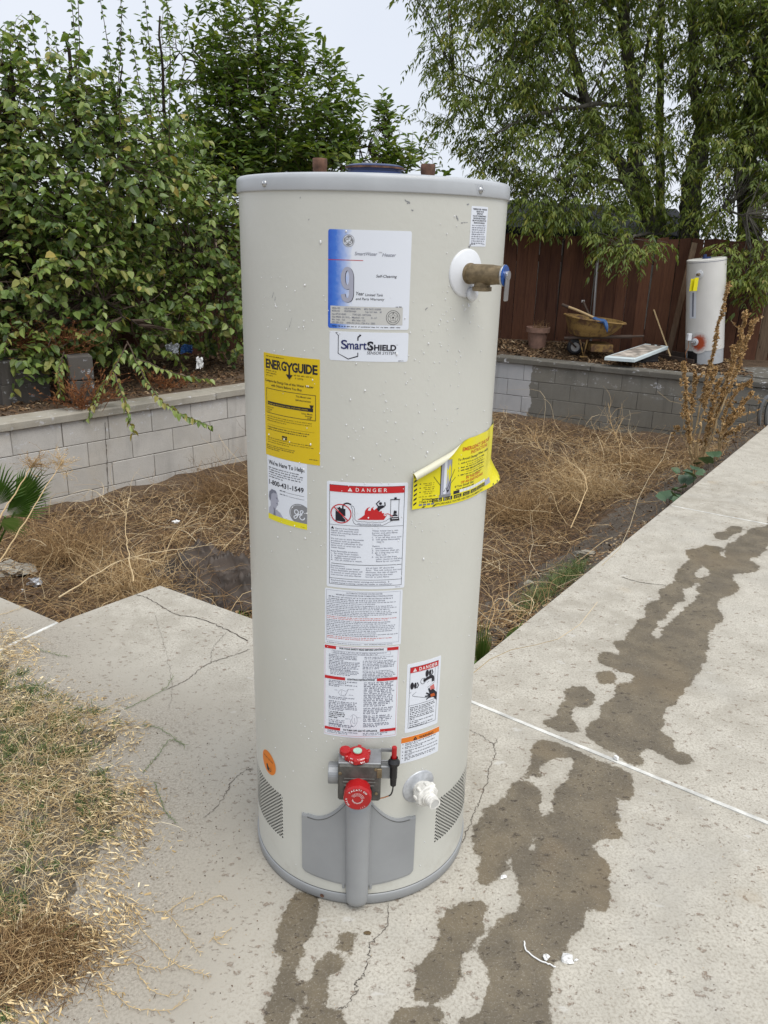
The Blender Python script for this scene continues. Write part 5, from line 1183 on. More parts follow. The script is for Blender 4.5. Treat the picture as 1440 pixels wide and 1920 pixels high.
# relief valve and its escutcheon
aT = R_(41.5); dT = np.array([math.sin(aT), -math.cos(aT), 0]); cT = np.array([dT[0] * RB, dT[1] * RB, 1.3305]); tT = np.array([math.cos(aT), math.sin(aT), 0])
def esc(c, d, r, mt, name, th=.004, dish=.010):
    """thin flange that follows the jacket"""
    n_ = 48; V = []; tt = np.array([-d[1], d[0], 0]) * 1.0; prof_ = [(.28, dish + th), (.36, dish * .8 + th), (.50, th + .002), (.93, th), (1.0, th * .4), (1.0, 0)]
    for q, h in prof_:
        A_ = 2 * PI * np.arange(n_) / n_; s_ = q * r * np.cos(A_); zz = q * r * np.sin(A_); a_ = math.atan2(c[0], -c[1]) + s_ / RB
        V.append(cyl(a_, c[2] + zz, RB + h))
    V = np.concatenate(V); return obj(name, [(V, np.array([[k_ * n_ + i, k_ * n_ + (i + 1) % n_, (k_ + 1) * n_ + (i + 1) % n_, (k_ + 1) * n_ + i] for k_ in range(len(prof_) - 1) for i in range(n_)]))], mt, heater, smooth=True)
esc(cT, dT, .0400, M['whiteplastic'], 'escutcheon', .0035, .006)
obj('foam_blob', [lathe([(.0001, 0), (.010, .001), (.013, .006), (.009, .011), (.0001, .013)], 16, cT + dT * .002 + np.array([0, 0, -.034]) + tT * .010, dT)], M['whiteplastic'], heater, smooth=True)
e0 = cT + dT * .004; AX_ = unit(np.array([1.0, -.58, 0]))
rv = obj('relief_valve', [lathe([(.0175, 0), (.0175, .006), (.0155, .007), (.0155, .030), (.001, .030)], 28, e0, dT), lathe([(.0001, -.014), (.0165, -.014), (.0165, .022), (.0155, .030), (.0150, .040), (.001, .040)], 28, e0 + dT * .028, AX_),
                          lathe([(.0135, 0), (.0140, .020), (.0165, .0205), (.0165, .027), (.0125, .0275), (.0125, .006)], 24, e0 + dT * .030 + tT * .004, (0, 0, -1))], M['brass'], heater, smooth=False)
ax_ = AX_; ep = e0 + dT * .028 + ax_ * .040
obj('valve_cap', [lathe([(.0155, 0), (.0170, .001), (.0170, .005), (.0155, .0062), (.0001, .0066)], 30, ep, ax_)], M['blue'], rv)
obj('cap_rim', [lathe([(.0174, .001), (.0176, .0035), (.0174, .004)], 30, ep, ax_)], M['steel'], rv)
lv = ep + ax_ * .009; V_, F_ = box((0, 0, 0), (.004, .013, .046), 0, .0012)
V_[:, 1] *= (1.15 - (V_[:, 2] < 0) * .25); tl = np.cross(ax_, [0, 0, 1]); Mx = np.stack([ax_, tl, [0, 0, 1]], 1)
obj('test_lever', [(V_ @ Mx.T + lv + np.array([0, 0, -.018]), F_), lathe([(.0075, 0), (.0075, .007), (.0001, .007)], 16, ep + ax_ * .005, ax_)], M['steel'], rv)
# drain valve
aD = R_(30.0); dD = np.array([math.sin(aD), -math.cos(aD), 0]); cD = np.array([dD[0] * RB, dD[1] * RB, .2905])
esc(cD, dD, .0385, M['flange'], 'drain_flange', .0025, .004)
d0 = cD + dD * .003
dv = obj('drain_valve', [lathe([(.017, 0), (.017, .012), (.0235, .013), (.0245, .016), (.0245, .032), (.0228, .034), (.0165, .035), (.0165, .039), (.0130, .040), (.0138, .044), (.0127, .046), (.0138, .049), (.0127, .052), (.0130, .060), (.0098, .060), (.0092, .044), (.0001, .044)], 36, d0, dD)] +
         [box(d0 + dD * .024 + .0238 * (math.cos(a) * np.array([-dD[1], dD[0], 0]) + math.sin(a) * np.array([0, 0, 1])), (.007, .013, .007), aD, .0015) for a in np.arange(0, 6.2, PI / 4)], M['offwhite'], heater)
obj('bore', [lathe([(.0095, .0590), (.0001, .0590)], 20, d0, dD)], M['paperg'], dv)

# scuffs and scratches on the jacket
def fj(V, lay): return cyl(V[:, 0] / RB, V[:, 1], RB + .0004)
I = Ink(fj); I.step = .01
for px, py, L_, w_, an in ((763, 377, .010, .0012, -.5), (766, 381, .006, .0012, .3), (773, 394, .003, .0012, 0), (857, 409, .010, .0016, -1.0), (866, 418, .003, .0014, .2), (872, 417, .012, .0006, .05), (877, 383, .003, .0014, 0), (563, 371, .003, .0009, 1), (579, 412, .003, .0010, 1), (512, 553, .012, .0006, 1.1), (516, 560, .008, .0008, 1.3), (545, 605, .02, .0004, 1.2), (799, 579, .004, .0012, .7), (858, 766, .003, .0010, .2), (852, 1470, .02, .0005, .1), (590, 1600, .03, .0004, 1.4), (880, 461, .005, .0030, .4)):
    d_ = ray(px, py); A1, B1, C1 = d_[0] ** 2 + d_[1] ** 2, 2 * (d_[0] * CAM[0] + d_[1] * CAM[1]), CAM[0] ** 2 + CAM[1] ** 2 - RB ** 2; t_ = (-B1 - math.sqrt(max(0, B1 * B1 - 4 * A1 * C1))) / (2 * A1); q_ = CAM + t_ * d_; u0 = math.atan2(q_[0], -q_[1]) * RB
    n_ = 9; tt_ = np.linspace(-.5, .5, n_); I.line(np.column_stack([u0 + tt_ * L_ * math.cos(an) + rng.normal(0, w_ * .4, n_), q_[2] + tt_ * L_ * math.sin(an) + rng.normal(0, w_ * .4, n_)]), w_ * rng.uniform(.3, 1.5, n_), 'greyink')
tag(I.build(heater, 'scuff'), kind='stuff')
# rain drops clinging to the enamel
n_ = 400; a = R_(1) * rng.uniform(-80, 80, n_); z = rng.uniform(.06, 1.44, n_) ; ch = []
cl = rng.uniform(0, 1, n_) < .75; cen = rng.integers(0, 9, n_); cc = np.array([(-30, 1.25), (8, 1.02), (28, 1.22), (35, 1.28), (20, .88), (-26, .93), (-5, .42), (30, 1.10), (5, 1.15)])
a = np.where(cl, R_(1) * (cc[cen, 0] + rng.normal(0, 11, n_)), a); z = np.where(cl, cc[cen, 1] + rng.normal(0, .06, n_), z); z = np.clip(z, .04, 1.44)
for i in range(n_):
    r = rng.uniform(.0005, .0011) * (1.6 if rng.random() < .12 else 1); d = cyl(np.array([a[i]]), 0., 1.)[0]; t_ = np.array([-d[1], d[0], 0]); up_ = np.array([0, 0, 1.0]); c = cyl(np.array([a[i]]), z[i], RB + .0009)[0]
    el = rng.uniform(1.0, 2.0); V = []
    for q, h in ((1.0, -.0004), (.8, r * .45), (.35, r * .7)):
        for k_ in range(6): an = k_ * PI / 3; V.append(c + q * r * (math.cos(an) * t_ + el * math.sin(an) * up_) + h * d)
    V.append(c + r * .78 * d); F = [[k_ * 6 + j, k_ * 6 + (j + 1) % 6, (k_ + 1) * 6 + (j + 1) % 6, (k_ + 1) * 6 + j] for k_ in range(2) for j in range(6)] + [[12 + j, 12 + (j + 1) % 6, 18] for j in range(6)]
    ch.append((np.array(V), F))
tag(obj('rain_drops', ch, M['drop'], heater, smooth=True), kind='stuff')

# ------------------------------------------------------------ second water heater by the fence
b2 = np.array([3.95, 8.28, .02]); t2 = thing('water_heater', b2, 'smaller white water heater leaning beside the board fence behind the dried weed', 'water heater')
lean = np.array([-.135, .0, 1.0]); lean = unit(lean)
def L2(V): 
    V = np.asarray(V, float); h = V[:, 2:3]; u2, v2, w2 = np.array([1, 0, .135]), np.array([0, 1.0, 0]), lean
    u2 = unit(u2); return b2 + V[:, 0:1] * u2 + V[:, 1:2] * v2 + h * w2
def l2(ch): return (L2(ch[0]),) + tuple(ch[1:])
R2 = .222
obj('jacket', [l2(lathe([(R2, .17), (R2, 1.20), (R2 + .002, 1.2005), (R2 + .002, 1.222), (R2 - .01, 1.228), (.0001, 1.228)], 64))], M['tank2'], t2, smooth=False)
obj('base_band', [l2(lathe([(.0001, .0), (R2 - .006, 0), (R2 - .004, .17)], 64))], M['cap_metal'], t2, smooth=False)
obj('top_seam', [l2(lathe([(R2 + .0026, 1.198), (R2 + .0026, 1.2015)], 64))], M['navy'], t2)
obj('top_cap', [l2(lathe([(.05, 1.228), (.05, 1.245), (.0001, 1.245)], 20)), l2(lathe([(.02, 1.245), (.02, 1.275), (.0001, 1.275)], 14, (-.02, 0, 0)))], M['bluecap'], t2)
def c2(a, z, r): return cyl(np.asarray(a, float), z, r)
def patch2(name, a0, a1, z0, z1, mt, off=.003, parent=None, at=None):
    A_ = np.linspace(R_(a0), R_(a1), 10); o_ = obj(name, [l2((np.concatenate([c2(A_, z0, R2 + off), c2(A_, z1, R2 + off)]), [[i, i + 1, 11 + i, 10 + i] for i in range(9)]))], M[mt], parent or t2); return o_
patch2('burner_door', -80, -42, .02, .165, 'black', .002); patch2('name_plate', -72, -48, .56, .88, 'paper', .003); patch2('plate_print', -62, -56, .58, .86, 'softink', .004)
def fit2(name, a, z, prof_, mt, parent=None):
    d_ = np.array([math.sin(R_(a)), -math.cos(R_(a)), 0]); return obj(name, [l2(lathe(prof_, 24, d_ * R2 + np.array([0, 0, z]), d_))], M[mt], parent or t2)
fit2('escutcheon', -40, 1.07, [(.045, 0), (.045, .006), (.015, .010)], 'whiteplastic'); rv2 = fit2('relief_valve', -40, 1.07, [(.016, 0), (.016, .07), (.0001, .07)], 'brass')
tg_ = L2(np.array([[-.20, -.235, 1.04]]))[0]; obj('tag', [box(tg_ + np.array([0, -.01, -.075]), (.055, .003, .15), .3, .001), box(tg_ + np.array([-.035, .01, -.085]), (.05, .003, .14), .1, .001)], M['yellow2'], rv2)
A_, r__ = np.linspace(0, 2 * PI, 25)[:-1], np.linspace(0, 1, 6); V, tt = [], []
for q in r__:
    for an in A_: V.append(c2(np.array([R_(-38) + q * .115 * math.cos(an) / R2]), .27 + q * .13 * math.sin(an), R2 + .003)[0]); tt.append(q)
obj('rust_bloom', [l2((np.array(V), [[k_ * 24 + i, k_ * 24 + (i + 1) % 24, (k_ + 1) * 24 + (i + 1) % 24, (k_ + 1) * 24 + i] for k_ in range(5) for i in range(24)]))], M['rustbloom'], t2, attrs={'tint': np.array(tt)})
fit2('drain_flange', -50, .28, [(.045, 0), (.045, .008), (.02, .012)], 'whiteplastic'); fit2('drain_valve', -50, .28, [(.018, 0), (.020, .06), (.012, .062), (.012, .10), (.0001, .10)], 'steel')
bx = aty(1292, 632, 8.15); obj('junction_box', [box(bx, (.05, .045, .085), .2, .004)], M['whiteplastic'], t2)
obj('hanging_wire', [tube(smooth_path([bx + [0, 0, -.04], bx + [.01, 0, -.12], bx + [-.02, -.02, -.2], bx + [.02, 0, -.3], bx + [.05, .02, -.33]], 20), .004, 5)], M['copper'], t2)
# ------------------------------------------------------------ trees
def inside(n, els, shell=0.5):
    """random points in a union of ellipsoids, crowding the outer shell; returns points, outward directions"""
    w = np.array([e[1][0] * e[1][1] * e[1][2] * (e[2] if len(e) > 2 else 1) for e in els]); k_ = rng.choice(len(els), n, p=w / w.sum())
    d = rdir(n); r = rng.uniform(shell ** 3, 1, n) ** (1 / 3); C = np.array([e[0] for e in els])[k_]; Rr = np.array([e[1] for e in els])[k_]
    return C + d * r[:, None] * Rr, d
def resample(poly, step):
    P_ = np.asarray(poly, float); out = []
    for a, b in zip(P_[:-1], P_[1:]):
        n_ = max(1, int(np.linalg.norm(b - a) / step)); out += [a + (b - a) * i / n_ for i in range(n_)]
    return np.array(out + [P_[-1]])
def tree(name, label, cat, base, limbs, els, n_tw, tw_len, per, dirw, L, W, kind, leafm, barkm, group=None, up=.5, droop=.2, outw=.6, leaf_out=.8, leaf_droop=.3, r_tw=.004, fold=.25, tint=(0.45, .2), minz=.12, shell=.45, cluster=None, keep=None, links=.33):
    root = thing(name, base, label, cat, group)
    nodes = []; ch = []
    for pts, r0, r1 in limbs:
        Q = smooth_path(pts, max(8, 5 * len(pts)), .012); rr = np.linspace(r0, r1, len(Q)) * (1 + .06 * rng.normal(0, 1, len(Q))); ch.append(tube(Q, rr, 9 if r0 > .04 else 6)); nodes.append(Q)
    obj('trunk', ch, M[barkm], root, smooth=True)
    nodes = np.concatenate(nodes)
    P0, out = inside(n_tw, els, shell)
    if keep is not None: m = keep(P0); P0, out = P0[m], out[m]
    D = unit(out * outw + rdir(len(P0)) * .55 + np.array([0, 0, up])); Ln = tw_len * rng.uniform(.5, 1.25, len(P0)); S0 = P0 - D * (Ln * .6)[:, None]
    S0[:, 2] = np.maximum(S0[:, 2], minz)
    TP, tg = stems(S0, D, Ln, r_tw, r_tw * .35, 4, droop, .16)
    # sprays join the nearest limb
    m = rng.random(len(S0)) < links; B = S0[m]; d2 = ((B[:, None] - nodes[None]) ** 2).sum(-1); N_ = nodes[d2.argmin(1)]; dist = np.sqrt(d2.min(1)); ok = dist < 1.6
    Dn = B - N_; LP, lg = stems(N_[ok], Dn[ok], dist[ok], np.clip(.004 + dist[ok] * .006, .004, .014), r_tw, 5, -.0, .10) if ok.any() else (None, None)
    tag(obj('twigs', [tg] + ([lg] if ok.any() else []), M['twig'] if barkm != 'bark_ash' else M['bark_ash'], root), kind='stuff')
    n_ = len(TP); t = (np.arange(per)[None] + rng.uniform(.1, .9, (n_, per))) / per; t = .12 + .88 * t
    Pl, Tl = on_lines(TP, t); Pl = Pl.reshape(-1, 3); Tl = Tl.reshape(-1, 3); N = len(Pl)
    side = unit(np.cross(Tl, np.array([0, 0, 1.0])) + 1e-4) * np.where(np.arange(N) % 2, 1, -1)[:, None]
    Dl = unit(Tl * .45 + side * leaf_out * rng.uniform(.5, 1.2, (N, 1)) + rdir(N) * .35 - np.array([0, 0, 1.0]) * leaf_droop)
    Nl = unit(np.array([0, 0, 1.0]) + rdir(N) * .75 + np.repeat(out, per, 0) * .25); tw = np.repeat(rng.normal(0, tint[1] * .6, n_), per)
    if cluster:      # compound leaves: leaflets in pairs along a drooping stalk
        cl, cn = cluster; RP, rg = stems(Pl, Dl, cl * rng.uniform(.7, 1.15, N), .0016, .0008, 3, .55, .12)
        tt = np.tile(np.array([.35, .35, .62, .62, .85, .85, 1.0][:cn]), (N, 1)); Pl2, Tl2 = on_lines(RP, tt); Pl2 = Pl2.reshape(-1, 3); Tl2 = Tl2.reshape(-1, 3); N2 = len(Pl2)
        sg = np.tile(np.array([1, -1, 1, -1, 1, -1, 0][:cn]), N)[:, None]; sd2 = unit(np.cross(Tl2, np.array([0, 0, 1.0])) + 1e-4)
        Dl = unit(Tl2 * .9 + sd2 * sg * .85 + rdir(N2) * .22 - np.array([0, 0, 1.0]) * .25); Nl = unit(np.array([0, 0, 1.0]) + rdir(N2) * .6); Pl = Pl2; tw = np.repeat(tw, cn); N = N2
    ln = L * np.clip(rng.normal(.85, .24, N), .35, 1.4); lf, m_ = leaves(Pl, Dl, Nl, ln, ln * W * rng.uniform(.85, 1.15, N), kind, fold, .18)
    tn = np.clip(tint[0] + tw + rng.normal(0, tint[1], N), 0, .93); tn = np.where(rng.random(N) < .018, rng.uniform(.94, 1, N), tn)
    tag(obj('leaves', [lf], M[leafm], root, attrs={'tint': np.repeat(tn, m_)}), kind='stuff')
    return root
A_ = aty
# left: broad leafed trees whose crowns hang over the terrace
els = [(A_(60, 500, 5.4), (.85, .7, .95)), (A_(235, 560, 6.0), (.75, .6, .72)), (A_(390, 575, 6.9), (.62, .55, .55)), (A_(130, 310, 5.8), (1.0, .8, .75), .8), (A_(320, 400, 6.7), (.8, .7, .62), .8), (A_(20, 640, 5.0), (.5, .4, .35)), (A_(60, 180, 5.8), (.75, .6, .6), .45), (A_(290, 260, 6.6), (.6, .6, .5), .35), (A_(-160, 380, 5.6), (1.0, .8, 1.2), .8)]
tb = A_(70, 700, 5.9); tb[2] = 0
lim = [([tb, tb + [.05, .05, .5], A_(110, 430, 5.9), A_(140, 260, 5.9), A_(120, 60, 5.9)], .055, .012), ([tb + [.1, 0, .1], A_(190, 520, 6.1), A_(290, 400, 6.4), A_(310, 240, 6.5), A_(300, 30, 6.4)], .045, .008),
       ([tb + [0, 0, .4], A_(40, 330, 5.6), A_(20, 120, 5.6)], .04, .01), ([A_(190, 520, 6.1), A_(320, 470, 6.5), A_(400, 480, 6.9)], .025, .006), ([tb + [0, 0, .3], A_(160, 560, 5.5), A_(260, 610, 5.3)], .03, .006), ([A_(110, 430, 5.9), A_(210, 330, 6.0), A_(230, 120, 6.0)], .025, .006)]
mul = tree('mulberry_tree', 'broad leafed green tree with yellowing leaves over the left retaining wall', 'tree', tb, lim, els, 2800, .36, 9, None, .080, .80, 'ovate', 'mulberry', 'bark_dark', up=.45, droop=.2, outw=.55, leaf_droop=.5, tint=(.54, .24), fold=.2, keep=lambda P_: P_[:, 2] > .22)
# upright whips against the sky
W_, tips = [], [((25, 330), (18, 40)), ((90, 330), (62, 20)), ((150, 330), (85, 40)), ((160, 300), (128, -40)), ((150, 330), (150, -50)), ((210, 330), (238, -30)), ((225, 340), (180, -20)), ((290, 330), (282, -30)), ((318, 330), (322, -30)), ((300, 330), (255, 60)), ((330, 360), (262, 70)), ((60, 350), (-20, 60)), ((20, 300), (5, 60)), ((170, 250), (228, 10)), ((310, 380), (348, 200)), ((120, 300), (110, 60)), ((200, 260), (205, 90))]
P0 = np.array([A_(a[0], a[1], 5.9 + .15 * (i % 4)) for i, (a, b) in enumerate(tips)]); P1 = np.array([A_(b[0], b[1], 5.8 + .15 * (i % 4)) for i, (a, b) in enumerate(tips)])
TP, tg = stems(P0, P1 - P0, np.linalg.norm(P1 - P0, axis=1), .008, .0025, 6, 0, .05)
obj('whips', [tg], M['twig'], mul)
n_ = 60; t = np.linspace(.02, 1, n_)[None] + rng.normal(0, .008, (len(tips), n_)); Pl, Tl = on_lines(TP, t); Pl = Pl.reshape(-1, 3); Tl = Tl.reshape(-1, 3); N = len(Pl); an = np.arange(N) * 2.4
Dl = unit(np.stack([np.cos(an), np.sin(an), np.full(N, -.25)], 1) + rdir(N) * .4); Nl = unit(Tl * .5 + rdir(N) * .9); ln = .074 * rng.uniform(.6, 1.15, N) * np.tile(np.linspace(1.15, .6, n_), len(tips))
lf, m_ = leaves(Pl, Dl, Nl, ln, ln * .78, 'ovate', .2, .35); tag(obj('whip_leaves', [lf], M['mulberry'], mul, attrs={'tint': np.repeat(np.clip(rng.normal(.42, .2, N), 0, .96), m_)}), kind='stuff')
# the sprays hanging over the wall: every leaf an object
lt_mesh = []
for s_ in range(8):
    ln = .066 * random.uniform(.8, 1.15); (V, F), m_ = leaves(np.zeros((1, 3)), np.array([[1.0, 0, 0]]), np.array([[0, 0, 1.0]]), ln, ln * .74, 'ovate', .28, .25)
    lt_mesh.append(mesh_from('leaf', [(V, F)], M['mulberry'], {'tint': np.full(len(V), random.choice([.35, .5, .6, .7, .42, .8, .55, .965]))}))
sprays = [[(238, 640, 5.2), (262, 690, 5.0), (285, 730, 4.85), (320, 765, 4.8), (360, 785, 4.8), (396, 800, 4.8)], [(238, 645, 5.15), (215, 690, 4.9), (190, 725, 4.75), (160, 790, 4.6)], [(215, 700, 4.85), (235, 760, 4.65), (250, 815, 4.6)], [(250, 670, 5.1), (300, 690, 5.0), (350, 705, 5.05), (400, 712, 5.2)], [(120, 660, 4.9), (110, 700, 4.7), (115, 745, 4.6)]]
for sp in sprays:
    path = smooth_path([A_(*p) for p in sp], 26, .004); o = obj('hanging_spray', [tube(path, np.linspace(.006, .002, 26), 5)], M['twig'], mul); Lp = np.linalg.norm(np.diff(path, axis=0), axis=1).sum(); kk = int(Lp / .021)
    for i in range(kk):
        t = .08 + .92 * i / kk; q = on_lines(path[None], np.array([[t]])); p = q[0][0, 0]; T = q[1][0, 0]
        sd = unit(np.cross(T, [0, 0, 1.0])) * (1 if i % 2 else -1); d = unit(T * .5 + sd * .8 + rdir(1)[0] * .3 - np.array([0, 0, .45])); n0 = unit(np.array([0, 0, 1.0]) + rdir(1)[0] * .5); n0 = unit(n0 - d * (n0 @ d)); b = np.cross(n0, d)
        mt = Matrix((d, b, n0)).transposed(); inst('leaf', random.choice(lt_mesh), o, p, mt.to_euler(), [random.uniform(.7, 1.15)] * 3)
# citrus behind
els = [(A_(520, 210, 8.2), (.95, .7, .8)), (A_(470, 80, 8.2), (.62, .6, .75), .8), (A_(560, 300, 8.3), (1.35, .7, .45)), (A_(700, 270, 8.4), (.42, .4, .42), .5), (A_(400, 330, 8.0), (.9, .6, .6)), (A_(590, 120, 8.2), (.3, .3, .22), .5), (A_(770, 300, 8.4), (.45, .35, .22), .9), (A_(722, 210, 8.4), (.10, .1, .32), 6), (A_(350, 130, 8.2), (.55, .4, .7), .5), (A_(420, 450, 7.7), (.7, .4, .5), .7)]
tb = A_(480, 430, 8.2); tb[2] = 0
lim = [([tb, A_(480, 380, 8.2), A_(490, 210, 8.2), A_(478, 0, 8.2)], .07, .02), ([A_(485, 300, 8.2), A_(510, 180, 8.1), A_(530, 60, 8.1)], .04, .012), ([A_(482, 340, 8.2), A_(590, 290, 8.3), A_(690, 275, 8.4)], .04, .008), ([A_(480, 330, 8.2), A_(430, 200, 8.2), A_(360, 90, 8.2)], .04, .01), ([A_(490, 230, 8.2), A_(400, 150, 8.2), A_(330, 90, 8.2)], .02, .006)]
cit = tree('citrus_tree', 'glossy dark green citrus tree rising behind the centre left of the yard with green fruit', 'tree', tb, lim, els, 1500, .38, 11, None, .100, .44, 'ellip', 'citrus', 'bark_dark', up=.7, droop=.05, outw=.6, leaf_droop=.05, tint=(.56, .22), fold=.3, keep=lambda P_: P_[:, 2] > .6)
for px, py in ((492, 10), (489, 92), (300, 420)):
    p = A_(px, py, 8.0 if px > 400 else 6.4); obj('fruit', [lathe([(.0001, -.036), (.02, -.031), (.033, -.016), (.036, 0), (.033, .016), (.02, .03), (.0001, .035)], 16, p)], M['palm'], cit, smooth=True, attrs={'tint': np.full(112, .35)})
# right: grey trunked ash-like trees beyond the fence
F_ = 9.9
lim = [([A_(1285, 520, F_), A_(1292, 420, F_), A_(1300, 330, F_), A_(1322, 230, F_), A_(1330, 205, F_)], .16, .10), ([A_(1318, 250, F_), A_(1300, 160, F_), A_(1300, 40, F_), A_(1310, -120, F_)], .075, .05),
       ([A_(1270, 520, F_), A_(1215, 400, F_), A_(1192, 300, F_), A_(1190, 190, F_), A_(1172, 60, F_), A_(1160, -120, F_)], .14, .055), ([A_(1205, 380, F_), A_(1120, 240, F_ - .2), A_(1085, 140, F_ - .3), A_(1062, 30, F_ - .4), A_(1010, -60, F_ - .4)], .085, .03),
       ([A_(1240, 470, F_), A_(1236, 300, F_ + .2), A_(1238, 120, F_ + .3), A_(1245, -100, F_ + .3)], .07, .035), ([A_(1190, 200, F_), A_(1130, 195, F_ - .6), A_(1000, 215, F_ - 1.0), A_(930, 250, F_ - 1.2)], .035, .012),
       ([A_(1110, 210, F_), A_(1040, 160, F_ - .4), A_(960, 165, F_ - .6), A_(850, 140, F_ - .6)], .03, .01), ([A_(1172, 60, F_), A_(1120, -10, F_), A_(1060, -60, F_)], .03, .02), ([A_(1330, 210, F_), A_(1380, 240, F_), A_(1400, 250, F_), A_(1430, 150, F_), A_(1440, 20, F_)], .05, .03),
       ([A_(1300, 200, F_), A_(1345, 100, F_), A_(1350, -60, F_)], .035, .02), ([A_(1210, 350, F_), A_(1100, 330, F_ - .6), A_(1000, 340, F_ - .8), A_(900, 300, F_ - .8)], .03, .008), ([A_(1200, 150, F_), A_(1220, 60, F_), A_(1260, -60, F_)], .03, .02),
       ([A_(1290, 440, F_), A_(1340, 400, F_ - .8), A_(1400, 400, F_ - 1.4)], .04, .01), ([A_(1250, 440, F_), A_(1200, 440, F_ - .9), A_(1170, 460, F_ - 1.3)], .03, .01)]
els = [(A_(950, 80, 9.2), (1.15, .8, .8), .8), (A_(1100, 120, 9.6), (1.1, 1.1, .9), .6), (A_(900, 210, 9.0), (.8, .6, .38), .7), (A_(1010, 280, 9.2), (1.05, .8, .5), 1.0), (A_(1080, 370, 9.0), (1.0, .6, .38), 1.5), (A_(1010, 400, 8.9), (.5, .3, .16), 2.0), (A_(1180, 300, 9.4), (.9, .9, .6), .5), (A_(1175, 455, 8.5), (.42, .35, .26), 2.2), (A_(1280, 150, 9.9), (1.1, .9, 1.1), .35), (A_(1400, 90, 9.4), (.9, .9, .9), .9), (A_(1400, 330, 8.9), (.75, .6, .75), 1.25), (A_(1420, 500, 8.35), (.50, .3, .36), 2.2), (A_(1300, 420, 9.4), (.7, .5, .3), .8), (A_(980, -90, 9.3), (1.6, 1, .8), .8), (A_(1300, -120, 9.6), (1.8, 1.2, .8), .8), (A_(1600, 200, 9.2), (1.1, 1, 1.8), .8)]
tb = A_(1280, 520, F_); tb[2] = 0
for l in lim:
    pass
tree('ash_tree', 'large grey trunked tree with many stems and drooping narrow leaflets over the right fence', 'tree', tb, [([np.array([tb[0] - .1, tb[1], -.05]), tb + [0, 0, .4], A_(1285, 470, F_)], .2, .17)] + lim, els, 2400, .44, 6, None, .086, .30, 'lance', 'ash', 'bark_ash', up=.22, droop=.06, outw=.75, leaf_droop=.08, tint=(.54, .2), fold=.15, cluster=(.165, 7), minz=.5, links=.3)
d1 = A_(1425, 430, 10.2); d1[2] = 0
tree('ash_tree', 'darker leaning tree trunk at the right edge of the photo beyond the fence', 'tree', d1, [([d1, A_(1405, 400, 10.2), A_(1395, 290, 10.2), A_(1412, 200, 10.2), A_(1440, 60, 10.2), A_(1450, -100, 10.2)], .19, .09), ([A_(1395, 290, 10.2), A_(1440, 230, 10.0), A_(1480, 160, 10)], .07, .04)], [(A_(1480, 60, 10.4), (1.1, .8, 1.4), 1), (A_(1420, 250, 10.3), (.7, .6, .6), 1)], 420, .42, 5, None, .098, .27, 'lance', 'ash', 'bark_dark', up=-.05, droop=.4, leaf_droop=.5, tint=(.3, .18), fold=.15, cluster=(.19, 7), minz=.5)
# ------------------------------------------------------------ dead weeds, litter and plants in the sunken bed
def pit_at(px, py, dz=.03):
    z = -.5
    for _ in range(8): p = at(px, py, z); z = zpit(p[None])[0] + dz
    return at(px, py, z)
def region(n, poly, dens=None):
    poly = np.asarray(poly); out = []; lo, hi = poly.min(0), poly.max(0); c = 0
    while c < n:
        P_ = rng.uniform(lo, hi, (n * 2, 2)); P_ = P_[in_poly(P_, poly)]
        if dens is not None: P_ = P_[rng.random(len(P_)) < dens(P_)]
        out.append(P_); c += len(P_)
    return np.concatenate(out)[:n]
def on_pit(P_, dz=0.0): return np.column_stack([P_, zpit(P_) + dz])
VIS = np.array([(-3.3, 2.6), (-1.17, 1.05), (-.88, 1.42), (.25, .70), (3.9, 5.75), (4.1, 6.75), (1.2, 8.3), (-3.0, 3.7)])
def dens_pit(P_):
    dR = seg_dist(P_, RE0, RE1); far = P_[:, 1] > 1.9
    d = np.where(far & (dR < .72), .10, 1.0); d = np.where((dR > .72) & (dR < .95) & far, .5, d)
    cl = vnoise(P_, 2.2, 31); return np.clip(d * (.62 + .8 * cl), .03, 1)
def flat_bits(n, P3, L, W, jt=.35, comb=False):
    a = rng.uniform(0, 2 * PI, n)
    if comb: a = 3.0 * vnoise(P3, 3.5, 91) + .6 + rng.normal(0, .55, n)
    D = unit(np.column_stack([np.cos(a), np.sin(a), rng.normal(0, jt, n)])); N = unit(np.array([0, 0, 1.0]) + rdir(n) * .5); return D, N
# carpet of broken stalks and leaf litter
P_ = region(25000, VIS, lambda q: np.clip(dens_pit(q) + .12, 0, 1)); n = len(P_); P3 = on_pit(P_, rng.uniform(.0, .05, n)); D, N = flat_bits(n, P3, 0, 0)
ln = rng.uniform(.012, .05, n); lf, m_ = leaves(P3, D, N, ln, ln * rng.uniform(.12, .55, n), 'lance', .3, .3)
tag(obj('leaf_litter', [lf], M['litter'], attrs={'tint': np.repeat(np.clip(rng.normal(.38, .22, n), 0, 1), m_)}), 'brown fallen leaf litter lying over the sunken bed', 'leaf litter', kind='stuff')
def weeds(nm, n, L, r0, up, z0, tn, label, poly=VIS, dens=dens_pit, curl=.3, seg=6, droop=.25, tcl=0.0):
    P_ = region(n, poly, dens); P3 = on_pit(P_, 0) + np.column_stack([np.zeros((n, 2)), rng.uniform(0, z0, n)]); a = rng.uniform(0, 2 * PI, n)
    D = unit(np.column_stack([np.cos(a), np.sin(a), np.abs(rng.normal(up, .35, n))])); Ln = L * rng.uniform(.45, 1.3, n); PP, g = stems(P3, D, Ln, r0, r0 * .4, seg, droop, curl)
    t = np.clip(rng.normal(tn[0], tn[1], n) + tcl * vnoise(P_, 1.3, 77), 0, 1); return PP, g, np.repeat(t, (seg + 1) * 3)
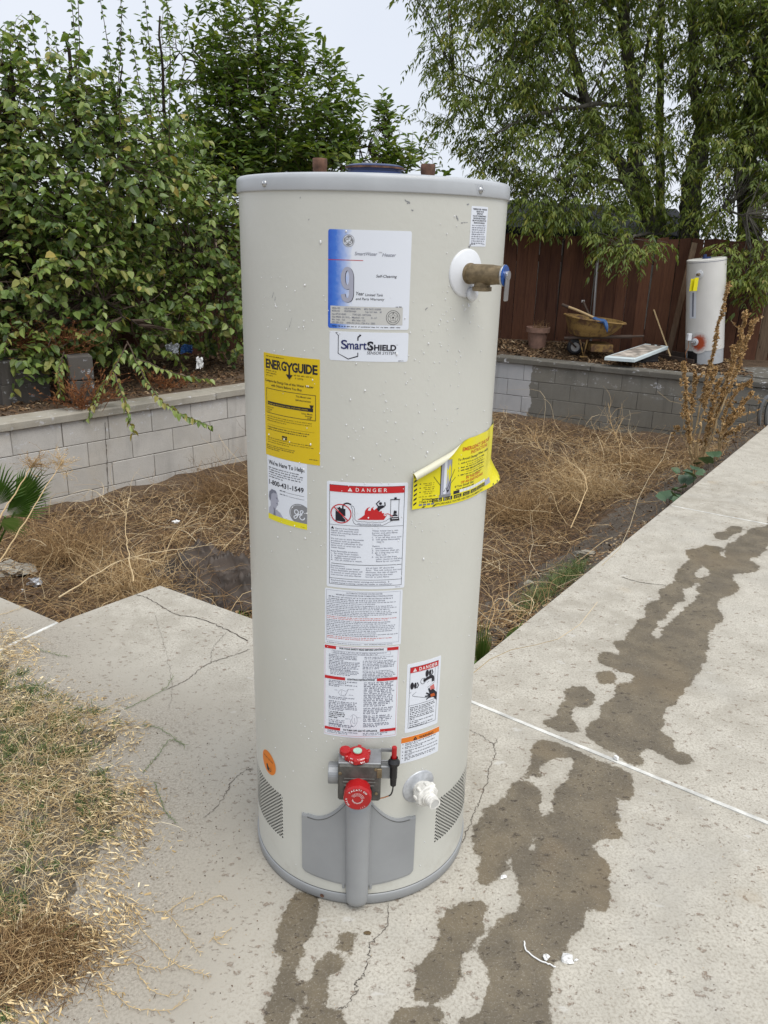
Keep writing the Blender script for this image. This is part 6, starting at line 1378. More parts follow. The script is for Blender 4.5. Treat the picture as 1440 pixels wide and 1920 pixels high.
g1 = weeds('a', 9500, .20, .0016, .30, .05, (.44, .22), '', tcl=.4); g2 = weeds('b', 3600, .36, .0020, .45, .05, (.56, .2), '', tcl=.35, curl=.35); g3 = weeds('c', 260, .66, .0020, .40, .10, (.86, .10), '', curl=.30, seg=8, droop=.15)
def join3(gs):
    return [g[1] for g in gs], np.concatenate([g[2] for g in gs])
ch, tt = join3([g1, g2, g3]); tag(obj('dead_weeds', ch, M['weed'], attrs={'tint': tt}), 'tangled dead brown weeds and stalks filling the sunken bed', 'weeds', kind='stuff')
# golden thickets: balls of fine stems
def thicket(label, px, py, rad, n, tn, h=.8):
    c = at(px, py, -.62); c = np.array([c[0], c[1], zpit(c[None])[0]]); P0 = c + rng.normal(0, .35, (n, 3)) * rad * np.array([1, .8, .12]); P0[:, 2] = np.maximum(P0[:, 2], c[2]) ; D = unit(rdir(n) * np.array([1, 1, .55]) + np.array([0, 0, h * .75])); PP, g = stems(P0, D, rad * rng.uniform(.5, 1.25, n), .0018, .0006, 6, .2, .35)
    i = rng.integers(0, n, n * 2); t = rng.uniform(.35, .95, (n * 2, 1)); B, T = on_lines(PP[i], t); B = B[:, 0]; D2 = unit(T[:, 0] + rdir(n * 2) * .8); P2, g2_ = stems(B, D2, rad * rng.uniform(.15, .4, n * 2), .0011, .0005, 4, .1, .35)
    tt = np.concatenate([np.repeat(np.clip(rng.normal(tn, .1, n), 0, 1), 21), np.repeat(np.clip(rng.normal(tn - .05, .12, n * 2), 0, 1), 15)])
    o = obj('dry_bush', [g, g2_], M['weed'], attrs={'tint': tt}, origin=c); return tag(o, label, 'dry bush')
thicket('golden dry bush in the middle of the sunken bed right of the tall heater', 1105, 905, .42, 560, .74)
thicket('low dry bush touching the right side of the tall heater in the sunken bed', 985, 930, .40, 360, .56)
thicket('light straw coloured tangle of dry stalks behind the corner of the slab', 250, 1060, .42, 430, .70, .5)
thicket('brown dry bush in the bed below the left wall near the palm', 120, 1010, .36, 360, .5)
thicket('reddish brown dry bush at the foot of the left wall beside the tall heater', 430, 905, .40, 460, .38)
thicket('small yellowish dry bush in the bed beyond the dirt bank', 1195, 850, .34, 300, .52)
def dead_shrub(label, pts, r0, seed, tn=.72, sub=26):
    P = [A_(*p) for p in pts]; Q = smooth_path(P, 20, .0035); ch = [tube(Q, np.linspace(r0, r0 * .3, 20) * .72, 5)]; n = sub; t = rng.uniform(.15, 1, (1, n)); B, T = on_lines(Q[None], t); B, T = B[0], T[0]; D = unit(T * .7 + rdir(n) * .8); PP, g = stems(B, D, rng.uniform(.12, .34, n), r0 * .32, r0 * .1, 6, -.05, .22)
    o = obj('dead_branch', ch + [g], M['weed'], attrs={'tint': np.clip(rng.normal(tn, .06, 100 + n * 21), 0, 1)}, origin=P[0]); return tag(o, label, 'dead branch')
dead_shrub('bare forked dead branch standing against the right block wall', [(1165, 870, 5.6), (1160, 830, 5.7), (1148, 800, 5.8), (1140, 755, 5.9)], .007, 1)
dead_shrub('thin bare dead twig leaning in the bed left of the forked branch', [(1060, 900, 5.0), (1020, 850, 5.2), (990, 800, 5.4)], .006, 2, .6)
dead_shrub('pale bare stalk arching over the golden dry bush', [(1070, 990, 3.6), (1100, 900, 4.2), (1040, 850, 4.8), (980, 835, 5.0)], .006, 3, .8)
dead_shrub('long pale stalk crossing the bed behind the slab corner', [(110, 1120, 1.9), (230, 1050, 2.3), (330, 1030, 2.6), (430, 1020, 2.7)], .0045, 4, .9, 12)
dead_shrub('upright pale stalk in the bed in front of the left wall', [(250, 1090, 2.0), (235, 1000, 2.4), (240, 930, 2.8)], .0045, 5, .85, 16)
# feathery seed stalks left
def feathery(label, base, top, n, rad, tn, Y0, Y1, seeds=260):
    a, b = A_(base[0], base[1], Y0), A_(top[0], top[1], Y1); Q = smooth_path([a, (a + b) / 2 + [.01, 0, .01], b], 18, .002); D = unit(rdir(n) * np.array([1, .6, .7]) + unit(b - a) * .5); B, _ = on_lines(Q[None], rng.uniform(.90, 1, (1, n))); PP, g = stems(B[0], D, rng.uniform(.4, 1, n) * rad, .0010, .0005, 4, .05, .3)
    i = rng.integers(0, n, seeds); B2, _ = on_lines(PP[i], rng.uniform(.4, 1, (seeds, 1))); lf, m_ = leaves(B2[:, 0], rdir(seeds), rdir(seeds), .008, .005, 'lance', .4, 0)
    tb_ = tube(Q, np.linspace(.0042, .0018, 18), 5); tt = np.concatenate([np.full(len(tb_[0]), .78), np.full(n * 15, tn), np.repeat(np.clip(rng.normal(tn + .1, .1, seeds), 0, 1), m_)])
    o = obj('seed_stalk', [tb_, g, lf], M['weed'], attrs={'tint': tt}, origin=a); return tag(o, label, 'dry stalk')
feathery('tall leaning dry stalk with feathery tan seed head before the left wall', (-30, 1100), (118, 862), 60, .13, .72, 1.75, 2.35)
feathery('shorter dry stalk with greenish seed head over the left palm fan', (-10, 985), (62, 868), 70, .13, .52, 2.0, 2.3)
# tall dock-like weed with brown seed clusters
dkb = at(1302, 905, -.45); dkb[2] = zpit(dkb[None])[0]
dk = thing('seed_head_plant', dkb, 'tall dried weed with clustered brown seed heads standing before the right wall and second heater', 'dried plant'); Yd = dkb[1]
paths = [[(1302, 890), (1305, 800), (1325, 720), (1345, 620), (1366, 528)], [(1304, 890), (1330, 800), (1360, 720), (1385, 650), (1398, 583)], [(1306, 890), (1340, 800), (1380, 700), (1400, 640), (1410, 603)], [(1300, 890), (1290, 800), (1284, 740), (1284, 678)], [(1300, 890), (1296, 790), (1300, 730), (1303, 700)], [(1303, 880), (1318, 780), (1330, 730), (1340, 690)], [(1306, 890), (1330, 820), (1350, 760), (1368, 700), (1376, 648)], [(1345, 860), (1352, 800), (1375, 740), (1408, 712)], [(1345, 860), (1355, 810), (1380, 770), (1412, 735)], [(1345, 860), (1350, 820), (1370, 790), (1392, 765)], [(1300, 880), (1292, 820), (1288, 770)], [(1308, 880), (1322, 820), (1335, 760), (1352, 710)], [(1302, 885), (1290, 840), (1278, 818), (1268, 802)], [(1345, 862), (1350, 830), (1362, 815), (1388, 800)], [(1310, 880), (1318, 840), (1330, 800), (1334, 770)]]
ch, heads = [], []
for i, pp in enumerate(paths):
    yo = random.uniform(-.16, .16); Q = smooth_path([A_(x, y, Yd + yo * min(1, k_ * .5)) for k_, (x, y) in enumerate(pp)], 22, .006)
    obj('stem', [tube(Q, np.linspace(.0085, .0025, 22), 6)], M['wood'], dk)
    n = int(34 + 190 * np.linalg.norm(Q[-1] - Q[0])); t = rng.uniform(.34 if i not in (12,) else .93, 1, n) ** .85; B, T = on_lines(Q[None], np.sort(t)[None]); lump = .55 + .45 * np.sin(np.sort(t) * 46 + i); heads.append(B[0] + rdir(n) * (.021 * lump * rng.uniform(.3, 1, n))[:, None])
    nt = 7; B, T = on_lines(Q[None], rng.uniform(.3, .9, (1, nt))); D = unit(T[0] + rdir(nt) * .7); PP, g = stems(B[0], D, rng.uniform(.06, .17, nt), .002, .001, 4, .0, .2); ch.append(g); ii = rng.integers(0, nt, 30); B3, _ = on_lines(PP[ii], rng.uniform(.4, 1, (30, 1))); heads.append(B3[:, 0] + rdir(30) * .008)
tag(obj('side_stems', ch, M['wood'], dk), kind='stuff')
H = np.concatenate(heads); n = len(H); k3 = 5; Pq = np.repeat(H, k3, 0); lf, m_ = leaves(Pq, rdir(n * k3), rdir(n * k3), .017 * rng.uniform(.6, 1.3, n * k3), .014, 'ovate', .6, .4)
tag(obj('seed_clusters', [lf], M['seed'], dk, attrs={'tint': np.repeat(np.repeat(np.clip(rng.normal(.5, .22, n), 0, 1), k3), m_)}), kind='stuff')
P_ = region(260, np.array([at(x, y, -.5)[:2] for x, y in ((1275, 860), (1360, 830), (1350, 900), (1280, 920))])); D = unit(rdir(260) + np.array([0, 0, .6])); PP, g = stems(on_pit(P_), D, .22, .002, .0008, 5, .4, .4); tag(obj('basal_stalks', [g], M['weed'], dk, attrs={'tint': np.repeat(rng.uniform(.35, .8, 260), 18)}), kind='stuff')
# mallow-like leaves at its foot, each its own object
mp = at(1290, 930, -.3); mp[2] = zpit(mp[None])[0]; ml = thing('mallow_plant', mp, 'low plant with broad blue green leaves under the tall dried weed', 'plant')
A2 = np.linspace(-2.6, 2.6, 11); lob = np.array([(0, 0)] + [((.55 + .45 * math.cos(a * .55)) * math.cos(a) * (1 + .1 * math.cos(a * 7)) * .055 + .012, (.55 + .45 * math.cos(a * .55)) * math.sin(a) * (1 + .1 * math.cos(a * 7)) * .06) for a in A2])
Vm = np.column_stack([lob, .25 * np.abs(lob[:, 1]) + .08 * np.sin(lob[:, 0] * 60) * .05]); mm = [mesh_from('leaf', [(Vm, [[0, i, i + 1] for i in range(1, 11)])], M['mallow'], {'tint': np.full(len(Vm), v)}) for v in (.3, .5, .7)]
for i, (x, y) in enumerate([(1302, 880), (1318, 888), (1283, 890), (1270, 886), (1298, 900), (1310, 872), (1285, 905), (1265, 920), (1255, 928), (1272, 932), (1280, 915), (1300, 893), (1328, 868), (1340, 856), (1262, 938), (1250, 935)]):
    p = pit_at(x, y, random.uniform(.05, .12)); inst('leaf', random.choice(mm), ml, p, (random.uniform(-.5, .5), random.uniform(-.7, .2), random.uniform(0, 6.28)), [random.uniform(.7, 1.25)] * 3)
    q = p.copy(); q[2] = zpit(q[None])[0] - .01; obj('leaf_stalk', [tube([q, (p + q) / 2 + [.01, 0, .01], p], .0018, 4)], M['twig'], ml)
# fan palms
def frond(parent, hub, direc, R, spread, n, tilt_n, split=.55, tn=.5, base=None, droopk=.15):
    d = unit(direc); nn = unit(np.asarray(tilt_n, float) - d * np.dot(tilt_n, d)); s = np.cross(nn, d); V, F, tt = [], [], []
    for i in range(n):
        a0, a1 = spread * ((i / n) - .5), spread * (((i + 1) / n) - .5); am = (a0 + a1) / 2; L = R * (1 - .35 * (abs(am) / (spread / 2)) ** 2) * random.uniform(.94, 1.05)
        def pt(a, r, lift): return hub + r * (math.cos(a) * d + math.sin(a) * s) + nn * lift - np.array([0, 0, droopk * r * r / R])
        rs = split * L; w = (a1 - a0); b = len(V)
        V += [pt(am, .02, 0), pt(a0, rs, -.006), pt(am, rs, .009), pt(a1, rs, -.006), pt(am - w * .16, L * .82, 0), pt(am, L * .82, .006), pt(am + w * .16, L * .82, 0), pt(am + random.uniform(-.03, .03), L, -.01)]
        F += [[b, b + 1, b + 2], [b, b + 2, b + 3], [b + 1, b + 4, b + 5, b + 2], [b + 2, b + 5, b + 6, b + 3], [b + 4, b + 7, b + 5], [b + 5, b + 7, b + 6]]; tt += [tn + random.uniform(-.15, .15)] * 7 + [1.0]
    o = obj('frond', [(np.array(V), F)], M['palm'], parent, attrs={'tint': np.clip(tt, 0, 1)})
    if base is not None: tb_ = tube(smooth_path([base, (base + hub) / 2 + [0, 0, .03], hub], 8), [.009, .008, .008, .007, .007, .006, .006, .005], 6); obj('leaf_stalk', [tb_], M['palm'], parent, attrs={'tint': np.full(len(tb_[0]), .6)})
    return o
pb = at(-30, 1030, -.45); pb[2] = zpit(pb[None])[0]; pm = thing('fan_palm', pb, 'young green fan palm at the left edge in front of the block wall', 'palm'); pb2 = pb + np.array([0, 0, .12])
frond(pm, A_(28, 960, 2.35), A_(92, 845, 2.35) - A_(28, 960, 2.35), .36, 1.0, 18, (-.2, -1, .3), .62, .4, pb2); frond(pm, A_(10, 968, 2.3), A_(90, 905, 2.3) - A_(10, 968, 2.3), .32, 1.2, 18, (0, -1, .4), .5, .45, pb2)
frond(pm, A_(-10, 950, 2.3), A_(5, 850, 2.3) - A_(-10, 950, 2.3), .30, 1.7, 20, (-.1, -1, .1), .5, .35, pb2); frond(pm, A_(-5, 975, 2.2), A_(55, 990, 2.2) - A_(-5, 975, 2.2), .16, 1.2, 12, (0, -.6, 1), .5, .75, pb2)
qb = at(905, 1290, -.3); qb = np.array([.38, 1.06, zpit(np.array([[.38, 1.06]]))[0]]); pm2 = thing('fan_palm', qb, 'small green palm sprouting between the tall heater and the edge of the right slab', 'palm')
h0 = A_(900, 1275, 1.0); frond(pm2, h0, A_(908, 1150, 1.0) - h0, .255, .46, 11, (.2, -1, .1), .55, .7, qb, 0.0); h1 = A_(925, 1238, 1.12); frond(pm2, h1, A_(996, 1150, 1.3) - h1, .235, .36, 8, (-.5, -.6, 1), .3, .5, qb, 0.0)
qc = np.array([-.43, 1.36, 0]); qc[2] = zpit(qc[None])[0]; pm3 = thing('fan_palm', qc, 'tip of a green palm showing over the slab edge left of the tall heater', 'palm'); h2 = A_(455, 1195, 1.3); frond(pm3, h2, A_(448, 1115, 1.3) - h2, .13, 1.15, 12, (0, -1, .2), .45, .45, qc, 0.0)
# sparse fresh grass in the bed at the slab edge
P_ = region(700, np.array([at(x, y, -.3)[:2] for x, y in ((985, 1100), (1090, 1040), (1095, 1090), (1010, 1160), (965, 1200))])); D = unit(rdir(700) * np.array([.6, .6, 0]) + np.array([0, 0, 1.0])); PP, g = stems(on_pit(P_), D, .12 * rng.uniform(.5, 1.3, 700), .0015, .0004, 4, .3, .3)
tag(obj('green_tuft', [g], M['grass'], attrs={'tint': np.repeat(np.clip(rng.normal(.6, .3, 700), 0, 1), 15)}), 'patch of short green grass in the bed along the edge of the right slab', 'grass', kind='stuff')
# litter on the terraces
TL = np.array([CORNER + DL * -7 - NL * .27, CORNER - NL * .3, (-.9, 9.2), (-6.2, 3.4)]); TR = np.array([CORNER + DR * .0 - NR * .27, CORNER + DR * 3.2 - NR * .27, (4.4, 8.6), (-.3, 9.4)])
P_ = np.concatenate([region(6000, TL), region(6500, TR)]); P_ = P_[sdist(P_, PIT) > .27]; n = len(P_); P3 = np.column_stack([P_, zyard(P_) + rng.uniform(.002, .03, n)]); D, N = flat_bits(n, P3, 0, 0, .25); ln = rng.uniform(.025, .075, n); lf, m_ = leaves(P3, D, N, ln, ln * rng.uniform(.25, .6, n), 'ovate', .35, .5)
tag(obj('leaf_litter', [lf], M['litter'], attrs={'tint': np.repeat(np.clip(rng.normal(.48, .22, n), 0, 1), m_)}), 'brown fallen leaf litter on the terraces behind both walls', 'leaf litter', kind='stuff')
# rust coloured dead sprays on the left terrace
def rusty(label, px, py, Y, h, n, w):
    c = A_(px, py, Y); c[2] = max(c[2], .0); P0 = c + rng.normal(0, .05, (n, 3)) * [w, 1, .2]; D = unit(rdir(n) * [w, .8, .5] + np.array([-.25, 0, 1.0])); PP, g = stems(P0, D, h * rng.uniform(.5, 1.1, n), .002, .001, 5, .15, .25); B, T = on_lines(PP, rng.uniform(.2, 1, (n, 16))); B, T = B.reshape(-1, 3), T.reshape(-1, 3); N_ = len(B); lf, m_ = leaves(B, unit(T + rdir(N_) * .7), rdir(N_), .028 * rng.uniform(.6, 1.3, N_), .009, 'lance', .3, .3)
    o = obj('withered_shrub', [g, lf], M['rust_leaf'], attrs={'tint': np.concatenate([np.full(len(g[0]), .2), np.repeat(np.clip(rng.normal(.45, .25, N_), 0, 1), m_)])}, origin=c); return tag(o, label, 'withered shrub')
rusty('rust brown withered shrub on the left terrace just behind the wall cap', 165, 770, 4.7, .42, 70, 1.2); rusty('dark red brown withered foliage hanging under the leafy tree at the far left', 95, 660, 5.0, .42, 110, 2.0); rusty('small rusty dead sprig among litter near the middle of the left terrace', 310, 728, 5.6, .22, 40, 2.0)
# ------------------------------------------------------------ dry lawn creeping over the slab at the lower left
lo, hi = GRASS.min(0) - .1, GRASS.max(0) + .1; lo = np.maximum(lo, (-2.6, -1.3)); gx2, gy2 = np.arange(lo[0], hi[0], .022), np.arange(lo[1], hi[1], .022); Xg, Yg = np.meshgrid(gx2, gy2, indexing='ij'); Pg = np.stack([Xg.ravel(), Yg.ravel()], 1)
dg_ = -sdist(Pg, GRASS) + .09 * vnoise(Pg, 5, 8) - .03
def hg(P_):
    d = -sdist(P_, GRASS) + .09 * vnoise(P_, 5, 8) - .03; return np.clip(d, -.1, .35) * .06 + .006 * vnoise(P_, 14, 2) * np.clip(d * 8, 0, 1) + .010 * vnoise(P_, 3.5, 12) * np.clip(d * 4, 0, 1)
Zg = hg(Pg) - .0025; Ig = np.arange(len(Pg)).reshape(Xg.shape); Fg = np.stack([Ig[:-1, :-1], Ig[1:, :-1], Ig[1:, 1:], Ig[:-1, 1:]], -1).reshape(-1, 4); Fg = Fg[Zg[Fg].max(1) > -.004]
tag(obj('soil_drift', [(np.column_stack([Pg, Zg]), Fg)], M['thatch'], smooth=True), kind='structure')
GV = GRASS.copy(); GV = np.array([p for p in GV]); GVc = np.array([(max(p[0], -2.4), max(p[1], -1.0)) for p in GRASS])
spread = np.array([(-2.3, 1.9), (-1.25, .95), (-1.02, .72), (-.75, .55), (-.62, .30), (-.44, .02), (-.42, -.25), (-.36, -.6), (-2.0, -.9)])
_dk = at(52, 1800)[:2]
def dens_g(P_): d = -sdist(P_, GRASS); return (1 - .9 * np.exp(-(((P_ - _dk) / (.10, .07)) ** 2).sum(1))) * np.clip(.35 + d * 6 + .8 * vnoise(P_, 9, 5), .02, 1) * np.clip(.55 + 1.1 * vnoise(P_, 4.5, 15) * 1.3, .05, 1)
def gz(P_): return np.maximum(hg(P_), .001)
P_ = region(15000, GVc, dens_g); n = len(P_); P3 = np.column_stack([P_, gz(P_) + rng.uniform(.0, .014, n)]); D, N = flat_bits(n, P3, 0, 0, .16, True); ln = rng.uniform(.006, .030, n) * rng.uniform(.5, 1, n); lf, m_ = leaves(P3, D, N, ln, rng.uniform(.0009, .0032, n), 'lance', .3, .2)
tn = np.clip(rng.normal(.46, .22, n) + .25 * vnoise(P_, 4, 19), 0, 1)
P9 = region(3000, GVc, lambda q: np.clip(1.2 - np.abs(sdist(q, GRASS) + .09) * 8 + .6 * vnoise(q, 7, 55), .01, 1)); n9 = len(P9); D9, N9 = flat_bits(n9, P9, 0, 0, .14, True); l9 = rng.uniform(.012, .042, n9) * rng.uniform(.5, 1, n9); lf9, m9 = leaves(np.column_stack([P9, gz(P9) + rng.uniform(.004, .018, n9)]), D9, N9, l9, rng.uniform(.0022, .0052, n9), 'lance', .3, .2)
P2 = region(6500, spread, lambda q: np.clip(.85 - np.maximum(sdist(q, GRASS), 0) * 6 + .7 * vnoise(q, 8, 3), .02, 1)); n2 = len(P2); D2, N2 = flat_bits(n2, P2, 0, 0, .05); l2_ = rng.uniform(.003, .018, n2) * rng.uniform(.4, 1, n2); lf2, m2 = leaves(np.column_stack([P2, np.full(n2, .0015)]), D2, N2, l2_, l2_ * rng.uniform(.12, .4, n2), 'strip', .2, .1)
tag(obj('dry_clippings', [lf, lf9, lf2], M['straw'], attrs={'tint': np.concatenate([np.repeat(tn, m_), np.repeat(np.clip(rng.normal(.74, .18, n9), 0, 1), m9), np.repeat(np.clip(rng.normal(.5, .3, n2), 0, 1), m2)])}), 'pale dry grass clippings scattered over the soil at the lower left', 'clippings', kind='stuff')
# wiry dry grass mat
n = 9000; P_ = region(n, GVc, lambda q: (1 - .8 * np.exp(-(((q - _dk) / (.10, .07)) ** 2).sum(1))) * np.clip(-sdist(q, GRASS) * 5 + .2 + .6 * vnoise(q, 3, 25), .02, 1)); D = unit(np.column_stack([rng.normal(0, 1, (n, 2)), np.abs(rng.normal(.25, .3, n))])); PP, g = stems(np.column_stack([P_, gz(P_)]), D, rng.uniform(.03, .12, n), .0007, .0003, 5, .25, .5)
tag(obj('dry_grass', [g], M['straw'], attrs={'tint': np.repeat(np.clip(rng.normal(.58, .24, n), 0, 1), 18)}), 'wiry dry grass mat at the lower left corner', 'grass', kind='stuff')
n = 6200; _tc = region(330, GVc, lambda q: np.clip(-sdist(q, GRASS) * 4 + .05 + 1.3 * vnoise(q, 3.2, 35), .0, 1)); P_ = _tc[rng.integers(0, 330, n)] + rng.normal(0, .011, (n, 2)); D = unit(rdir(n) * [.8, .8, .1] + np.array([0, 0, .75])); PP, g = stems(np.column_stack([P_, gz(P_)]), D, rng.uniform(.015, .055, n), .0012, .0003, 4, .35, .3)
tag(obj('green_grass', [g], M['grass'], attrs={'tint': np.repeat(np.clip(rng.normal(.45, .25, n), 0, 1), 15)}), 'short green grass blades growing through the dry mat at the lower left', 'grass', kind='stuff')
n = 3000; P_ = _dk + rng.normal(0, 1, (n, 2)) * (.062, .042); D = unit(np.column_stack([rng.normal(0, 1, (n, 2)), np.abs(rng.normal(.35, .3, n))])); PP, g = stems(np.column_stack([P_, gz(P_)]), D, rng.uniform(.02, .06, n), .0009, .0004, 5, .2, .7)
tag(obj('matted_roots', [g], M['weed'], attrs={'tint': np.repeat(np.clip(rng.normal(.42, .22, n), 0, 1), 18)}), 'dark brown knot of matted dead grass roots at the lower left edge', 'dead grass', kind='stuff')
# runners creeping over the concrete
def runner(pts, label, green=.0, r=.0008):
    Q = smooth_path([at(x, y, .004) for x, y in pts], 30, .0012); Q[:, 2] = np.abs(Q[:, 2]) + .001; L = np.linalg.norm(np.diff(Q, axis=0), axis=1).sum(); tb_ = tube(Q, np.linspace(r, r * .6, 30), 5); n = max(6, int(L / .009)); B, T = on_lines(Q[None], np.linspace(.03, 1, n)[None]); B, T = B[0], T[0]
    sd = np.cross(T, [0, 0, 1.0]) * np.where(np.arange(n) % 2, 1, -1)[:, None]; D = unit(T * .8 + sd * rng.uniform(.3, .9, (n, 1)) + np.array([0, 0, .30]) + rdir(n) * .15); ln = rng.uniform(.005, .019, n); lf, m_ = leaves(B, D, np.tile([0, 0, 1.0], (n, 1)), ln, .0017, 'lance', .3, .2)
    a = np.concatenate([np.full(len(tb_[0]), .5), np.repeat(np.clip(rng.normal(.58, .2, n), 0, 1), m_)]); o = obj('grass_runner', [tb_, lf], M['grass'] if green else M['straw'], attrs={'tint': a}, origin=Q[0]); return tag(o, label, 'grass runner')
Z7 = lambda pts: zm(0, 1380, 2.88, pts)
Z6 = lambda pts: zm(0, 900, 3.0, pts)
runner(Z7([(600, 850), (760, 930), (900, 960), (1010, 1080), (1085, 1180)]), 'dry runner crossing the slab towards the heater, the one ending in a downward tip')
runner(Z7([(880, 970), (960, 910), (1050, 860)]), 'short dry runner curving up from the middle of the lower slab')
runner(Z7([(990, 950), (1090, 910), (1170, 870), (1220, 870)]), 'dry runner with white joints reaching farthest towards the heater base')
runner(Z7([(600, 860), (700, 960), (800, 1080), (930, 1220), (1040, 1270), (1130, 1300)]), 'dry runner lying through the thick tuft edge and ending at the lower slab')
runner(Z7([(580, 1235), (720, 1235), (830, 1250), (910, 1250), (980, 1150)]), 'nearly straight dry runner with a hooked end on the lower slab')
runner(Z7([(740, 1250), (760, 1310), (850, 1390), (960, 1395)]), 'dry runner ending in a small green tuft on the lower slab')
runner(Z7([(520, 1340), (600, 1370), (700, 1460), (830, 1480), (950, 1470), (1020, 1390)]), 'curving dry runner nearest the bottom left corner')
runner(Z7([(520, 1340), (545, 1420), (570, 1510)]), 'short dry runner pointing at the bottom edge')
runner(Z7([(830, 250), (870, 350), (900, 420), (950, 470)]), 'thin green runner left of the long slab crack', 1); runner(Z7([(700, 360), (740, 400), (800, 412), (855, 408)]), 'pale curved dry runner beside a flat chip'); runner(Z7([(770, 200), (850, 110), (920, 20), (1000, 50)]), 'green runner above the brown leaf on the slab', 1)
runner(Z7([(1250, 1035), (1190, 1090), (1150, 1090), (1200, 1130)]), 'small forked dry sprig alone on the slab')
runner(Z6([(560, 1300), (700, 1240), (760, 1215)]), 'dry runner at the upper edge of the dry lawn patch'); runner(Z6([(700, 1290), (850, 1220), (930, 1170), (975, 1105)]), 'green runner following the slab crack', 1); runner(Z6([(200, 950), (290, 975), (380, 995)]), 'green runner on the slab below the white joint strip', 1); runner(Z6([(800, 1380), (900, 1400), (1040, 1500)]), 'green runner right of the clippings', 1)
runner(Z6([(40, 1210), (130, 1260), (170, 1270)]), 'short green runner at the left edge on pale slab', 1); runner(Z6([(290, 1250), (400, 1200)]), 'short green runner in front of the slab notch', 1); runner(Z6([(0, 760), (90, 730), (140, 710)]), 'thin dry runner on the small slab at the left edge'); runner(Z6([(100, 1180), (230, 1060)]), 'slanting dry runner on the pale slab at the left')
# ------------------------------------------------------------ wheelbarrow and tools by the fence
wy = 8.35
def wpt(px, py, dy=0.0): return aty(px, py, wy + dy)
wb = thing('wheelbarrow', (2.6, 8.4, .02), 'rusty yellow wheelbarrow parked along the board fence', 'wheelbarrow')
def rr_loop(c, hx, hy, n=36, p=3.2, rise=0.0):
    A = np.linspace(0, 2 * PI, n, endpoint=False); cx, sx = np.cos(A), np.sin(A); x = np.sign(cx) * np.abs(cx) ** (2 / p) * hx; y = np.sign(sx) * np.abs(sx) ** (2 / p) * hy
    return np.stack([c[0] + x, c[1] + y, c[2] + rise * x / hx], 1)
pL, pR = wpt(1062, 590), wpt(1168, 604); cx_ = (pL[0] + pR[0]) / 2; cz_ = (pL[2] + pR[2]) / 2; hw = (pR[0] - pL[0]) / 2; rs = (pR[2] - pL[2]) / 2; zb_ = wpt(1115, 629)[2]
outer = [((cx_ - .05, wy, zb_), hw * .58, .20, 0), ((cx_ - .045, wy, zb_ + .012), hw * .66, .23, 0), ((cx_ - .02, wy, zb_ + .09), hw * .82, .275, -.01), ((cx_, wy, cz_), hw * .985, .315, rs), ((cx_, wy, cz_ + .004), hw * 1.03, .33, rs), ((cx_, wy, cz_ - .010), hw * 1.035, .333, rs)]
inner = [((cx_, wy, cz_ + .003), hw * .97, .305, rs), ((cx_ - .02, wy, zb_ + .095), hw * .80, .265, -.01), ((cx_ - .045, wy, zb_ + .02), hw * .62, .21, 0), ((cx_ - .05, wy, zb_ + .016), .001, .001, 0)]
def loft(loops):
    V = np.concatenate([rr_loop(c, a, b, rise=r) for c, a, b, r in loops]); n = 36; return (V, np.array([[k_ * n + i, k_ * n + (i + 1) % n, (k_ + 1) * n + (i + 1) % n, (k_ + 1) * n + i] for k_ in range(len(loops) - 1) for i in range(n)]))
obj('tray', [loft(outer), loft([outer[4]] + inner)], M['yellowmetal'], wb, smooth=False)
for s_ in (-1, 1): obj('handle', [tube([wpt(1058, 634, s_ * .12), wpt(1130, 632, s_ * .18), wpt(1185, 631, s_ * .24)], [.018, .02, .02], 8), tube([wpt(1183, 631, s_ * .24), wpt(1207, 630, s_ * .26)], .013, 8)], M['rail'], wb)
for s_ in (-1, 1):
    obj('leg', [tube([wpt(1087, 637, s_ * .17), wpt(1094, 668, s_ * .17), wpt(1101, 637, s_ * .17)], .013, 6), box(wpt(1094, 668.5, s_ * .17), (.09, .04, .012))], M['yellowmetal'], wb)
a_, b_ = wpt(1102, 642), wpt(1141, 657); obj('brace_box', [box(((a_[0] + b_[0]) / 2, wy - .02, (a_[2] + b_[2]) / 2), (b_[0] - a_[0], .34, a_[2] - b_[2]), 0, .006)], M['yellowmetal'], wb)
wc = wpt(1078, 650, .03); wh = obj('wheel', [lathe([(.055, -.02), (.055, .02)], 24, wc, (.05, 1, 0)), lathe([(.012, -.05), (.012, .05)], 10, wc, (.05, 1, 0), caps=True), lathe([(.0001, -.012), (.055, -.012)], 24, wc, (.05, 1, 0))], M['steel'], wb)
obj('tyre', [lathe([(.055, -.03), (.085, -.035), (.098, -.02), (.102, 0), (.098, .02), (.085, .035), (.055, .03)], 28, wc, (.05, 1, 0))], M['black'], wh, smooth=True)
for s_ in (-1, 1): obj('axle_bracket', [tube([wc + [0, s_ * .06, 0], wpt(1064, 635, s_ * .12)], .010, 6)], M['rail'], wb)
pk_ = thing('pickaxe', wpt(1090, 590, -.2), 'pickaxe with a pale wooden handle and blue head lying across the wheelbarrow tray', 'pickaxe')
obj('handle', [tube(smooth_path([wpt(1056, 572, -.05), wpt(1085, 583, -.15), wpt(1118, 598, -.26)], 10), .0155, 8)], M['wood'], pk_)
obj('grip', [tube([wpt(1054, 571.2, -.045), wpt(1066, 576, -.085)], .018, 8)], M['rail'], pk_)
hd = [wpt(1112, 596, -.27), wpt(1122, 601, -.30), wpt(1133, 603, -.32), wpt(1137, 612, -.36), wpt(1138.5, 623, -.37)]; obj('head', [tube(smooth_path(hd, 14), np.array([.016, .022, .024, .026, .026, .026, .026, .025, .025, .024, .022, .018, .012, .004]), 8)], M['bluetrash'], pk_)
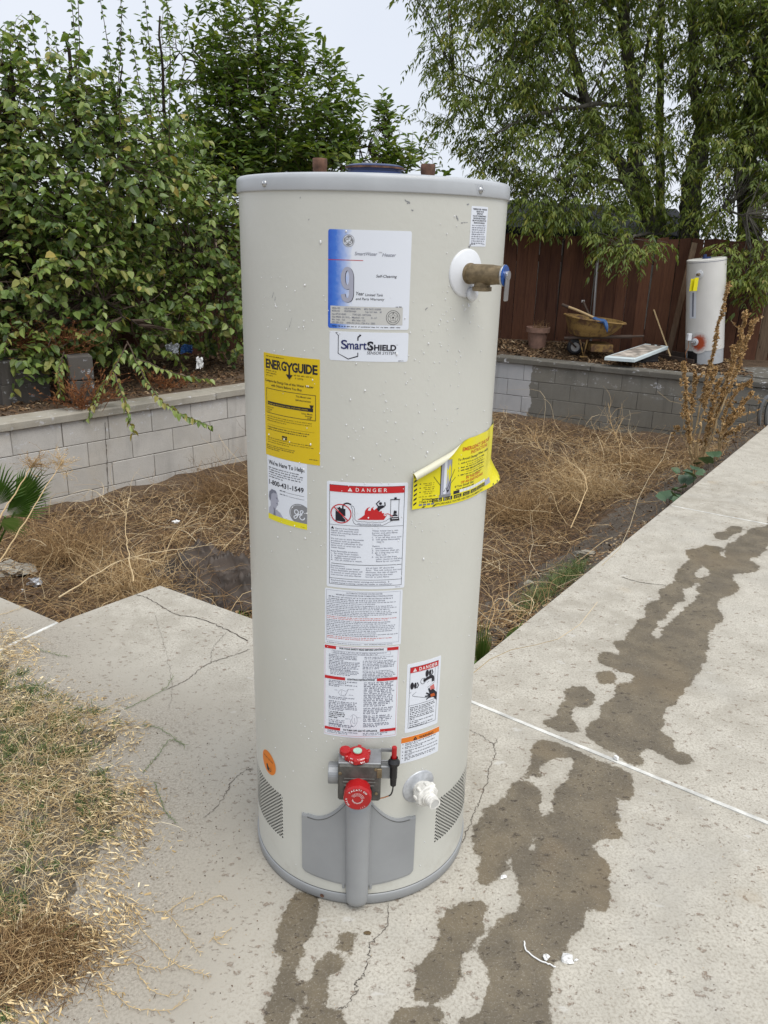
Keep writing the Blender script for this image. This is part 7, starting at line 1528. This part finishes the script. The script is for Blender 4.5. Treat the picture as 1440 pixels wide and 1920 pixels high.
br = thing('digging_bar', wpt(1100, 590, .1), 'short dark metal bar standing up in the wheelbarrow tray', 'metal bar'); obj('bar', [tube([wpt(1093, 565, .12), wpt(1099, 578, .10), wpt(1112, 606, .05)], [.018, .014, .014], 6)], M['rail'], br); obj('bar_end', [box(wpt(1093, 565, .12), (.045, .02, .03), .3, .004)], M['steel'], br)
# diving board on its stand
c = [np.array([2.583, 7.80, .115]), np.array([2.905, 7.685, .115]), np.array([3.50, 8.34, .195]), np.array([3.276, 8.53, .195])]
db = thing('diving_board', (3.05, 8.1, .02), 'worn pale blue diving board propped on a dark base between the wheelbarrow and second heater', 'diving board')
V = []; 
for off, z in ((.012, -.045), (0, -.040), (0, -.006), (.010, 0)):
    ce = sum(c) / 4
    for q in c: V.append(q + unit(ce - q) * off * 1.2 + [0, 0, z])
V = np.array(V); F = [[3, 2, 1, 0], [12, 13, 14, 15]] + [[k_ * 4 + i, k_ * 4 + (i + 1) % 4, k_ * 4 + 4 + (i + 1) % 4, k_ * 4 + 4 + i] for k_ in range(3) for i in range(4)]
obj('plank', [(V, F)], M['board'], db)
ce = sum(c) / 4; V = np.array([ce + (q - ce) * .86 + [0, 0, .0015] for q in c]); obj('tread', [(V, [[0, 1, 2, 3]])], M['tread'], db)
st_ = (c[2] + c[3]) / 2 * .68 + (c[0] + c[1]) / 2 * .32; obj('stand', [box((st_[0], st_[1], .06), (.26, .22, .14), .5, .01), box((st_[0] - .02, st_[1] - .12, .025), (.40, .05, .035), .5, .004)], M['black'], db)
for q in (.30, .60): p = c[2] * (1 - q) + c[3] * q; p = p + (ce - p) * .12; obj('bolt', [lathe([(.022, .0), (.022, .010), (.008, .014), (.0001, .014)], 12, p)], M['rail'], db)
# planter edging, pot, pipe, lath, hoop
e = thing('timber_edging', (3.6, 8.35, .0), 'low dark timber edging holding brown litter left of the second heater', 'edging'); p1, p2 = at(1232, 662, .06), at(1294, 672, .06); dd = unit((p2 - p1)[:2]); ang = math.atan2(dd[1], dd[0]); m_ = (p1 + p2) / 2
obj('timber', [box((m_[0] + .02, m_[1] + .22, .05), (np.linalg.norm(p2 - p1), .045, .09), ang, .004)], M['rail'], e); obj('timber', [box((m_[0], m_[1] - .12, .035), (np.linalg.norm(p2 - p1) * 1.05, .04, .06), ang, .004)], M['rail'], e)
fp_ = aty(1007, 640, 8.82); zf = zyard(fp_[None, :2])[0] - .01; pt_ = thing('flower_pot', (fp_[0], 8.82, zf), 'faded terracotta pot with a dead plant by the fence left of the wheelbarrow', 'flower pot')
h_ = aty(1007, 613, 8.82)[2] - zf; obj('pot', [lathe([(.0001, 0), (.105, 0), (.128, h_ * .75), (.150, h_ * .76), (.152, h_), (.135, h_), (.128, h_ * .85), (.0001, h_ * .82)], 28, (fp_[0], 8.82, zf))], M['terracotta'], pt_)
n = 46; B = np.array([fp_[0], 8.82, zf + h_ * .8]) + rng.normal(0, .035, (n, 3)) * [1, 1, .1]; PP, g = stems(B, unit(rdir(n) * [1, .8, .4] + np.array([0, 0, 1.0])), rng.uniform(.08, .2, n), .0035, .0012, 4, .2, .3); obj('dead_plant', [g], M['weed'], pt_, attrs={'tint': np.repeat(rng.uniform(.1, .5, n), 15)})
a_, b_ = aty(1122, 468, 8.98), aty(1113, 588, 8.98); tag(obj('metal_pipe', [tube([[b_[0], 8.98, .0], b_, a_], .017, 8)], M['steel'], origin=(b_[0], 8.98, 0)), 'thin grey metal pipe standing against the fence behind the wheelbarrow', 'pipe')
a_, b_ = aty(1303, 455, 8.78), aty(1253, 664, 8.62); d_ = unit(a_ - b_); s_ = unit(np.cross(d_, [0, 1.0, 0])); V = np.array([b_ - s_ * .035, b_ + s_ * .035, a_ + s_ * .035, a_ - s_ * .035]); V = np.concatenate([V, V + [0, .018, 0]]); FB = [[0, 1, 2, 3], [7, 6, 5, 4], [0, 4, 5, 1], [1, 5, 6, 2], [2, 6, 7, 3], [3, 7, 4, 0]]
tag(obj('loose_board', [(V, FB)], M['fence'], origin=b_), 'loose board leaning against the fence just left of the second heater', 'board')
a_, b_ = aty(1247, 640, 8.5), aty(1257, 668, 8.3); tag(obj('thin_stick', [tube([b_, a_, a_ + (a_ - b_) * 2.2], .009, 5)], M['weed'], origin=b_, attrs={'tint': np.full(15, .8)}), 'thin pale stick leaning on the fence at the end of the diving board', 'stick')
hp = thing('ladder_rail', at(1432, 800, 0), 'bent grey steel rail hoop on the far slab edge at the right', 'rail'); y_ = at(1432, 800, 0)[1] + .10
for dx in (0, 13):
    Q = smooth_path([aty(1423 + dx, 802, y_), aty(1424 + dx, 775, y_), aty(1429 + dx, 757, y_), aty(1440 + dx, 744, y_), aty(1462 + dx, 738, y_)], 16); Q[0, 2] = 0.0; obj('rail_tube', [tube(Q, .018, 8)], M['chrome'], hp)
# crumpled black plastic and trash in the bed
tcx = at(395, 1015, -.45); nx_, ny_ = 70, 44; U, Vv = np.meshgrid(np.linspace(-1, 1, nx_), np.linspace(-1, 1, ny_), indexing='ij'); X = tcx[0] + .02 + U * .50 + .07 * Vv; Y_ = tcx[1] + .10 - U * .20 + Vv * .30; Pq = np.stack([X.ravel(), Y_.ravel()], 1); z0 = zpit(Pq)
u_, v_ = U.ravel(), Vv.ravel(); fold_ = lambda ph, k1, k2: 1 - np.abs(np.sin(u_ * k1 + v_ * k2 + ph + 1.1 * vnoise(Pq, 3, 3)))
f = .12 * np.exp(-((u_ + .35) ** 2 * 5 + (v_ - .2) ** 2 * 2)) + .08 * np.exp(-((u_ - .4) ** 2 * 4 + v_ ** 2 * 3)) + .10 * fold_(.4, 5.5, -2.5) ** 3 + .05 * fold_(1.9, 3, 8) ** 4 + .03 * vnoise(Pq, 9, 6) + .022 * np.abs(vnoise(Pq, 26, 7)); f *= np.clip(1.25 - (u_ ** 2 * .8 + v_ ** 2 * .7), 0, 1)
It = np.arange(nx_ * ny_).reshape(nx_, ny_); Ft = np.stack([It[:-1, :-1], It[1:, :-1], It[1:, 1:], It[:-1, 1:]], -1).reshape(-1, 4); cU = np.stack([U.ravel(), Vv.ravel()], 1)[Ft].mean(1); Ft = Ft[(cU ** 2).sum(1) + .35 * vnoise(cU + 5, 3, 2) < 1.05]
tag(obj('plastic_sheet', [(np.column_stack([Pq, z0 + f + .015]), Ft)], M['tarp'], smooth=True, origin=(tcx[0], tcx[1], -.5)), 'crumpled dull black plastic sheet lying in the bed behind the slab corner', 'plastic sheet')
def lump(name, label, cat, p, s, mt, seed, n=10):
    r = np.random.default_rng(seed); V = [];
    for k_ in range(6):
        ph = PI * k_ / 5
        for j in range(n): a = 2 * PI * j / n; q = 1 + r.normal(0, .22); V.append(np.array([math.sin(ph) * math.cos(a) * s[0] * q, math.sin(ph) * math.sin(a) * s[1] * q, math.cos(ph) * s[2] * q]) + p)
    o = obj(name, [(np.array(V), np.array([[k_ * n + i, k_ * n + (i + 1) % n, (k_ + 1) * n + (i + 1) % n, (k_ + 1) * n + i] for k_ in range(5) for i in range(n)]))], M[mt], origin=p); return tag(o, label, cat)
lump('foam_piece', 'largest white crumbled foam piece in the bed behind the slab, left of the tall heater', 'foam', pit_at(424, 1085), (.055, .04, .03), 'foam', 1); lump('foam_piece', 'small white foam crumb right of the larger crumbled piece in the bed', 'foam', pit_at(450, 1098), (.022, .02, .015), 'foam', 2)
lump('foam_piece', 'white scrap on the near edge of the black plastic sheet', 'foam', pit_at(330, 978, .12), (.028, .018, .012), 'foam', 3); lump('foam_piece', 'pale rubble lump in the bed at the far left behind the small slab', 'rubble', pit_at(66, 1092), (.05, .035, .025), 'flange', 4); lump('foam_piece', 'tiny white crumb in front of the pale rubble lump at the left', 'foam', pit_at(42, 1108), (.018, .012, .01), 'foam', 5)
lump('stone', 'flat pale stone on the dirt bank beside the right slab', 'stone', pit_at(1102, 1036), (.06, .035, .014), 'capL', 6); lump('stone', 'small grey blue stone left of the flat pale stone', 'stone', pit_at(1082, 1039), (.03, .03, .022), 'blockR', 7); lump('stone', 'small pale stone among grass below the dirt bank', 'stone', pit_at(992, 1093), (.03, .022, .014), 'capL', 8)
lump('concrete_chunk', 'broken grey concrete chunk in the bed at the left edge', 'concrete chunk', pit_at(22, 1068), (.16, .10, .03), 'capL', 9)
n = 1100; P_ = region(n, np.array([at(x, y, -.15)[:2] for x, y in ((890, 1230), (900, 1150), (960, 1130), (1030, 990), (1190, 930), (1260, 920), (1100, 1080), (1010, 1180))])); D, N = flat_bits(n, P_, 0, 0, .2); l_ = rng.uniform(.006, .026, n); lf, m_ = leaves(on_pit(P_, .004), D, N, l_, l_ * .6, 'ovate', .3, .2); tag(obj('bank_debris', [lf], M['litter'], attrs={'tint': np.repeat(np.clip(rng.normal(.7, .28, n), 0, 1), m_)}), 'pale chips and shell bits strewn on the dirt bank beside the right slab', 'debris', kind='stuff')
# trash on the left terrace
def crumple(name, label, cat, p, s, mt, seed):
    n = 16; U, W_ = np.meshgrid(np.linspace(-1, 1, n), np.linspace(-1, 1, n), indexing='ij'); Pq = np.stack([U.ravel(), W_.ravel()], 1); r = vnoise(Pq + seed, 2.2, seed); r2 = vnoise(Pq + seed, 3.1, seed + 3); V = np.stack([p[0] + U.ravel() * s[0] + r2 * s[0] * .4, p[1] + r * s[1], p[2] + (W_.ravel() * .5 + .5) * s[2] + r2 * s[2] * .3], 1); I_ = np.arange(n * n).reshape(n, n); return tag(obj(name, [(V, np.stack([I_[:-1, :-1], I_[1:, :-1], I_[1:, 1:], I_[:-1, 1:]], -1).reshape(-1, 4))], M[mt], origin=p), label, cat)
crumple('plastic_bag', 'crumpled blue plastic wrapper under the trees on the left terrace', 'plastic bag', aty(350, 662, 6.0), (.055, .06, .075), 'bluetrash', 3); crumple('plastic_bag', 'crumpled clear grey plastic bag beside the blue wrapper', 'plastic bag', aty(325, 664, 5.95), (.06, .06, .10), 'flange', 8); crumple('paper_scrap', 'white paper scrap standing in the litter on the left terrace', 'paper', aty(375, 690, 5.9), (.032, .03, .10), 'foam', 5)
# little things on the slabs
def g_(px, py, z=.004): return at(px, py, z)
lump('drywall_crumb', 'white crumbled plaster lump on the wet concrete at the lower right', 'plaster crumb', g_(1064, 1797, .008), (.013, .009, .010), 'foam', 20, 9); lump('drywall_crumb', 'white plaster crumb at the end of the curled string', 'plaster crumb', g_(1024, 1795, .006), (.006, .006, .006), 'foam', 21, 8)
lump('drywall_crumb', 'white plaster crumb sitting on the long joint strip', 'plaster crumb', g_(1156, 1421, .009), (.009, .006, .007), 'foam', 22, 8); lump('drywall_crumb', 'flat white chip on the damp edge right of the heater base', 'chip', g_(945, 1644, .004), (.008, .005, .004), 'foam', 23, 8)
lump('drywall_crumb', 'smallest white crumb beside the crumbled plaster lump', 'plaster crumb', g_(1080, 1800, .003), (.004, .003, .003), 'foam', 24, 7); lump('drywall_crumb', 'cream crumb on the concrete in front of the heater', 'chip', g_(688, 1749, .002), (.008, .005, .0022), 'straw', 25, 8)
Q = smooth_path([g_(983, 1764), g_(985, 1778), g_(997, 1790), g_(1012, 1800), g_(1028, 1806), g_(1042, 1812)], 20, .0006); Q[:, 2] = .003; tag(obj('string', [tube(Q, .0016, 5)], M['foam'], origin=Q[0]), 'thin curled white string on the wet concrete at the lower right', 'string')
V, m_ = leaves(np.array([g_(268, 1475, .004)]), np.array([[.25, -1, .15]]), np.array([[.2, 0, 1.0]]), .042, .018, 'ovate', .4, .3); tag(obj('fallen_leaf', [V], M['litter'], origin=g_(268, 1475), attrs={'tint': np.full(6, .72)}), 'curled tan leaf on the slab by the edge of the clippings', 'leaf')
V, m_ = leaves(np.array([g_(-10, 1850, .02)]), np.array([[.4, -1, .1]]), np.array([[.4, 0, 1.0]]), .06, .03, 'ovate', .3, .3); tag(obj('fallen_leaf', [V], M['litter'], origin=g_(-10, 1850), attrs={'tint': np.full(6, .8)}), 'pinkish tan leaf at the bottom left corner', 'leaf')
V, m_ = leaves(np.array([g_(244, 1468, .004)]), np.array([[.05, -1, .02]]), np.array([[0, 0, 1.0]]), .055, .010, 'strip', .1, .05); tag(obj('wood_chip', [V], M['straw'], origin=g_(244, 1468), attrs={'tint': np.full(4, .85)}), 'flat pale wood chip on the slab left of the brown leaf', 'chip')
# sand and grit specks on the concrete
n = 14000; P_ = np.column_stack([rng.uniform(-1.2, 1.3, n), rng.uniform(-.75, 1.6, n)]); w = np.clip(1.1 - seg_dist(P_, (-.62, -.3), (-.42, .1)) * 2.3, .08, 1); P_ = P_[(rng.random(n) < w) & (sdist(P_, SLAB) < -.02) & (np.hypot(P_[:, 0], P_[:, 1]) > .26)]; n = len(P_); D, N = flat_bits(n, P_, 0, 0, .1); l_ = rng.uniform(.0012, .0045, n); lf, m_ = leaves(np.column_stack([P_, np.full(n, .0012)]), D, N, l_, l_ * .8, 'ovate', .5, .2)
tag(obj('grit', [lf], M['litter'], attrs={'tint': np.repeat(np.where(rng.random(n) < .45, rng.uniform(.85, 1, n), rng.uniform(0, .4, n)), m_)}), 'specks of grit and sand on the concrete around the heater', 'grit', kind='stuff')
